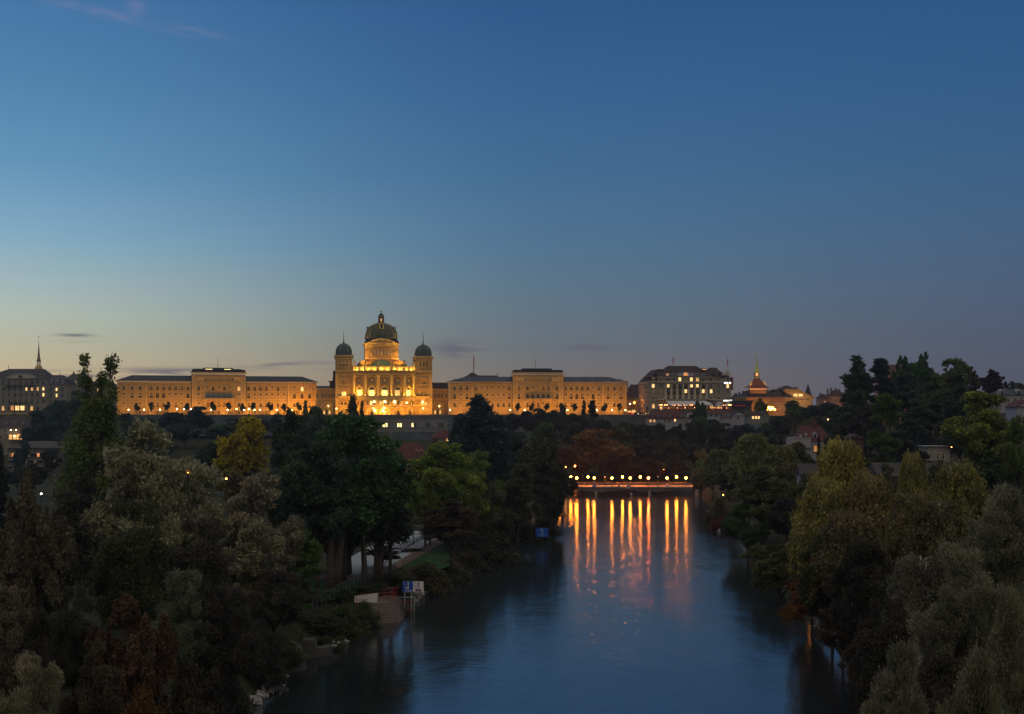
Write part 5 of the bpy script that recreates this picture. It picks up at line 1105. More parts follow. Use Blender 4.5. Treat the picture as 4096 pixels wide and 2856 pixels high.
# cluster right: tower with green spire, gabled hall
def tower():
    d = 780; fr = Fr(2950, d, 0, 30); r = fr.root('town_hall_roof', 'lit building with long slate roof and dormers below the green-spired tower', 'building'); tx = lambda X: 2880+X*.2373; ty = lambda Y: 1380+Y*.2373
    U = lambda X: fr.u(tx(X)); Z = lambda Y: (HY-ty(Y))*d/F
    MB().box(U(440),U(1225),0,16,-4,Z(885)).build('wall', M['cream'], r); MB().slab([(U(325),10),(U(440),0),(U(440),12),(U(330),16)], -4, Z(885)).build('side_wall', M['cream'], r)
    MB().box(U(400),U(1260),-1.4,0,Z(890),Z(882)).slab([(U(300),10),(U(400),-1.4),(U(440),0),(U(325),10)], Z(890), Z(882)).build('eaves', M['grey_trim'], r)
    m = MB(); m.add([(U(300),10,Z(885)),(U(410),-1.4,Z(885)),(U(1260),-1.4,Z(885)),(U(1260),16,Z(885)),(U(300),16,Z(885)),(U(500),8,Z(760)),(U(1060),8,Z(760))],[(0,1,5),(1,2,6,5),(2,3,6),(3,4,5,6),(4,0,5)]); m.build('roof', M['slate'], r)
    for X in (585,685,785,888,988,1088):
        g = thing('dormer', None, None, (U(X), 1.2, Z(868))); g.parent = r; MB().prism([(-.75,0),(.75,0),(.75,1.1),(0,1.5),(-.75,1.1)], 0, 3).build('dormer_box', M['tile'], g); MB().box(-.35,.35,-.06,0,.2,1.0).build('pane', M['glass'], g)
    for X in (508,545,583,622,850,890,932,972,1012,1050,1088,1126,1165): window(r, U(X), Z(962), .8, 1.3, False, 'half', 0)
    window(r, U(508), Z(1055), .9, 1.6, False, 'half', 0)
    for X in (430,745,925,965): MB().box(U(X)-.8,U(X)+.8,6,7.5,Z(800),Z(745 if X > 900 else 770)).build('chimney', M['tile_dark'], r)
    t = thing('spired_tower', 'red-roofed tower with lit belfry and tall pale green spire', 'tower', fr.world(U(668), 9, 0)); s = d/F*.2373
    MB().box(-5,5,-5,5,0,Z(750)).build('tower_wall', M['cream'], t); m = MB()
    for i in range(9): m.box(-5.5+i*1.3,-5.2+i*1.3,-5.6,-5.3,Z(755),Z(722))
    m.build('gallery_post', M['grey_trim'], t); MB().box(-5.2,5.2,-5.1,-5.02,Z(752),Z(728)).build('lit_gallery', M['litW2'] if 'litW2' in M else M['litO'], t)
    sq = [(-1,-1),(1,-1),(1,1),(-1,1)]
    MB().loft(sq, [(6.9,Z(715)),(5.5,Z(700)),(4.3,Z(670)),(3.3,Z(630)),(2.2,Z(590)),(1.35,Z(548))]).build('roof', M['tile'], t)
    MB().loft(sq, [(1.4,Z(548)),(1.4,Z(538))]).build('belfry_base', M['spire_g'], t)
    m = MB()
    for x in (-1,1):
        for y in (-1,1): m.box(x*1.15-.2,x*1.15+.2,y*1.15-.2,y*1.15+.2,Z(538),Z(458))
    m.box(-1.3,1.3,-1.3,1.3,Z(538),Z(520)); m.build('belfry', M['tile'], t); MB().box(-.8,.8,-.4,.4,Z(515),Z(465)).build('lit_bell_room', M['litW'], t)
    MB().loft(sq, [(1.75,Z(458)),(1.35,Z(445)),(.9,Z(390)),(.5,Z(310)),(.22,Z(215)),(.06,Z(160))]).build('spire', M['spire_g'], t)
    MB().ball((0,0,Z(160)),.3,6,4).cyl(0,0,Z(160),Z(118),.06,.04,5).box(-.1,.9,-.04,.04,Z(128),Z(120)).build('weather_vane', M['gold'], t)
    for X in (562, 775): MB().cyl(U(X)-U(668),-3,Z(680),Z(632),.8,.7,6).ball((U(X)-U(668),-3,Z(615)),.45,6,4).build('stone_finial', M['cream'], t)
    floodlight(fr, U(668)-9, 2, Z(700), U(668), 9, Z(560), 5000, 'left floodlight on the roof beside the green-spired tower', (1,.6,.15), 100); floodlight(fr, U(668)+9, 2, Z(700), U(668), 9, Z(480), 7000, 'right floodlight on the roof beside the green-spired tower', (1,.75,.2), 100)
    for i, X in enumerate((380, 520, 700, 900, 1120)): floodlight(fr, U(X), -14, -3, U(X), 0, Z(930), 5200 if X > 380 else 8000, f'{ORD[i]} ground light from the left before the long slate-roofed building', (1,.42,.06), 130)
    # gabled hall
    h = thing('gabled_hall', 'broad cream gabled hall with two bright windows right of the tower', 'building', (fr.x0, d+4, 30)); 
    g = [(U(1090),Z(772)),(U(1130),Z(755)),(U(1350),Z(755)),(U(1420),Z(800)),(U(1520),Z(850)),(U(1600),Z(878)),(U(1600),Z(930)),(U(1225),Z(930)),(U(1190),Z(850))]
    MB().prism(g, -.2, 16).build('wall', M['cream'], h); MB().box(U(1225),U(1570),0,14,-4,Z(930)).build('lower_wall', M['cream'], h)
    m = MB(); pts = [(U(1085),Z(775)),(U(1130),Z(753)),(U(1355),Z(753)),(U(1430),Z(800)),(U(1530),Z(850)),(U(1620),Z(876))]
    for a, b in zip(pts[:-1], pts[1:]): m.prism([a,b,(b[0],b[1]+.35),(a[0],a[1]+.35)], -1.6, 16)
    m.build('verge', M['grey_trim'], h)
    MB().add([(U(1000),8,Z(755)),(U(1085),-1.5,Z(755)),(U(1355),-1.5,Z(753)),(U(1355),16,Z(753)),(U(1000),16,Z(755)),(U(1135),6,Z(682)),(U(1200),6,Z(678))],[(0,1,5),(1,2,6,5),(2,3,6),(3,4,5,6),(4,0,5)]).build('roof', M['tile_dark'], h)
    MB().box(U(1305),U(1355),4,6,Z(755),Z(705)).build('chimney', M['tile_dark'], h)
    for X0, X1 in ((1262,1330),(1352,1418)):
        for i in range(3): w = (X1-X0)/3; MB().box(U(X0+i*w)+.04,U(X0+(i+1)*w)-.06,-.3,-.2,Z(862),Z(822)).build('window', M['litB'], h)
    for i in range(13): MB().box(U(1235+i*24)-.25,U(1235+i*24)+.25,-.28,-.2,Z(922),Z(900)).build('window', M['glass'], h)
    floodlight(fr, U(1340), -6, Z(960), U(1340), 4, Z(820), 1800, 'floodlight below the gabled hall', (1,.6,.2), 140)
    s = thing('slender_spire', 'slender dark pointed spire right of the gabled hall', 'spire', fr.world(U(1560),12,0)); MB().box(-2,2,-2,2,0,Z(830)).build('tower', M['tile_dark'], s); MB().loft(sq, [(3.0,Z(870)),(1.9,Z(835)),(1.5,Z(810)),(.5,Z(690)),(.1,Z(655)),(.05,Z(605))]).build('spire', M['tile_dark'], s)
tower()
house('brick_house', 'pinkish house with many chimneys at the left foot of the wooded hill', 3330, 3375, 1583, 1560, 1640, 790, M['pinkwall'], M['tile_dark'], 0, 10, 2, [(3345,1600,'dark')], [], [(3318,1556),(3331,1552),(3350,1552),(3362,1557)])
house('brick_house', 'low dark-roofed house left of the many-chimneyed house', 3280, 3330, 1592, 1578, 1640, 800, M['pinkwall'], M['tile_dark'], 0, 10, 2, [(3300,1610,'lit')], [], [(3288,1572),(3300,1576)])
house('link_house', 'dark house roof between hotel and slate-roofed building', 2925, 2975, 1605, 1572, 1650, 800, M['pinkwall'], M['tile_dark'], 0, 12, 4, [(2946,1617,'blind')], [], [(2963,1568)])
# hillside
r, fr, zf = house('red_villa', 'villa with steep red tiled roof and little turret on the right slope', 3196, 3318, 1765, 1702, 1815, 400, M['white'], M['tile'], 0, 10, 2.6, [(3290,1785,'dark'),(3302,1785,'dark'),(3262,1795,'orange')], [(3262,1741)], [(3262,1694)], wsize=(.9,1.6))
u = fr.u(3271); MB().loft([(-1,-1),(1,-1),(1,1),(-1,1)], [(.8,zf(1703)),(.35,zf(1690)),(.15,zf(1680)),(.05,zf(1666))], u, 4.2).build('turret_roof', M['tile'], r)
MB().box(fr.u(3162),fr.u(3240),-1.5,6,zf(1790),zf(1752)).build('annex_wall', M['white'], r); MB().box(fr.u(3161),fr.u(3242),-1.7,6,zf(1752),zf(1749)).build('annex_roof', M['conc'], r); MB().box(fr.u(3198),fr.u(3206),-.6,.5,zf(1750),zf(1738)).box(fr.u(3220),fr.u(3228),-.6,.5,zf(1744),zf(1732)).build('dormer', M['white'], r)
r, fr, zf = house('purple_roofed_house', 'house with dark purple roof and white gable edges above the birches', 3206, 3280, 1897, 1856, 1950, 290, M['white'], M['purple'] if 'purple' in M else M['slate_r'], 0, 5, 1, gable=True)
house('long_roofed_house', 'long low house with purplish ribbed tile roof behind the birches', 3520, 3830, 1905, 1853, 1960, 250, M['timber'], M['slate_r'], 0, 9, 1, gable=True)
house('terrace_house', 'flat-roofed house with pale balcony bands among hillside trees', 3710, 3800, 1785, 1783, 1850, 330, M['conc'], M['conc'], 0, 7, .2, [(3768,1825,'dark'),(3755,1825,'dark')], over=.8)
house('terrace_house', 'upper flat-roofed balcony level in front of the dark hillside trees', 3748, 3830, 1768, 1765, 1800, 345, M['conc'], M['pinkwall'], 0, 7, .2, over=.6)
house('timber_house', 'small dark-gabled house with a white sill among hillside conifers', 3400, 3455, 1752, 1735, 1800, 400, M['timber'], M['tile_dark'], 0, 8, 1, gable='front')
r, fr, zf = house('hillside_church', 'church with long red roof hidden behind hilltop trees', 3535, 3730, 1500, 1456, 1640, 560, M['pinkwall'], M['tile'], 0, 14, 1.5, [], [], []); MB().cyl(fr.u(3730),6,zf(1458),zf(1442),.15,.05,5).box(fr.u(3730)-.5,fr.u(3730)+.5,5.9,6.1,zf(1450),zf(1449)).build('cross', M['copper'], r)
r, fr, zf = house('mansard_house', 'pale house with dark mansard roof at the right edge', 4005, 4150, 1580, 1555, 1640, 430, M['white'], M['slate_blue'], 0, 12, 3, [(4030,1600,'dark'),(4060,1600,'dark'),(4085,1600,'dark')], [(4012,1568),(4079,1567)], [(4088,1532)], over=.6)
r, fr, zf = house('white_gabled_house', 'bright white gabled house at the right edge below the mansard house', 4070, 4150, 1625, 1600, 1665, 330, M['white'], M['tile'], 0, 8, 2, gable='front')
house('shed', 'pale-roofed shed at the lower left between trees', 100, 200, 2092, 2085, 2150, 150, M['conc_d'], M['conc'], 0, 6, .5)

# ------------------------------------------------------------------ bridge
def bridge():
    d = 478; r = thing('road_bridge', 'low concrete bridge on two slanted piers across the river', 'bridge', (0, d, 0)); X = lambda px: (px-CX)*d/F; Zf = lambda py: CAMZ-(py-HY)*d/F
    a, b = X(2175), X(2784); W = 8.5
    zt, zd, z0, z1 = Zf(1946), Zf(1951.5), Zf(1960), Zf(1967); p1, p2 = X(2400), X(2614)
    def under(x):
        t = min(abs(x-p1), abs(x-p2)); return z1+(z0-z1)*min(1, t/8.0)**1.2
    n = 70; m = MB(); xs = [a+(b-a)*i/n for i in range(n+1)]; poly = [(x, zd) for x in xs][::-1]+[(x, under(x)) for x in xs]
    m.prism(poly[::-1], .4, W-.4); m.build('girder', M['conc_b'], r)
    MB().box(a-14,b+12,0,W,zd,zt).build('deck', M['conc_l'], r); MB().box(a-14,b+12,-.12,0,zt-.22,zt+.03).box(a-14,b+12,-.12,0,zd-.02,zd+.12).build('edge_beam', M['conc_l'], r)
    for y in (.1, W-.1):
        m = MB(); x = a
        while x < b: m.box(x,x+.08,y-.04,y+.04,zt,zt+1.15); x += 1.75
        m.box(a,b,y-.05,y+.05,zt+1.1,zt+1.18); m.box(a,b,y-.03,y+.03,zt+.75,zt+.79); m.box(a,b,y-.02,y+.02,zt+.4,zt+.43); m.build('railing', M['galv_r'], r)
    for p in (p1, p2):
        m = MB(); m.slab([(p-1.9,.2),(p-1.2,0),(p+1.8,W-1.4),(p+1.1,W-1.0)], -2, z1+.12); m.build('pier', M['conc_l'], r)
    MB().box(X(2779),X(2793),-1.0,W+1,-2,Zf(1944)).build('abutment', M['conc_p'], r); MB().box(X(2160),X(2245),-1,W+1,-2,zd-.05).build('abutment', M['conc_d'], r)
    MB().box(X(2789),b+14,-.4,0,1.5,zt).build('side_wall', M['conc_d'], r)
    # signs on the rail
    def sign(nm, lab, px, py, wp, hp, m):
        t = thing(nm, lab, 'sign', (X(px), d-.3, Zf(py))); w, h = wp*d/F/2, hp*d/F/2; MB().box(-w,w,-.04,.04,-h,h).build('plate', m, t); return t, w, h
    t, w, h = sign('navigation_sign', 'blue navigation sign with white bar on the bridge rail, leftmost', 2377, 1942, 12, 13, M['sign_blue']); MB().box(-w*.75,w*.75,-.06,-.04,-.08,.14).build('white_bar', M['sign_white'], t)
    t, w, h = sign('navigation_sign', 'small blue sign with white diagonal on the bridge edge', 2474.5, 1944.5, 8.5, 8.5, M['sign_blue']); MB().prism([(-w,h),(-w+.12,h),(w,-h+.12),(w,-h),(w-.12,-h),(-w,h-.12)][::-1], -.06, -.04).build('diagonal_bar', M['sign_white'], t)
    t, w, h = sign('navigation_sign', 'white square sign with black diamond on the bridge edge', 2513, 1946.5, 14, 14, M['sign_white']); m = MB()
    for q in range(4):
        an = q*math.pi/2; c, s = math.cos(an), math.sin(an); P4 = [(0,h*.92),(h*.92,0),(h*.74,0),(0,h*.74)]; m.prism([(x*c-z*s, x*s+z*c) for x, z in P4][::-1], -.06, -.04)
    m.prism([(-.2,-.25),(.25,-.1),(.3,.05),(.1,.1),(.05,.35),(-.1,.1)], -.06, -.04); m.build('diamond_mark', M['ink'], t)
    t, w, h = sign('navigation_sign', 'pale sign with blue boat mark on the bridge rail, rightmost', 2668, 1944.5, 12.5, 15, M['sign_white']); m = MB(); m.box(-w*.55,w*.55,-.06,-.04,h*.35,h*.5); m.prism([(-w*.6,-.05),(w*.6,-.05),(w*.4,-.25),(-w*.4,-.25)][::-1],-.06,-.04); m.box(-w*.7,w*.7,-.06,-.04,-h*.6,-h*.45); m.box(-w,w,-.06,-.04,-h,-h*.85); m.build('boat_mark', M['sign_blue'], t)
    t, w, h = sign('gauge_board', 'small pale square gauge board hanging under the bridge', 2525, 1975, 6.5, 6.5, M['sign_white']); MB().cyl(0,0,h,z0-Zf(1975),.03,n=4).build('hanger', M['metal'], t); MB().box(-w*.5,w*.5,-.06,-.04,-h*.5,h*.5).build('mark', M['galv'], t)
    lx = [2237,2283,2307,2352,2377,2448,2490,2521,2561,2594,2668,2706,2744]; far = [0,1,0,1,0,0,1,0,1,0,0,1,0]
    for i, (px, f) in enumerate(zip(lx, far)):
        dd = d+(W-.6 if f else .6); x = (px-CX)*dd/F; z = CAMZ-((1908 if f else 1912)-HY)*dd/F
        lamp_post(f'{ORD[i]} glowing orange globe lamp from the left on the bridge', (x, dd, zt), z-zt, .4, M['lampE' if i != 9 else 'lampR'], 'lit lamps on the bridge')
    for i, px in enumerate((2420, 2632)): lamp_post(f'{["left","right"][i]} unlit cone-topped lamp on the bridge rail', ((px-CX)*d/F, d+.3, zt), Zf(1909)-zt, .2, None, None, True)
M['conc_b'] = mat('bridge_girder_concrete', (.16,.15,.16), .8, .2, .4); M['conc_l'] = mat('bridge_pale_concrete', (.36,.3,.25), .8, .25, .7)
M['conc_p'] = mat('stained_abutment_concrete', (.34,.27,.24), .85, .35, .8); M['galv_r'] = mat('railing_paint', (.3,.24,.2), .5, .15, 2, None, .3)
M['lampR'] = emis('reddish_globe', (1,.16,.03), 290)
bridge()
rs = thing('signal_light', 'red signal light on a post beyond the bridge', 'signal', (P(2471,1920,600).x, 600, 1)); MB().cyl(0,0,0,P(2471,1920,600).z-1,.08,n=6).build('post', M['metal'], rs); MB().ball((0,-.3,P(2471,1920,600).z-1),.34,8,6).build('lens', M['redE'], rs)
# hanging sign over the river
def text_mesh(txt, size, m, name, parent, loc, rot=(math.pi/2,0,0)):
    cu = bpy.data.curves.new(name, 'FONT'); cu.body = txt; cu.size = size; cu.extrude = .01; cu.align_x = 'CENTER'; cu.resolution_u = 2
    o = bpy.data.objects.new('tmp', cu); col.objects.link(o); dg = bpy.context.evaluated_depsgraph_get(); me = bpy.data.meshes.new_from_object(o.evaluated_get(dg)); bpy.data.objects.remove(o)
    me.materials.clear(); me.materials.append(m); t = inst(name, me, parent, loc); t.rotation_euler = rot; return t
M['sign_pale'] = mat('pale_blue_marking', (.3,.5,.75), .4, .04, 2)
def arrowpoly(m, pts, w, y0, y1):
    for a, b in zip(pts[:-1], pts[1:]):
        a, b = Vector(a), Vector(b); dd = (b-a).normalized(); nn = Vector((-dd.y, dd.x))*w/2; m.prism([tuple(a-nn), tuple(b-nn), tuple(b+nn), tuple(a+nn)], y0, y1)
def head(m, tip, dr, s, y0, y1):
    tip = Vector(tip); dr = Vector(dr); nn = Vector((-dr.y, dr.x)); m.prism([tuple(tip), tuple(tip-dr*s+nn*s*.75), tuple(tip-dr*s-nn*s*.75)], y0, y1)
def waves(m, w, z, y0, y1, t=.05, n=16, amp=.08, k=3):
    pts = [(-w/2+w*i/n, z+amp*math.sin(2*math.pi*k*i/n)) for i in range(n+1)]; arrowpoly(m, pts, t, y0, y1)
def swimmer(m, s, x, z, y0, y1):
    m.prism([(x-.32*s+.09*s*math.cos(i), z+.3*s+.09*s*math.sin(i)) for i in [k*math.pi/4 for k in range(8)]], y0, y1)
    arrowpoly(m, [(x-.22*s, z+.2*s),(x+.12*s, z)], .1*s, y0, y1); arrowpoly(m, [(x-.05*s, z+.12*s),(x+.1*s, z+.4*s),(x+.3*s, z+.2*s)], .06*s, y0, y1)
d = 294; hs = thing('hanging_sign', 'blue swimmer sign reading 100 Meter hanging from a cable over the river', 'sign', P(2168,2130,d)); w, h = 25*d/F, 18*d/F
MB().box(-w,w,-.05,.05,-h,h).build('plate', M['sign_blue'], hs); m = MB()
arrowpoly(m, [(.2,.05),(.2,.75),(.0,.85),(-.25,.85)], .15, -.09, -.055); arrowpoly(m, [(.2,.4),(-.25,.4)], .15, -.09, -.055); head(m,(-.42,.85),(-1,0),.2,-.09,-.055); head(m,(-.42,.4),(-1,0),.2,-.09,-.055)
waves(m, 1.5, -.42, -.09, -.055); waves(m, 1.5, -.54, -.092, -.056); swimmer(m, .8, 0, -.3, -.09, -.055); m.build('symbol', M['sign_pale'], hs)
text_mesh('100 Meter', .3, M['sign_pale'], 'lettering', hs, (0,-.08,-.92)); MB().box(w-.3,w-.16,-.08,-.055,-h+.15,-h+.28).build('badge', M['sign_pale'], hs)
cb = thing('cable', 'thin steel cable strung across the river carrying the blue sign', 'cable', P(2000,2111,d)); MB().tube([(0,0,1.0),(9.7,0,.12),(26,0,.0),(52,0,.6)], .02, 4).build('wire', M['metal'], cb)
for q in (-1, 1): MB().cyl(q*w*.8,0,h,h+.16,.015,n=4).build('hook', M['metal'], hs)
# double sign on the left bank
d = 193; zb = gz(P(1650,2400,d).x, d); c = P(1652.5,2347,d)
ds = thing('river_sign', 'double sign on two posts, blue swimmer panel and white boat panel', 'sign', (c.x, c.y, zb)); hw = 42*d/F; hh = 21*d/F; z = c.z-zb
MB().box(-hw,0,-.04,.04,z-hh,z+hh).build('blue_panel', M['sign_blue'], ds); MB().box(.004,hw,-.04,.04,z-hh,z+hh).build('white_panel', M['sign_white'], ds)
m = MB(); m.box(-hw-.03,hw+.03,-.05,.05,z+hh,z+hh+.04); m.box(-hw-.03,hw+.03,-.05,.05,z-hh-.04,z-hh); m.build('rim', M['galv'], ds)
for q in (-hw*.8, -hw*.17): MB().cyl(q,.1,0,z+hh*.5,.06,n=8).build('post', M['galv'], ds)
m = MB(); y = (-.075,-.045); arrowpoly(m, [(-.73,z-.14),(-.76,z+.55)], .13, *y); head(m,(-.76,z+.7),(0,1),.2,*y); arrowpoly(m, [(-.7,z-.14),(-1.15,z-.14)], .13, -.077, -.046); head(m,(-1.3,z-.14),(-1,0),.2,-.077,-.046)
waves(m, 1.05, z-.58, *y, t=.05); m.v = m.v; 
m2 = MB(); waves(m2, 1.05, z-.64, *y); swimmer(m2, .8, 0, z-.52, *y); m2.v = [(x-.78, yy, zz) for x, yy, zz in m2.v]; m2.v += [(x, yy, zz) for x, yy, zz in m.v[:0]]
b = MB(); b.v = m.v[:]; b.f = m.f[:]; b.sm = m.sm[:]; 
b.add(m2.v, m2.f); b.prism([(-1.45,z+.45),(-1.38,z+.4),(-1.28,z+.5),(-1.33,z+.58)], *y); b.prism([(-1.3,z+.28),(-1.2,z+.25),(-1.15,z+.33),(-1.22,z+.36)], *y); b.build('blue_panel_symbols', M['sign_white'], ds)
m = MB(); arrowpoly(m, [(.78,z-.1),(.78,z+.55)], .16, *y); head(m,(.78,z+.72),(0,1),.22,*y); m.box(.33,.43,*y,z+.5,z+.6); m.build('arrow', M['sign_blue'], ds)
m = MB(); m.prism([(.3,z-.45),(.4,z-.52),(1.2,z-.52),(1.3,z-.45),(1.28,z-.58),(1.15,z-.66),(.45,z-.66),(.32,z-.58)][::-1], *y); m.prism([(.2,z+.06),(.5,z+.3),(.48,z+.18),(.36,z+.08),(.28,z)], *y)
for q in (.55, 1.0):
    m.prism([(q-.08,z-.5),(q+.08,z-.5),(q+.05,z-.3),(q-.05,z-.3)], -.08, -.046); m.ball((q,-.06,z-.24),.06,6,4); arrowpoly(m, [(q,z-.34),(q-.18,z-.26)], .04, *y); arrowpoly(m, [(q,z-.34),(q+.2,z-.42)], .04, -.078, -.046)
m.build('boat_symbol', M['ink'], ds); m = MB(); waves(m, .95, z-.68, -.082, -.048, t=.03, amp=.03); m.v = [(x+.78, yy, zz) for x, yy, zz in m.v]; m.build('water_line', M['galv'], ds)
# small sign at the right bank
s2 = thing('small_sign', 'small white notice sign with dark symbols at the right bank trees', 'sign', P(2933,2124,270)-Vector((0,0,3))); MB().box(-.4,.4,-.03,.03,2.4,3.6).build('plate', M['sign_white'], s2); MB().cyl(0,.06,-.5,3,.04,n=6).build('post', M['galv'], s2); m = MB()
for i in range(7): rgx = random.Random(i); x = rgx.uniform(-.28,.2); zq = 2.5+.15*i; m.box(x,x+.12,-.05,-.03,zq,zq+.09)
m.build('symbol', M['ink'], s2)

# ------------------------------------------------------------------ left bank: jetty, wall, fences, lawn, paving
def sheet(name, pts, dz, m, kind='structure', z=None):
    vs = []
    n = 1
    mb = MB(); mb.add([(p.x, p.y, (z if z is not None else gz(p.x, p.y))+dz) for p in pts], [tuple(range(len(pts)))]); o = mb.build(name, m); tag(o, kind=kind); return o
zl = 3.36
sheet('lawn', [G(1210,2440,zl),G(1330,2380,zl),G(1480,2318,zl),G(1500,2300,zl),G(1150,2300,zl),G(1080,2380,zl)], 0, M['lawn'], z=zl)
sheet('lawn', [G(1700,2300,zl),G(1800,2262,zl),G(1790,2140,zl),G(1720,2150,zl),G(1560,2262,zl)], .0, M['lawn'], z=zl+.0)
sheet('paved_path', [G(1400,2300,zl),G(1440,2300,zl),G(1560,2262,zl),G(1770,2140,zl),G(1720,2118,zl),G(1600,2128,zl),G(1470,2190,zl),G(1400,2230,zl)], .006, M['paving'], z=zl+.01)
sheet('gravel_path', [G(1150,2318,zl),G(1470,2318,zl),G(1600,2272,zl),G(1790,2160,zl),G(1770,2140,zl),G(1560,2262,zl),G(1440,2300,zl),G(1150,2300,zl)], .012, M['track'], z=zl+.02)
pool = thing('swimming_pool', 'long pale empty swimming basin with white rim behind the big trees', 'pool', G(1560,2200,zl)); m = MB(); c0 = G(1560,2200,zl)
q = [G(1470,2285,zl)-c0, G(1560,2240,zl)-c0, G(1700,2140,zl)-c0, G(1640,2140,zl)-c0, G(1450,2230,zl)-c0]
for a, b in zip(q, q[1:]+q[:1]):
    dd = Vector((b.x-a.x, b.y-a.y)); nn = Vector((-dd.y, dd.x)).normalized()*.4; m.slab([(a.x,a.y),(b.x,b.y),(b.x+nn.x,b.y+nn.y),(a.x+nn.x,a.y+nn.y)], 0, .25)
m.build('rim', M['white'], pool); MB().add([(p.x,p.y,.1) for p in q],[tuple(range(len(q)))]).build('water_sheet', M['poolw'] if 'poolw' in M else M['paving'], pool)
def fence(label, pts, h, step=2.0, mesh=True, m=None, rails=(1,)):
    m = m or M['galv_d']; b0 = pts[0]; t = thing('mesh_fence', label, 'fence', (b0.x, b0.y, 0)); pm = MB(); rm = MB()
    for a, b in zip(pts[:-1], pts[1:]):
        L_ = (b-a).length; n = max(1, int(L_/step))
        for i in range(n+1):
            p = a.lerp(b, i/n)-b0; zg = gz(p.x+b0.x, p.y+b0.y); pm.cyl(p.x, p.y, zg, zg+h, .05, n=5)
        for k in range(n):
            p = a.lerp(b, k/n); q = a.lerp(b, (k+1)/n)
            for f in rails: rm.tube([(p.x-b0.x,p.y-b0.y,gz(p.x,p.y)+h*f),(q.x-b0.x,q.y-b0.y,gz(q.x,q.y)+h*f)], .025, 4)
            if mesh:
                for j in range(8):
                    f = j/8; pp = p.lerp(q, f)-b0; zg = gz(pp.x+b0.x, pp.y+b0.y); rm.tube([(pp.x,pp.y,zg+.1),(pp.x,pp.y,zg+h)], .008, 3)
    pm.build('post', m, t); rm.build('wire_panel', m, t); return t
M['galv_d'] = mat('dull_galvanised', (.09,.11,.115), .6, .2, 3)
fence('galvanised mesh fence climbing past the trunks at the lawn edge', [G(1250,2440,3.2),G(1500,2320,3.2),G(1580,2280,3.2)], 2.0)
fence('low mesh fence along the far edge of the pale paved path', [G(1520,2240,3.3),G(1640,2185,3.3),G(1735,2140,3.3)], 1.3)
fence('mesh fence across the grass right of the paved path', [G(1610,2270,3.3),G(1700,2230,3.3),G(1790,2200,3.3)], 1.7)
# jetty: stone spur with red railing and white board
jt = thing('stone_jetty', 'stone river jetty with red railings and white board, left bank', 'jetty', (0,0,0)); d = 184
M['jstone'] = ashlar('jetty_stone', (.13,.1,.095), .9, .35, .5, .3)
def J(px, py): p = G(px, py, 0); return p
A_, B_, C_, D_ = J(1425,2507), J(1604,2492), J(1622,2470), J(1475,2440)
top = 2.7
m = MB(); m.add([(A_.x,A_.y,-1),(B_.x,B_.y,-1),(C_.x+.3,C_.y+3,-1),(A_.x,A_.y+14,-1),(A_.x-.2,A_.y+2.0,top),(B_.x-1.6,B_.y+1.6,top),(C_.x-1.2,C_.y+3.0,top),(A_.x,A_.y+14,top)],[(0,1,5,4),(1,2,6,5),(2,3,7,6),(3,0,4,7),(4,5,6,7)]); m.build('masonry', M['jstone'], jt)
def rail(m, a, b, z, h, step=1.6):
    a = Vector(a); b = Vector(b); n = max(1, int((b-a).length/step))
    for i in range(n+1): p = a.lerp(b, i/n); m.cyl(p.x, p.y, z, z+h, .05, n=5)
    for f in (1, .5): m.tube([(a.x,a.y,z+h*f),(b.x,b.y,z+h*f)], .035, 5)
m = MB(); rail(m, (A_.x-.2,A_.y+2.2), (B_.x-1.8,B_.y+1.9), top, 1.5, 1.8); rail(m, (B_.x-1.8,B_.y+1.9), (C_.x-1.4,C_.y+3.1), top, 1.5); rail(m, (C_.x-1.4,C_.y+3.1),(A_.x+3,A_.y+9), top, 1.4); m.build('red_railing', M['red_paint'], jt)
p1 = Vector((A_.x-.6, A_.y+3)); p2 = p1+Vector((3.2,.3)); MB().add([(p1.x,p1.y,top+.25),(p2.x,p2.y,top+.25),(p2.x+.15,p2.y,top+1.6),(p1.x,p1.y,top+1.25),(p1.x,p1.y+.06,top+.25),(p2.x,p2.y+.06,top+.25),(p2.x+.15,p2.y+.06,top+1.6),(p1.x,p1.y+.06,top+1.25)],[(0,1,2,3),(7,6,5,4),(0,4,5,1),(1,5,6,2),(2,6,7,3),(3,7,4,0)]).build('white_board', M['sign_white'], jt)
p = J(1560,2445); q = J(1656,2443); cr = thing('steel_barrier', 'grey sheet barrier with red rails standing in the water behind the jetty', 'barrier', (p.x, p.y, 0)); w = q.x-p.x
MB().box(-3,w,-.1,.1,-.5,2.1).build('sheet', M['conc_d'], cr); m = MB()
for z in (.3,1.0,1.6): m.box(-3,w,-.16,-.11,z,z+.07)
m.build('red_rail', M['red_paint'], cr); MB().box(w,w+.12,-.15,.15,-.5,2.25).box(-3,w,-.15,.15,2.1,2.18).build('frame', M['galv'], cr)
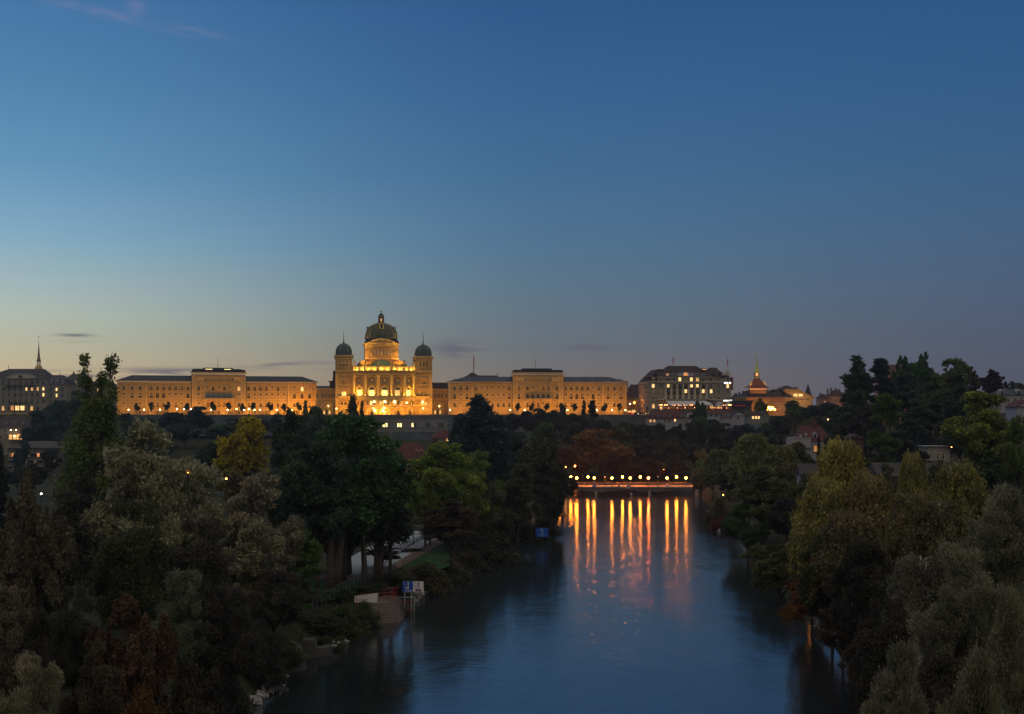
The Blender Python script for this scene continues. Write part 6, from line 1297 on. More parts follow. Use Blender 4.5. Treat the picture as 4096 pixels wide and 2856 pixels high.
# concrete outlet and ramp on the near left bank
rp = thing('concrete_ramp', 'sloping concrete ramp running into the river below the shrubs', 'ramp', (0,0,0)); a, b, c, e = J(1160,2690), J(1232,2682), J(1200,2640), J(1165,2640)
MB().add([(a.x,a.y,-.3),(b.x,b.y,-.3),(c.x,c.y+1,1.8),(e.x-1.5,e.y+2,2.6),(a.x-2.5,a.y+2,1.8)],[(0,1,2,3,4)]).add([(b.x,b.y,-.3),(c.x,c.y+1,1.8),(c.x,c.y+1,-.5)],[(0,1,2)]).build('slab', M['conc_d'], rp)
ol = thing('outlet_wall', 'small concrete outlet wall with railing at the river edge', 'wall', (0,0,0)); a, b = J(1200,2640), J(1330,2622)
MB().slab([(a.x,a.y+.8),(a.x+1.6,a.y+1.5),(a.x+1.6,a.y+3.2),(a.x,a.y+3)], -.5, 2.2).slab([(a.x+1.6,a.y+1.5),(b.x,b.y),(b.x-.6,b.y+1.6),(a.x+1.6,a.y+3.2)], -.5, 1.1).build('masonry', M['conc_d'], ol); m = MB(); rail(m, (a.x+.1,a.y+1), (a.x+1.5,a.y+1.6), 2.2, 1.1, .8); m.build('railing', M['metal'], ol)
def rocks(label, pts, n, rr, sd):
    rg = random.Random(sd); m = MB(); b0 = pts[0]
    for i in range(n):
        k = rg.random()*(len(pts)-1); j = int(k); p = pts[j].lerp(pts[j+1], k-j)-b0; r = rg.uniform(*rr); nn = 6
        x, y, z = p.x+rg.uniform(-1.2,.3)*(1 if p.x+b0.x < 10 else -1), p.y+rg.uniform(-.5,.5), .02+rg.random()*.8
        vs = [(x+r*rg.uniform(.6,1)*math.cos(a)*math.cos(b), y+r*rg.uniform(.6,1)*math.sin(a)*math.cos(b), z+r*.7*math.sin(b)) for b in (-.9,0,.9) for a in [i2*2*math.pi/nn for i2 in range(nn)]]
        fs = [(j2*nn+q, j2*nn+(q+1)%nn, (j2+1)*nn+(q+1)%nn, (j2+1)*nn+q) for j2 in (0,1) for q in range(nn)]+[tuple(range(nn-1,-1,-1)), tuple(2*nn+q for q in range(nn))]
        m.add(vs, fs)
    o = m.build('bank_stones', M['rock'], None, (b0.x,b0.y,0)); tag(o, label, 'stones', kind='stuff')
rocks('pale riprap stones along the near left shore', [J(1010,2830),J(1090,2770),J(1160,2720)], 110, (.15,.45), 1)
rocks('pale stones at the left shore beyond the concrete outlet', [J(1330,2605),J(1385,2575)], 60, (.15,.4), 2)
rocks('pale stones under the double river sign', [J(1640,2420),J(1730,2365)], 70, (.2,.5), 3)
rocks('pale stones at the right shore below dark bushes', [J(3245,2480),J(3325,2580)], 130, (.2,.5), 4)
rocks('stones on the far right shore near the bridge', [J(2830,2050),J(2880,2130)], 60, (.3,.7), 5)
# park lamps seen through the leaves
def plamp(label, px, py, d, r=.22, m='parkE', h=5):
    p = P(px, py, d); t = thing('park_lamp', label, 'lamp', (p.x, p.y, gz(p.x, p.y))); hh = p.z-gz(p.x, p.y); MB().cyl(0,0,0,hh,.06,n=5).build('post', M['metal'], t); MB().ball((0,0,hh),r,10,8).build('lamp_globe', M[m], t)
plamp('orange park lamp beside the lime-green tree', 1655, 2000, 262, .2); plamp('orange park lamp between grey and yellow trees at the left', 905, 1915, 250, .16)
plamp('orange lamp glimpsed through the big grey tree', 752, 1890, 158, .07); plamp('cool white lamp through leaves at the lower left edge', 8, 2452, 100, .14, 'coolE')
plamp('white lamp in dark leaves at the far left', 165, 1975, 190, .12, 'coolE'); plamp('orange lamp at the right bank behind willows', 2893, 1980, 400, .16)
plamp('orange street lamp low among right bank shrubs', 3235, 2190, 226, .16); plamp('orange street lamp deeper among right bank shrubs', 3330, 2220, 214, .13)
plamp('white lamp through the foliage at the right', 3480, 2300, 155, .12, 'coolE'); plamp('orange lamp behind the silver willows', 3720, 2520, 108, .06, 'lampE'); plamp('orange lamp glowing near the bottom right corner', 3980, 2740, 82, .05, 'lampE')
plamp('orange lamp inside the trees above the rust-red tree', 3290, 2255, 186, .13, 'lampE')
plamp('orange lamp above the right slope trees', 4075, 1720, 300, .45); plamp('orange lamp left of the red villa', 3215, 1797, 390, .25); plamp('orange lamp beside the pale balcony house', 3806, 1788, 325, .1); plamp('white lamp inside the birch foliage', 3635, 2070, 170, .14, 'coolE')
plamp('orange lamp behind bank trees left of the bridge', 2262, 1868, 520, .3); plamp('orange lamp among leaves behind the right half of the bridge', 2655, 1880, 575, .3, 'lampE'); plamp('orange lamp by the reddish tree behind the bridge', 2300, 1864, 540, .28, 'lampE')
for i, (px, py) in enumerate(((3068,1640),(3076,1630),(3084,1637),(3090,1632),(3099,1638),(3080,1638))): plamp(f'bright orange park lamp {["leftmost","top left","middle","top right","rightmost","lowest"][i]} of the cluster below the slate roof', px, py, 745, .62 if i in (1,3) else .45, 'lampE')
for i, (px, py) in enumerate(((3215,1642),(3235,1642),(3268,1642),(3310,1678),(3324,1678))): plamp(f'{ORD[i]} small warm lamp from the left along the right hillside', px, py, 700, .3, 'lampW')
# people on the terraces
def person(kind=0):
    m = MB(); s = 1.0
    for q in (-1, 1): m.tube([(q*.1,0,.04),(q*.1,.02,.48),(q*.09,0,.88)], [.06,.07,.1], 8)
    m.tube([(0,0,.85),(0,0,1.1),(0,0,1.38),(0,0,1.5)], [.17,.16,.2,.07], 10); m.ball((0,0,1.63), .115, 8, 8)
    for q in (-1, 1): m.tube([(q*.2,0,1.42),(q*.27,.03,1.15),(q*.24,-.1,.88)], [.06,.05,.04], 6)
    return m.mesh('body', M['cloth_d'])
pm = person(); rg = random.Random(21); n = 0
for px in (1434,1440,1447,1484,1489,1500,1562,1568,1590,1598,1644,1652):
    u = FP.u(px,-22); p = FP.world(u,-21+rg.random(),0); t = thing('person', f'{ORD[n]} person from the left in dark clothes standing on the parliament terrace', 'person', p, rg.random()*6, 'people on the parliament terrace'); inst('body', pm, t); n += 1
for i, px in enumerate((2498,2503)):
    p = FE.world(FE.u(px,-17),-17,0); t = thing('person', f'{["left","right"][i]} of two dark-clothed people at the right end of the wing terrace', 'person', p, 1.0*i); inst('body', pm, t)
# ------------------------------------------------------------------ trees
def leaves(c, size, rng, elong=1.0, dirs=None, flat=0):
    """quads at centres c; dirs = long axis directions (optional)"""
    n = len(c); s = size*rng.uniform(.6, 1.35, n)[:,None]
    if dirs is None:
        a = rng.normal(size=(n,3)); a[:,2] *= .6
    else: a = dirs+rng.normal(size=(n,3))*.35
    a /= np.linalg.norm(a, axis=1)[:,None]+1e-9
    b = rng.normal(size=(n,3)); b[:,2] *= (1-flat); b -= (b*a).sum(1)[:,None]*a; b /= np.linalg.norm(b, axis=1)[:,None]+1e-9
    w = .5/elong**.5; l = .5*elong**.5
    nrm = np.cross(a, b)*s*.12
    v = np.stack([c-a*s*l, c+b*s*w+nrm, c+a*s*l, c-b*s*w+nrm], 1).reshape(-1,3)
    f = np.arange(4*n).reshape(n,4); return v, f
def sphere_dirs(n, rng):
    d = rng.normal(size=(n,3)); return d/np.linalg.norm(d, axis=1)[:,None]
def clumps(cs, rs, n, rng, zs=.75, fill=.45):
    w = rs**2; k = rng.choice(len(cs), n, p=w/w.sum()); d = sphere_dirs(n, rng); d[:,2] *= zs
    r = rng.uniform(fill, 1, n)**.6*(1+.25*rng.normal(size=n).clip(-1,1.6)); return cs[k]+d*(rs[k]*r)[:,None], d, k
def make_tree(kind, H, W, nleaf, ls, seed):
    rng = np.random.default_rng(seed); rg = random.Random(seed); tm = MB(); hw = W/2; elong = 1.4; dirs = None
    tr = max(.12, H*.016)
    if kind in ('broad','silver','spiky','open'):
        z0 = H*(.16 if kind != 'open' else .22); ez = (H-z0)/2; cz = z0+ez; N = {'broad':150,'silver':130,'spiky':150,'open':85}[kind]
        # big boughs first, leaf clumps around each bough: uneven outline with gaps between
        NB = {'broad':15,'silver':13,'spiky':14,'open':12}[kind]; bd = sphere_dirs(NB, rng); bd[:,2] = bd[:,2]*.9+.1; br_ = rng.uniform(.3,.72,NB); bd[0] = (.1,.05,1); br_[0] = .74
        bc = np.stack([bd[:,0]*hw*br_, bd[:,1]*hw*br_, cz+bd[:,2]*ez*br_],1); bs = rng.uniform(.26,.46,NB)
        kb = rng.choice(NB, N, p=bs**2/(bs**2).sum()); d = sphere_dirs(N, rng); rr = rng.uniform(.3,1,N)**.6
        cs = bc[kb]+d*(bs[kb]*rr)[:,None]*np.array([hw,hw,ez*.8]); q = ((cs-np.array([0,0,cz]))/np.array([hw,hw,ez])); ql = np.linalg.norm(q,axis=1); sc_ = np.where(ql > .92, .92/np.maximum(ql,1e-6), 1)
        cs = np.array([0,0,cz])+(cs-np.array([0,0,cz]))*sc_[:,None]
        rs = hw*rng.uniform(.07,.2,N)*(1 if kind != 'open' else .85)
        c, dd, k = clumps(cs, rs, nleaf, rng, .7)
        if kind == 'silver':
            out = cs[k]-np.array([0,0,z0+ez*.6]); out /= np.linalg.norm(out,axis=1)[:,None]; dirs = out+dd*.7+rng.normal(size=(nleaf,3))*.35; c = c+out*rng.uniform(0,1,nleaf)[:,None]*rs[k][:,None]*.5; elong = 2.3
        if kind == 'spiky': # upright shoots
            up = rng.uniform(0,1,nleaf)**1.3; c = cs[k]+(c-cs[k])*(.75-.45*up)[:,None]+np.array([0,0,1.0])*(up*rs[k]*1.6)[:,None]
        top = H*.72
        for i in range(46):      # bare twigs poking out of the leaf masses
            j = rg.randrange(N); e = Vector(cs[j]); o = Vector((e.x, e.y, (e.z-cz)*.8+ez*.25)).normalized()*hw*rg.uniform(.12,.3)
            tm.tube([e-o*.6, e+o*.4+Vector((rg.uniform(-.2,.2),rg.uniform(-.2,.2),.1)), e+o+Vector((rg.uniform(-.4,.4),rg.uniform(-.4,.4),0))], [tr*.09,tr*.06,tr*.02], 3)
        tm.tube([(0,0,-.5),(.1*hw*.2,0,H*.2),(.03*W,.02*W,H*.45),(0,0,top)], [tr*1.25,tr,tr*.65,tr*.15], 8)
        for i in range(26 if kind != 'open' else 34):
            j = rg.randrange(N); e = cs[j]; zz = max(z0*.7, min(top*.9, e[2]*rg.uniform(.35,.75))); mid = (e[0]*.45+rg.uniform(-.3,.3), e[1]*.45+rg.uniform(-.3,.3), zz+(e[2]-zz)*.6)
            tm.tube([(0,0,zz),mid,tuple(e)], [tr*.42,tr*.25,tr*.07], 5)
    elif kind in ('poplar','triple'):
        z0 = H*.1; N = 130; t = rng.uniform(0,1,N); prof = np.sin(np.pi*np.clip(t*.93+.07,0,1)**.75)**.7
        an = rng.uniform(0,2*np.pi,N); rr = rng.uniform(.3,1,N)**.5*hw*.8*prof; cs = np.stack([rr*np.cos(an), rr*np.sin(an), z0+t*(H-z0)*.93],1)
        if kind == 'triple':   # bare crown top splitting into three thin leaders
            t = rng.uniform(0,1,N)**1.35*.72; prof = .2+.8*np.sin(np.pi*np.clip(t/.76,0,1)**.62)**.9; rr = rng.uniform(.3,1,N)**.5*hw*.85*prof; cs = np.stack([rr*np.cos(an), rr*np.sin(an), z0+t*(H-z0)],1)
            for (x, y, ht, m_) in ((-.3,.0,1.0,9),(.05,.3,.93,6),(.42,-.1,1.0,9)):
                q = rng.uniform(.74, ht-.03, m_); cs = np.concatenate([cs, np.stack([x*hw+rng.normal(0,.05*hw,m_), y*hw+rng.normal(0,.05*hw,m_), H*q],1)])
                tm.tube([(x*.3*hw,y*.3*hw,H*.6),(x*.9*hw,y*hw,H*.78),(x*hw,y*hw,H*(ht-.03))], [tr*.4,tr*.22,tr*.06], 5)
            rs = np.concatenate([hw*rng.uniform(.16,.3,N), hw*rng.uniform(.1,.17,24)])
        else: rs = hw*rng.uniform(.16,.32,N)
        c, dd, k = clumps(cs, rs, nleaf, rng, 1.5)
        tm.tube([(0,0,-.5),(0,0,H*.35),(0,0,H*.85)], [tr*1.1,tr*.7,tr*.12], 8)
        for i in range(22):
            e = cs[rg.randrange(N)]; tm.tube([(0,0,max(z0,e[2]-H*.12)),(e[0]*.6,e[1]*.6,e[2]-H*.04),tuple(e)], [tr*.3,tr*.18,tr*.05], 5)
    elif kind == 'weep':
        z0 = H*.08; N = 260; d = sphere_dirs(N, rng); d[:,2] = np.abs(d[:,2])*rng.uniform(.2,1,N); t = rng.uniform(.3,1,N); rr = rng.uniform(.25,1,N)**.5
        zt = H*(.32+.66*t); r2 = hw*np.sqrt(np.clip(1-((zt/H-.36)/.66)**2,0.02,1))*rr*.92; an = rng.uniform(0,2*np.pi,N)
        st = np.stack([r2*np.cos(an), r2*np.sin(an), zt],1); ln = H*rng.uniform(.08,.3,N)*(.4+.6*rr)
        k = rng.integers(0,N,nleaf); u = rng.uniform(0,1,nleaf)**.8; wob = rng.normal(size=(nleaf,3))*np.array([.035,.035,.02])*W*(.5+.6*(1-u))[:,None]
        out = st[k]*np.array([1,1,0]); out /= np.linalg.norm(out,axis=1)[:,None]+1e-6
        c = st[k]+out*(np.sin(u*1.5)*W*.04)[:,None]-np.array([0,0,1.])*(u*ln[k])[:,None]+wob; dirs = np.tile(np.array([[0,0,-1.]]),(nleaf,1)); elong = 1.8
        c = c[c[:,2] > z0]; dirs = dirs[:len(c)]
        tm.tube([(0,0,-.5),(.02*W,0,H*.3),(-.02*W,.01*W,H*.6),(.01*W,0,H*.97)], [tr,tr*.75,tr*.45,tr*.08], 8)
        for i in range(40):
            e = st[rg.randrange(N)]; zz = e[2]-H*rg.uniform(.1,.25); tm.tube([(0,0,max(z0,zz)),(e[0]*.5,e[1]*.5,e[2]-H*.02),tuple(e),(e[0]*1.06,e[1]*1.06,e[2]-H*.05)], [tr*.32,tr*.2,tr*.1,tr*.04], 5)
    elif kind == 'spruce':
        z0 = H*.07; nb = 150; t = np.sort(rng.uniform(0,1,nb)); L_ = hw*(1-t)**.85*rng.uniform(.7,1.05,nb)+.02*W; an = rng.uniform(0,2*np.pi,nb); zb = z0+t*(H-z0)*.98
        k = rng.choice(nb, nleaf, p=(L_+.08*W)/(L_+.08*W).sum()); u = rng.uniform(.05,1,nleaf)**.7
        sp = rng.normal(size=(nleaf,3))*np.stack([(L_[k]*.14*(1.2-u)+.04*W)]*2+[np.full(nleaf,.012*H)],1)
        c = np.stack([np.cos(an[k])*L_[k]*u, np.sin(an[k])*L_[k]*u, zb[k]-u*u*L_[k]*.35+.1*L_[k]*u],1)+sp; elong = 1.8
        tm.tube([(0,0,-.5),(0,0,H*.97)], [tr*.9,tr*.08], 8)
    elif kind in ('pine','pinebare'):
        N = 26 if kind == 'pinebare' else 46; lo = .42 if kind == 'pinebare' else .18; t = rng.uniform(0,1,N)**.9; zb = H*(lo+(1-lo)*t*.95); an = rng.uniform(0,2*np.pi,N); L_ = hw*np.clip(1.05-t*.8,.12,1)*rng.uniform(.35,1,N)
        cs = np.stack([np.cos(an)*L_, np.sin(an)*L_, zb],1); cs[-1] = (0,0,H*.95); cs[-2] = (0,0,H*.88); rs = W*rng.uniform(.1,.17,N); c, dd, k = clumps(cs, rs, nleaf, rng, .42, .2); dirs = dd+np.array([0,0,.6]); elong = 2.6
        tm.tube([(0,0,-.5),(.0,0,H*.5),(0,0,H*.95)], [tr*1.1,tr*.7,tr*.1], 8)
        for i in range(N): e = cs[i]; tm.tube([(0,0,e[2]-L_[i]*.15),(e[0]*.6,e[1]*.6,e[2]-.1*L_[i]),tuple(e)], [tr*.3,tr*.18,tr*.08], 5)
    elif kind == 'shrub':
        N = 60; d = sphere_dirs(N, rng); d[:,2] = np.abs(d[:,2]); rr = rng.uniform(.3,1,N)**.5; cs = np.stack([d[:,0]*hw*rr*.85, d[:,1]*hw*rr*.85, H*.1+d[:,2]*H*.75*rr],1); rs = hw*rng.uniform(.14,.26,N); c, dd, k = clumps(cs, rs, nleaf, rng, .9)
        for i in range(22):
            e = cs[rg.randrange(N)]; tm.tube([(rg.uniform(-.2,.2),rg.uniform(-.2,.2),-.4),(e[0]*.4,e[1]*.4,e[2]*.6),tuple(e),(e[0]*1.15,e[1]*1.15,e[2]+H*.1)], [tr*.5,tr*.3,tr*.15,tr*.03], 4)
    elif kind == 'cypress':
        n_ = nleaf; t = rng.uniform(0,1,n_); r = hw*np.sin(np.pi*np.clip(t*.9+.08,0,1))**.6*(.75+.3*rng.uniform(0,1,n_)); an = rng.uniform(0,2*np.pi,n_); c = np.stack([r*np.cos(an), r*np.sin(an), t*H],1); dirs = np.tile(np.array([[0,0,1.]]),(n_,1)); elong = 2
        tm.tube([(0,0,-.5),(0,0,H*.9)], [tr,tr*.1], 6)
    v, f = leaves(c, ls, rng, elong, dirs)
    me = bpy.data.meshes.new('crown'); setmesh(me, v, f); me.materials.append(M['leaf_s' if kind in ('silver',) else 'leaf'])
    tme = tm.mesh('trunk', M['birch' if kind == 'weep' and W < H*.55 else 'bark']); return me, tme, H, W
PROTO = {}
SPEC = {'broad':(20,16),'silver':(18,15),'spiky':(20,13),'open':(20,14),'poplar':(26,9),'triple':(38,12),'weep':(18,9),'spruce':(22,9),'pine':(22,10),'pinebare':(24,9),'shrub':(5,7),'cypress':(9,1.8)}
def proto(kind, lod, var):
    k = (kind, lod, var)
    if k not in PROTO:
        H, W = SPEC[kind]; n, ls = {0:(52000,.26),1:(26000,.40),2:(11000,.66)}[lod]
        if kind == 'shrub': n, ls = {0:(20000,.17),1:(10000,.22),2:(5000,.35)}[lod]
        if kind == 'cypress': n, ls = 2500, .4
        if kind in ('weep','silver'): ls *= .85; n = int(n*1.15)
        if kind == 'triple': n, ls = 42000, .42
        PROTO[k] = make_tree(kind, H, W, n, ls, abs(hash((len(kind), ord(kind[0]), ord(kind[-1]), lod, var)))%9999)
    return PROTO[k]
TN = [0]; trng = random.Random(99)
def tree(kind, px, ytop, wpx, d, c, label, group=None, w=0, name=None, zb=None, bark=None, cat='tree'):
    x = (px-CX)*d/F; z = gz(x, d) if zb is None else zb; top = CAMZ-(ytop-HY)*d/F; H = max(top-z, .8); W = wpx*d/F
    lod = 0 if d < 150 else (1 if d < 330 else 2)
    TN[0] += 1; cm, tm, H0, W0 = proto(kind, lod, TN[0]%2 if kind not in ('triple','cypress') else 0)
    nm = name or {'shrub':'shrub','spruce':'spruce_tree','pine':'pine_tree','pinebare':'pine_tree','poplar':'poplar_tree','triple':'poplar_tree','weep':'birch_tree','cypress':'cypress_tree','silver':'willow_tree'}.get(kind,'leafy_tree')
    if kind == 'shrub': cat = 'shrub'
    t = thing(nm, label, cat, (x, d+w, z-.15), 0 if kind == 'triple' else trng.random()*6.28, group); t.scale = (W/W0, W/W0, H/H0)
    cr = inst('crown', cm, t); lm = c[1]; g = 1.15 if c[0] > 1.8*c[1] else 1.6 if lm < .05 else (1.95 if lm < .13 else (1.7 if kind in ('weep','silver','broad') and c[0] < .2 and lm < .16 else 1.15)); cr.color = (c[0]*g, c[1]*g*1.05, c[2]*g*.95, 1); inst('trunk', tm, t)
    return t
# colours (linear albedo)
DK=(.028,.042,.026); DG=(.03,.055,.022); MG=(.06,.075,.025); LIME=(.13,.165,.04); YEL=(.28,.22,.025); GB=(.15,.14,.10); GB2=(.12,.105,.075)
BR=(.055,.04,.03); BK=(.022,.024,.022); OL=(.10,.10,.035); OLD=(.06,.06,.03); SIL=(.10,.095,.07); RED=(.12,.035,.025); RU=(.13,.06,.03); BLU=(.025,.036,.038); PU=(.04,.025,.03)
T = tree
# --- left foreground
T('spiky',110,1905,430,112,(.07,.055,.042),'feathery brown tree filling the lower left edge')
T('open',40,2330,330,92,(.075,.06,.045),'second brown feathery tree at the lower left edge, below the taller one')
T('spruce',-20,1740,190,230,BK,'black spruce silhouette at the left edge beside the villa')
T('triple',385,1408,300,222,MG,'tall poplar with three thin leaders rising above the skyline')
T('broad',610,1672,560,165,GB,'big grey-brown glinting tree left of the yellow tree')
T('broad',520,1800,420,160,GB2,'grey-green lower companion of the big glinting tree')
T('silver',700,1850,460,158,GB,'grey tree with pale trunk in front of the big glinting tree')
T('broad',1060,1890,370,162,(.12,.10,.08),'rounded grey-mauve tree below the yellow tree')
T('broad',1010,2080,360,150,GB2,'darker grey bushy tree under the rounded grey-mauve tree')
T('broad',560,1985,480,122,(.04,.042,.022),'dark olive tree before the big glinting tree')
T('broad',250,1950,380,150,(.035,.032,.024),'dark brown tree between the poplar and the feathery brown tree')
T('broad',820,2060,430,128,(.045,.038,.032),'dark brown tree below the rounded grey-mauve tree, left of the lawn')
T('broad',740,2270,290,112,(.065,.075,.055),'grey-green young tree in the dark lower left')
T('spiky',520,2390,440,98,(.07,.04,.03),'reddish-brown spiky tree low in the left foreground')
T('broad',880,2330,400,112,(.035,.03,.028),'dark purplish-brown tree by the near left shore')
T('silver',130,2620,430,84,(.11,.095,.07),'pale silvery shrub tree in the bottom left corner')
T('open',380,2560,340,88,(.05,.04,.03),'dark open-branched tree behind the silvery corner shrub')
T('broad',300,2330,300,104,(.035,.033,.025),'very dark tree in the lower left behind the reddish spiky one')
T('broad',150,2420,260,98,(.04,.034,.028),'dark brown tree above the silvery corner shrub')
T('shrub',540,2690,420,92,(.12,.06,.03),'orange-brown shrub at the bottom edge, left')
T('shrub',760,2640,380,100,(.05,.035,.028),'dark brown shrub at the bottom edge below the purplish tree')
T('shrub',890,2590,270,118,(.035,.03,.028),'dark shrub just above the near left shore')
T('shrub',1040,2490,240,138,(.035,.032,.03),'dark rounded shrub above the concrete ramp')
T('broad',1090,2210,330,146,(.045,.04,.035),'brown-grey bushy tree left of the lawn')
T('broad',1215,2110,210,180,(.045,.07,.022),'green young tree at the left side of the lawn')
T('shrub',1150,2560,200,150,(.05,.05,.03),'low bush left of the small concrete outlet')
T('shrub',1260,2430,260,168,(.04,.045,.028),'bush above the concrete outlet wall')
T('shrub',1370,2400,230,174,(.045,.055,.028),'bush left of the white board on the jetty')
T('shrub',1300,2520,220,165,(.05,.05,.028),'grassy bank bush at the waterline between outlet and jetty')
T('shrub',1400,2480,160,172,(.055,.055,.03),'small bush hanging over the water next to the jetty')
T('shrub',1480,2330,230,196,(.035,.045,.028),'bush behind the jetty below the fence')
T('shrub',1590,2290,220,206,(.04,.042,.028),'dark bush left of the double sign')
T('open',1530,2180,200,222,(.05,.035,.028),'thin reddish small tree behind the mesh fence')
T('shrub',1690,2240,260,216,(.06,.05,.03),'brownish bush just above the double sign')
T('shrub',1790,2215,230,232,(.05,.045,.03),'brown bush right of the double sign at the bank')
T('shrub',1560,2405,200,190,(.035,.04,.028),'low bush between jetty and double sign')
# yellow tree and centre-left
T('broad',985,1662,260,335,YEL,'bright yellow-leaved tree left of the big dark tree')
T('broad',930,1860,170,330,(.1,.08,.03),'ochre-brown tree below the bright yellow tree')
T('broad',1100,1900,240,300,BK,'black-green tree under the yellow tree')
T('broad',850,1760,150,420,DK,'dark tree behind the left shoulder of the yellow tree')
T('broad',1180,1632,260,250,DK,'dark tree rising left of the great dark maple')
T('broad',1375,1650,580,204,DG,'great dark maple with several trunks in the middle left')
T('broad',1270,1760,400,196,DK,'left half of the dark trees over the lawn')
T('broad',1500,1830,340,208,(.028,.036,.022),'right-hand dark tree over the lawn')
T('broad',1180,1800,300,215,DK,'dark tree filling the left side of the great maple')
T('broad',1400,1960,420,214,(.026,.034,.02),'low dark boughs over the lawn trunks')
T('broad',1560,1790,240,212,DK,'dark tree reaching toward the chalet house')
T('spruce',1412,1572,110,420,(.03,.045,.03),'pointed dark conifer before the parliament arcade')
T('spruce',1448,1600,60,425,(.03,.045,.03),'slim pointed conifer just right of the larger one')
T('broad',1345,1650,170,440,(.035,.05,.03),'dark leafy tree in front of the parliament left corner')
T('broad',1250,1622,130,440,(.035,.05,.03),'dark tree in front of the left link arch')
T('broad',1785,1765,370,262,LIME,'lime-green round tree beside the river')
T('broad',1850,1805,250,266,(.12,.15,.038),'right shoulder of the lime-green trees by the river')
T('broad',1720,1830,220,260,(.12,.15,.038),'left shoulder of the lime-green trees by the river')
T('broad',1700,1870,200,258,(.10,.13,.035),'lower left lime-green companion tree')
T('broad',1920,1800,230,275,(.07,.09,.03),'olive green tree right of the lime tree')
T('broad',1800,1990,330,250,(.05,.036,.022),'dark brown tree below the lime-green tree')
T('broad',1960,1930,260,268,(.045,.05,.032),'grey-green tree on the bank right of the brown one')
T('broad',2070,1850,250,300,(.04,.045,.025),'olive tree nearer the bridge on the left bank')
T('broad',2170,1740,230,335,(.038,.042,.024),'tall olive-brown tree on the left bank before the bridge')
T('broad',2195,1900,150,325,(.03,.03,.022),'dark low tree overhanging the river beside the bridge')
T('shrub',1950,2110,330,262,(.045,.045,.035),'grey bush at the waterline right of the lime tree')
T('shrub',2085,2060,230,306,(.035,.035,.025),'dark bush at the waterline near the hanging sign')
T('shrub',2180,2030,150,322,(.03,.03,.022),'black bush hanging over the water left of the orange reflections')
T('shrub',1860,2170,220,246,(.045,.04,.03),'brown bush at the river bend left of the hanging sign')
T('poplar',1915,1577,260,400,BLU,'big dark blue-green pyramidal tree before the right wing')
T('poplar',1840,1640,120,395,BLU,'left shoulder of the big pyramidal tree')
T('poplar',1995,1655,130,398,BLU,'right shoulder of the big pyramidal tree')
T('broad',2060,1725,200,420,DK,'dark tree right of the big pyramidal tree')
T('broad',1735,1775,110,520,(.04,.025,.025),'dark reddish tree below the tile-roofed house')
T('broad',1480,1740,120,560,DK,'dark tree against the lower terrace wall')
T('spruce',1590,1800,70,500,DG,'small pointed green tree beside the chalet house')
# slope under the left wing
for i, (px, yt, wp, d, c, l) in enumerate((
 (165,1640,190,600,BLU,'dark leafy tree in front of the orange-lit arcade at the left'),(235,1595,120,640,BLU,'tall dark tree at the right corner of the far left hotel'),
 (300,1560,120,700,DK,'dark tree between far left hotel and poplar'),(400,1580,120,690,DK,'dark tree right behind the poplar'),(90,1760,70,520,BLU,'dark tree before the modern grey block, left'),(205,1790,90,500,BK,'dark tree at the right end of the modern grey block'),
 (70,1860,120,430,BK,'black tree below the modern grey block'),(130,1850,150,400,(.04,.035,.025),'brownish tree below the modern grey block'),(560,1700,180,600,DK,'dark tree on the slope behind the grey tree'),
 (690,1645,170,690,BLU,'wide dark tree at the foot of the left wing, left one'),(795,1624,130,695,BLU,'rounded dark tree standing against the left wing'),(740,1690,170,660,BLU,'dark slope tree between the two against the left wing'),
 (880,1700,160,660,DG,'dark green slope tree above the yellow tree'),(640,1720,140,560,DK,'dark tree top behind the big glinting tree'),(1150,1690,120,600,DK,'dark slope tree right of the yellow tree'),(480,1735,140,560,DK,'dark slope tree between poplar and grey tree'))):
    T('broad',px,yt,wp,d,c,l)
for i, (px, yt, wp, d, l) in enumerate(((515,1652,110,690,'low dark tree below the left end of the left wing'),(590,1668,120,680,'low dark bush-like tree on the slope below the left wing'),(930,1672,150,670,'low dark tree under the left wing terrace wall, right of centre'),(1040,1668,130,675,'low dark tree under the left wing terrace wall, near the parliament'),(1110,1655,90,680,'small dark tree at the right end of the left wing wall'))):
    T('broad',px,yt,wp,d,DK,l)
for i, (px, yt, wp, d, l) in enumerate(((2050,1650,110,690,'dark tree before the left end of the right wing'),(2175,1648,110,685,'dark tree below the right wing balcony'),(2260,1655,110,685,'dark tree under the right wing, right of the balcony'),(2330,1660,110,680,'dark tree below the narrow conifer'),(2400,1672,120,670,'low dark tree under the right retaining wall, left'),(2490,1684,130,660,'low dark tree under the right retaining wall, right'),(2570,1692,110,650,'dark tree left of the long white house'),(2640,1692,90,640,'dark tree covering the lower floor of the long white house'),(2700,1702,100,640,'bushy dark tree under the lit window of the long white house'),(2760,1690,80,640,'dark tree at the right end of the long white house'),(2850,1672,90,650,'dark tree leaning on the white hipped house'),(2905,1690,90,640,'dark tree over the small garden house'),(2990,1692,110,640,'dark tree hiding the foot of the white gabled house'),(3060,1690,110,640,'dark tree hiding the foot of the blue-grey house'))):
    T('broad',px,yt,wp,d,DK if i%2 else BLU,l)
T('shrub',1240,2360,230,184,(.04,.045,.026),'bush hiding the lower lawn edge')
T('shrub',1340,2350,200,188,(.035,.045,.026),'bush at the foot of the mesh fence')
T('shrub',1460,2395,170,181,(.04,.048,.026),'bush behind the red railing')
T('broad',1160,2290,230,168,(.045,.042,.03),'dark tree left of the lawn bushes')
T('shrub',1640,2200,180,250,(.04,.035,.024),'dark bush over the mesh fence in the grass')
T('spruce',1222,1598,50,690,DG,'thin dark tree before the right end of the left wing')
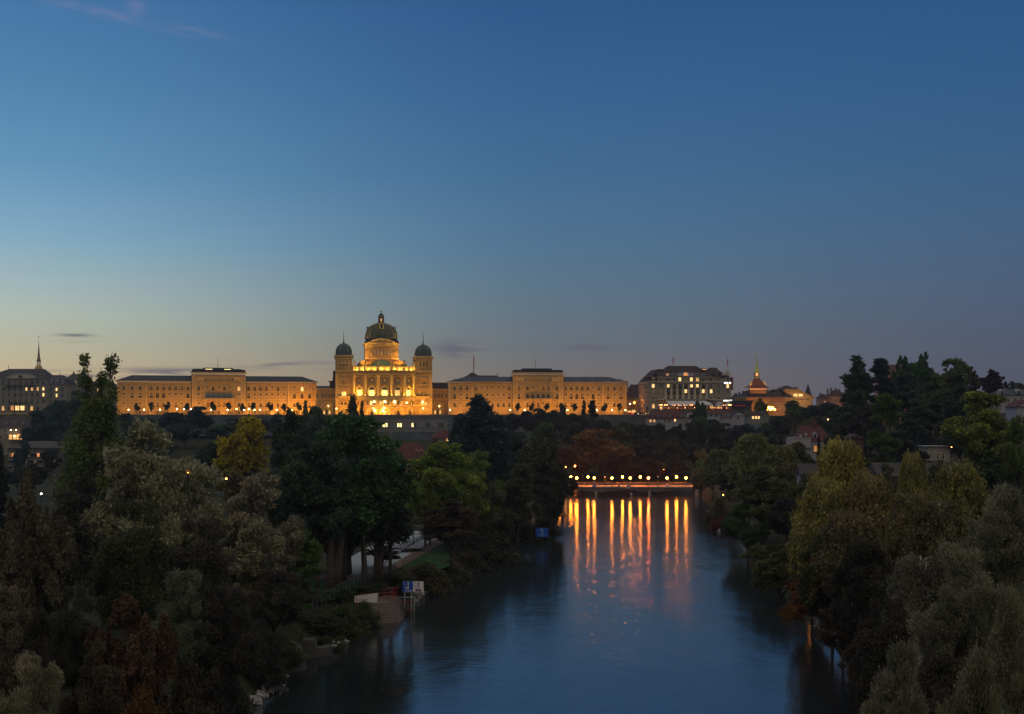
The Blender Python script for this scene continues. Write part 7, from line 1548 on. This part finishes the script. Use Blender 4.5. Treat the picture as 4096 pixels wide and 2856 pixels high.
# slope under the right wing
for (k, px, yt, wp, d, c, l) in (
 ('broad',2105,1640,90,690,DK,'small dark tree against the right wing beside the pyramidal tree'),('broad',2145,1632,110,690,BLU,'rounded dark tree before the right wing centre'),('broad',2215,1638,120,690,DK,'dark tree before the right wing, right of centre'),
 ('pine',2250,1612,60,690,DK,'loose pine before the right wing balcony'),('spruce',2336,1596,40,690,BK,'narrow dark conifer before the right wing'),('pine',2368,1598,66,690,BK,'dark layered conifer before the right wing'),
 ('broad',2290,1650,110,680,DK,'low dark tree left of the narrow conifer'),('broad',2180,1690,150,640,DG,'dark green tree on the slope behind the river trees'),('broad',2300,1690,160,630,DK,'dark slope tree above the reddish tree'),
 ('broad',2430,1680,150,640,BLU,'dark slope tree below the right retaining wall'),('broad',2530,1690,140,640,DK,'dark slope tree below the street lamps'),('broad',2600,1700,130,640,DK,'dark tree before the long white house, left end'),
 ('spruce',2720,1690,50,640,BK,'small dark conifer before the long white house'),('spruce',2655,1698,50,640,BK,'second small dark conifer before the long white house'),('poplar',2790,1600,60,670,DG,'tall double-topped tree before the hotel terrace, left top'),('poplar',2812,1602,46,668,DG,'tall double-topped tree before the hotel terrace, right top'),
 ('broad',2800,1660,110,650,DG,'leafy green tree between the two white houses'),('broad',2860,1690,90,640,DK,'dark tree before the white hipped house'),('broad',2960,1695,150,630,BLU,'wide dark tree below the white gabled house'),
 ('broad',3040,1705,140,620,BLU,'dark tree below the blue-grey house'),('broad',3120,1660,140,660,DK,'dark tree right of the blue-grey house'),('broad',3180,1600,130,690,DG,'tree before the long slate-roofed building, right'),('broad',3040,1590,70,720,DG,'dark tree before the slate-roofed building, under the tower'),
 ('broad',3245,1620,130,690,DK,'dark tree below the gabled hall'),('broad',3310,1605,120,680,DK,'dark tree below the slender spire'),('broad',3110,1740,180,560,DK,'dark slope tree left of the red villa'),
 ('broad',2690,1745,170,590,(.04,.045,.035),'grey-green tree behind the bridge, right'),('broad',2560,1750,150,600,BK,'black tree behind the bridge, centre'),('broad',2620,1760,120,610,BK,'black tree behind the bridge next to the grey-green one'),
 ('broad',2400,1715,260,585,(.11,.062,.03),'reddish-brown tree behind the bridge'),('broad',2330,1800,170,570,(.11,.058,.026),'lower reddish tree behind the bridge lamps'),('poplar',2470,1695,150,610,(.05,.055,.028),'olive tree right of the reddish-brown tree behind the bridge'),
 ('broad',2260,1790,120,560,(.07,.035,.022),'rusty tree at the left end of the bridge'),('broad',2480,1820,180,575,(.05,.03,.02),'dark rusty tree behind the middle of the bridge'),('broad',2590,1830,160,580,(.035,.028,.02),'dark brown low tree behind the bridge, right of centre'),
 ('broad',2690,1840,150,575,(.04,.03,.02),'dark brown low tree behind the bridge, near the right end'),('broad',2780,1780,150,600,BK,'black tree rising behind the right bridge end'),('broad',2870,1740,190,560,BK,'black tree behind the right bank willows'),
 ('broad',2960,1790,170,540,BLU,'dark blue-green tree behind the right bank willows'),('broad',3010,1740,140,590,DK,'dark slope tree behind the right bank, middle')):
    T(k,px,yt,wp,d,c,l)
# right bank
T('silver',2805,1800,120,440,(.13,.095,.05),'pale spiky willow lit by the bridge lamps',None)
T('broad',2850,1800,140,425,(.06,.075,.04),'grey-green tree at the right bridge end')
T('broad',2915,1880,170,400,(.04,.045,.028),'dark bushy tree on the right bank near the bridge')
T('weep',2880,1790,150,410,(.06,.07,.035),'drooping tree right of the grey-green bridge tree')
T('weep',3010,1728,210,375,(.075,.085,.035),'large drooping olive tree on the right bank')
T('weep',3120,1770,200,340,(.07,.07,.032),'drooping olive-brown tree left of the purple roof')
T('broad',3190,1760,140,360,(.05,.05,.02),'round olive tree just below the red villa annex')
T('broad',3050,1860,330,270,(.045,.055,.022),'big dark green maple leaning over the right bank')
T('broad',2990,2010,220,268,(.03,.05,.022),'lower left part tree of the dark green bank, by the small sign')
T('weep',3110,1860,240,300,(.055,.05,.025),'brown drooping tree behind the dark green maple')
T('shrub',2885,2050,120,330,(.09,.022,.026),'dark crimson bush at the right waterline')
T('shrub',2875,1985,120,345,(.05,.045,.025),'brownish bush at the right waterline near the bridge')
T('shrub',3080,2170,240,252,(.045,.05,.02),'olive bush overhanging the right bank')
T('broad',3120,2190,260,205,(.045,.055,.022),'green bushy tree on the right bank, lit from behind')
T('broad',3250,2230,240,178,(.14,.055,.028),'rust-red autumn tree at the right waterline')
T('shrub',3170,2390,140,190,(.16,.085,.025),'small yellow-orange bush at the foot of the rust-red tree')
T('weep',3370,1738,290,190,(.17,.145,.042),'tall golden-green birch in front of the purple roof')
T('weep',3290,1900,270,182,(.13,.115,.04),'golden birch left of the tall one')
T('weep',3480,1880,260,178,(.10,.08,.035),'brownish birch right of the tall golden one')
T('weep',3400,2030,330,160,(.075,.06,.035),'dark brown drooping birch in the right middle')
T('broad',3330,2120,320,162,(.04,.045,.02),'dark tree with orange light behind it')
T('broad',3470,2150,360,142,(.03,.026,.02),'dark brown tree right of the orange-lit one')
T('weep',3650,1790,150,205,(.11,.10,.035),'birch with bent white leader and hanging twigs')
T('weep',3650,1960,250,165,(.085,.07,.035),'brown-green birch below the bent one')
T('weep',3830,1830,300,172,(.10,.09,.032),'birch with a long pale trunk at the right')
T('weep',3760,1990,320,150,(.065,.055,.032),'darker birch left of the silvery willow')
T('open',3930,1562,420,262,(.09,.105,.025),'large airy olive tree with visible limbs, upper right')
T('broad',3990,1780,330,255,(.035,.055,.02),'dark green tree below the airy olive tree')
T('broad',4080,1660,160,250,(.05,.065,.022),'green tree at the right edge beside the orange lamp')
T('silver',4010,1965,420,128,SIL,'silvery willow with dark forked trunk at the right edge')
T('silver',3830,2170,430,108,SIL,'silver-grey willow below the forked one')
T('weep',3680,2200,330,125,(.07,.065,.05),'grey-brown drooping tree left of the silver willow')
T('broad',3560,2380,380,112,(.035,.03,.025),'dark brown tree low on the right bank')
T('silver',4050,2380,330,90,(.09,.085,.06),'pale willow close at the lower right edge')
T('broad',3500,2470,300,128,(.04,.032,.024),'dark reddish-brown tree above the right shore')
T('broad',3370,2390,260,152,(.045,.032,.024),'dark bush tree above the pale shore stones')
T('shrub',3500,2600,240,136,(.04,.03,.025),'dark bush at the right waterline, lower')
T('silver',3620,2600,360,88,(.09,.085,.065),'silvery willow shrub at the bottom edge, right of the river')
T('broad',3740,2480,380,98,(.05,.045,.035),'dark olive tree at the lower right')
T('silver',3900,2640,420,76,(.085,.08,.055),'grey willow in the bottom right corner')
T('shrub',3520,2720,260,108,(.05,.042,.035),'dark shrub at the bottom edge beside the water')
T('broad',3545,1845,150,236,(.05,.05,.03),'olive-brown tree covering the left end of the long roof')
T('broad',3760,1848,170,232,(.045,.05,.028),'olive-brown tree covering the right end of the long roof')
T('broad',3235,1890,200,272,(.05,.055,.026),'tree hiding the walls of the purple-roofed house')
# wooded hill, right
T('spruce',3430,1412,170,440,DK,'tall dark pine forming the left peak of the wooded hill')
T('pinebare',3520,1434,150,450,BLU,'flat-topped pine right of the tallest pine')
T('pine',3425,1480,200,436,DK,'layered dark pine crown around the tallest conifer')
T('broad',3435,1560,200,430,DK,'dark tree at the foot of the tallest pine')
T('broad',3470,1610,170,420,(.03,.03,.026),'dark tree with bare trunk below the pines')
T('pine',3545,1562,190,300,(.04,.065,.022),'green pine with long bare trunk on the mid slope')
T('spiky',3610,1424,150,470,DG,'upright feathery tree before the red church roof, left')
T('spiky',3690,1422,140,475,DG,'second upright feathery tree hiding the church roof')
T('broad',3650,1445,170,472,DG,'upright feathery tree before the red church roof, right')
T('broad',3640,1490,220,460,DK,'dark tree below the red church roof')
T('broad',3560,1500,150,465,BLU,'dark blue-green tree between pine and church roof')
T('broad',3800,1432,190,430,(.045,.055,.022),'lumpy olive tree on the hill right of the church roof')
T('open',3885,1460,90,450,(.045,.04,.025),'airy reddish tree right of the lumpy olive tree')
T('spiky',3975,1484,170,520,(.035,.022,.032),'dark purple beech on the hilltop before the mansard house')
T('broad',3740,1560,210,410,(.035,.045,.022),'mid-green tree below the lumpy olive tree')
T('broad',3850,1540,190,400,DK,'dark tree between the purple beech and the airy olive tree')
T('broad',3670,1620,220,380,DK,'dark ivy-covered tree at the centre of the hill')
T('broad',3770,1690,170,345,(.05,.045,.045),'grey-mauve tree above the pale balcony house')
T('broad',3590,1720,190,350,BK,'black tree behind the bare pine trunk')
T('spruce',3690,1700,110,340,BLU,'blue-green conifer left of the pale balcony house')
T('broad',3350,1630,140,520,DK,'dark tree at the left edge of the wooded hill')
T('broad',3390,1690,150,430,(.035,.045,.025),'dark green tree right of the red villa')
T('broad',3260,1660,150,520,(.05,.065,.035),'grey-green tree behind the red villa roof')
T('broad',3330,1740,110,400,DK,'dark tree at the right wall of the red villa')
T('cypress',3275,1745,18,385,BK,'left one of two narrow cypresses before the red villa'); T('cypress',3302,1748,16,385,BK,'right one of two narrow cypresses before the red villa')
T('broad',3440,1790,150,330,BK,'black tree below the timber house')
T('broad',3540,1800,150,290,(.028,.03,.02),'dark tree behind the birch tops')
T('broad',3215,1800,120,370,(.04,.045,.02),'small olive tree with orange lamp before the villa')
T('broad',3700,1800,190,300,BK,'dark tree below the pale balcony house')
T('broad',3840,1700,160,330,DK,'dark tree right of the pale balcony house')
T('broad',4060,1530,120,480,DK,'dark tree behind the mansard house')
T('broad',3900,2080,300,160,(.045,.04,.03),'brown tree behind the forked silvery willow')
# extra fill behind
for i, (px, yt, wp, d) in enumerate(((2230,1850,150,420),(3250,1960,200,230),(3560,2030,240,190),(3900,1900,260,210),(4060,2000,200,180),(3150,1990,180,250),(360,1900,300,190),(180,2080,250,130),(760,1960,260,175),(640,2200,300,140),(900,2150,260,150),(1000,1990,220,200),(1180,1990,240,215),(3620,2260,300,130),(3800,2360,300,112),(3430,2300,240,150))):
    T('broad',px,yt,wp,d,BK if i%2 else (.03,.026,.02),f'shadowy background tree {["above","right of","left of","below"][i%4]} its brighter neighbours, {ORD[i]} of the dark filler crowns from the far left' if False else
      ['very dark tree beside the left bridge abutment','dark tree between rust-red tree and golden birch','dark tree between the two tall birches','dark tree under the airy olive tree','dark tree at the right edge above the forked willow','dark tree behind the right bank maple','dark tree between poplar and glinting tree','dark tree right of the feathery brown tree','dark tree under the pale trunk of the grey tree','black tree in the middle of the left foreground','black tree left of the lawn, behind the brown-grey tree','dark tree beneath the ochre-brown tree','black tree at the left of the maple trunks','dark tree in the middle of the right foreground','dark tree between the silver willows','dark tree behind the white lamp at the right'][i])
# terrace trees
for i, X in enumerate((285,445,615,822,1098,1265,1415,1530,1707,1858,2015)):
    u = FW.u(wx(X), -11); p = FW.world(u, -11, 0); t = T('broad', wx(X), 1380+632*.3746, 28, p.y, DK, f'{ORD[i]} small clipped tree from the left on the left wing terrace', 'small terrace trees before the left wing', zb=29.8); t.location = p; t.scale = (t.scale[0], t.scale[1], (7.6 if i%3 else 6.9)/20)
for i, X in enumerate((880,1050,1230,1410,1567,1930,2108)):
    u = FE.u(ex(X), -9); p = FE.world(u, -9, 0); t = T('broad', ex(X), 1380+700*.331, 27, p.y, DK, f'{ORD[i]} small clipped tree from the left on the right wing terrace', 'small terrace trees before the right wing', zb=29.8); t.location = p; t.scale = (t.scale[0], t.scale[1], 7.0/20)
# maple trunks over the lawn
for i, (px, dd) in enumerate(((1325,205),(1455,212),(1512,208))):
    p = G(px, [2352,2330,2312][i], 3.3); r = thing('tree_trunk', ['thick double trunk of the great dark maple on the lawn','slim dark trunk in the middle of the lawn','leaning trunk beside the mesh fence'][i], 'tree', (p.x, p.y, 3.0))
    m = MB(); R0 = [.78,.45,.58][i]; m.tube([(0,0,-.4),(.1,0,3),(-.2 if i != 2 else .9,0,8),(.3,0,14)], [R0*1.3,R0,R0*.85,R0*.5], 10)
    if i == 0: m.tube([(.9,0,-.4),(1.1,0,4),(1.9,0,10)], [.8,.6,.35], 8)
    m.build('trunk', M['bark'], r); m = MB(); m.tube([(.1,0,6),(2,0,10),(3.5,0,14)], [R0*.4,R0*.25,R0*.1], 6); m.tube([(-.1,0,7),(-2.5,0,11),(-4,0,15)], [R0*.4,R0*.25,R0*.1], 6); m.build('limb', M['bark'], r)

# ------------------------------------------------------------------ tidy the hierarchy: every part is a mesh, at most thing > part > sub-part
def tidy():
    bpy.context.view_layer.update()
    def rel(o):
        m = o.matrix_basis.copy(); p = o.parent
        while p is not None and p.parent is not None: m = p.matrix_basis @ m; p = p.parent
        return m, p
    subs = [o for o in col.objects if o.type == 'EMPTY' and o.parent is not None]
    plan = []
    for e in subs:
        me, root = rel(e); kids = list(e.children); lead = next((k for k in kids if k.type == 'MESH' and not k.children), None)
        plan.append((e, root, kids, lead))
    moves = []
    for e, root, kids, lead in plan:
        mats = {k: rel(k)[0] for k in kids}
        moves.append((e, root, kids, lead, mats))
    for e, root, kids, lead, mats in moves:
        if lead is not None:
            if len([k for k in kids if k.type == 'MESH' and not k.children]) > 1 or True: pass
            lead.parent = root; lead.matrix_basis = mats[lead]; inv = mats[lead].inverted()
            if e.name.split('.')[0] in ('dormer','arched_window','roundel','arcade_arch','wall_lamp','hanging_lamp','patio_heater','veranda_lamp','round_dormer','curved_dormer','dome_window'): lead.name = e.name.split('.')[0]
        for k in kids:
            if k is lead or k.type == 'EMPTY': continue
            if k.children or lead is None: k.parent = root; k.matrix_basis = mats[k]
            else: k.parent = lead; k.matrix_basis = inv @ mats[k]
    for e in subs:
        for k in list(e.children):
            if k.type != 'EMPTY': m_, rt = rel(k); k.parent = rt; k.matrix_basis = m_
    for e in subs: bpy.data.objects.remove(e)
tidy()

# thin haze volume added to give the lamps halos and soften the view
m = bpy.data.materials.new('lamp_halo_haze'); m.use_nodes = True; N = m.node_tree.nodes; N.remove(N['Principled BSDF'])
v = N.new('ShaderNodeVolumePrincipled'); v.inputs['Color'].default_value = (.8,.85,.95,1); v.inputs['Density'].default_value = .00012; v.inputs['Anisotropy'].default_value = .7
m.node_tree.links.new(v.outputs[0], N['Material Output'].inputs['Volume'])
hz = MB().box(-900,900,-60,1300,-4,110).build('haze', m); tag(hz, kind='stuff')
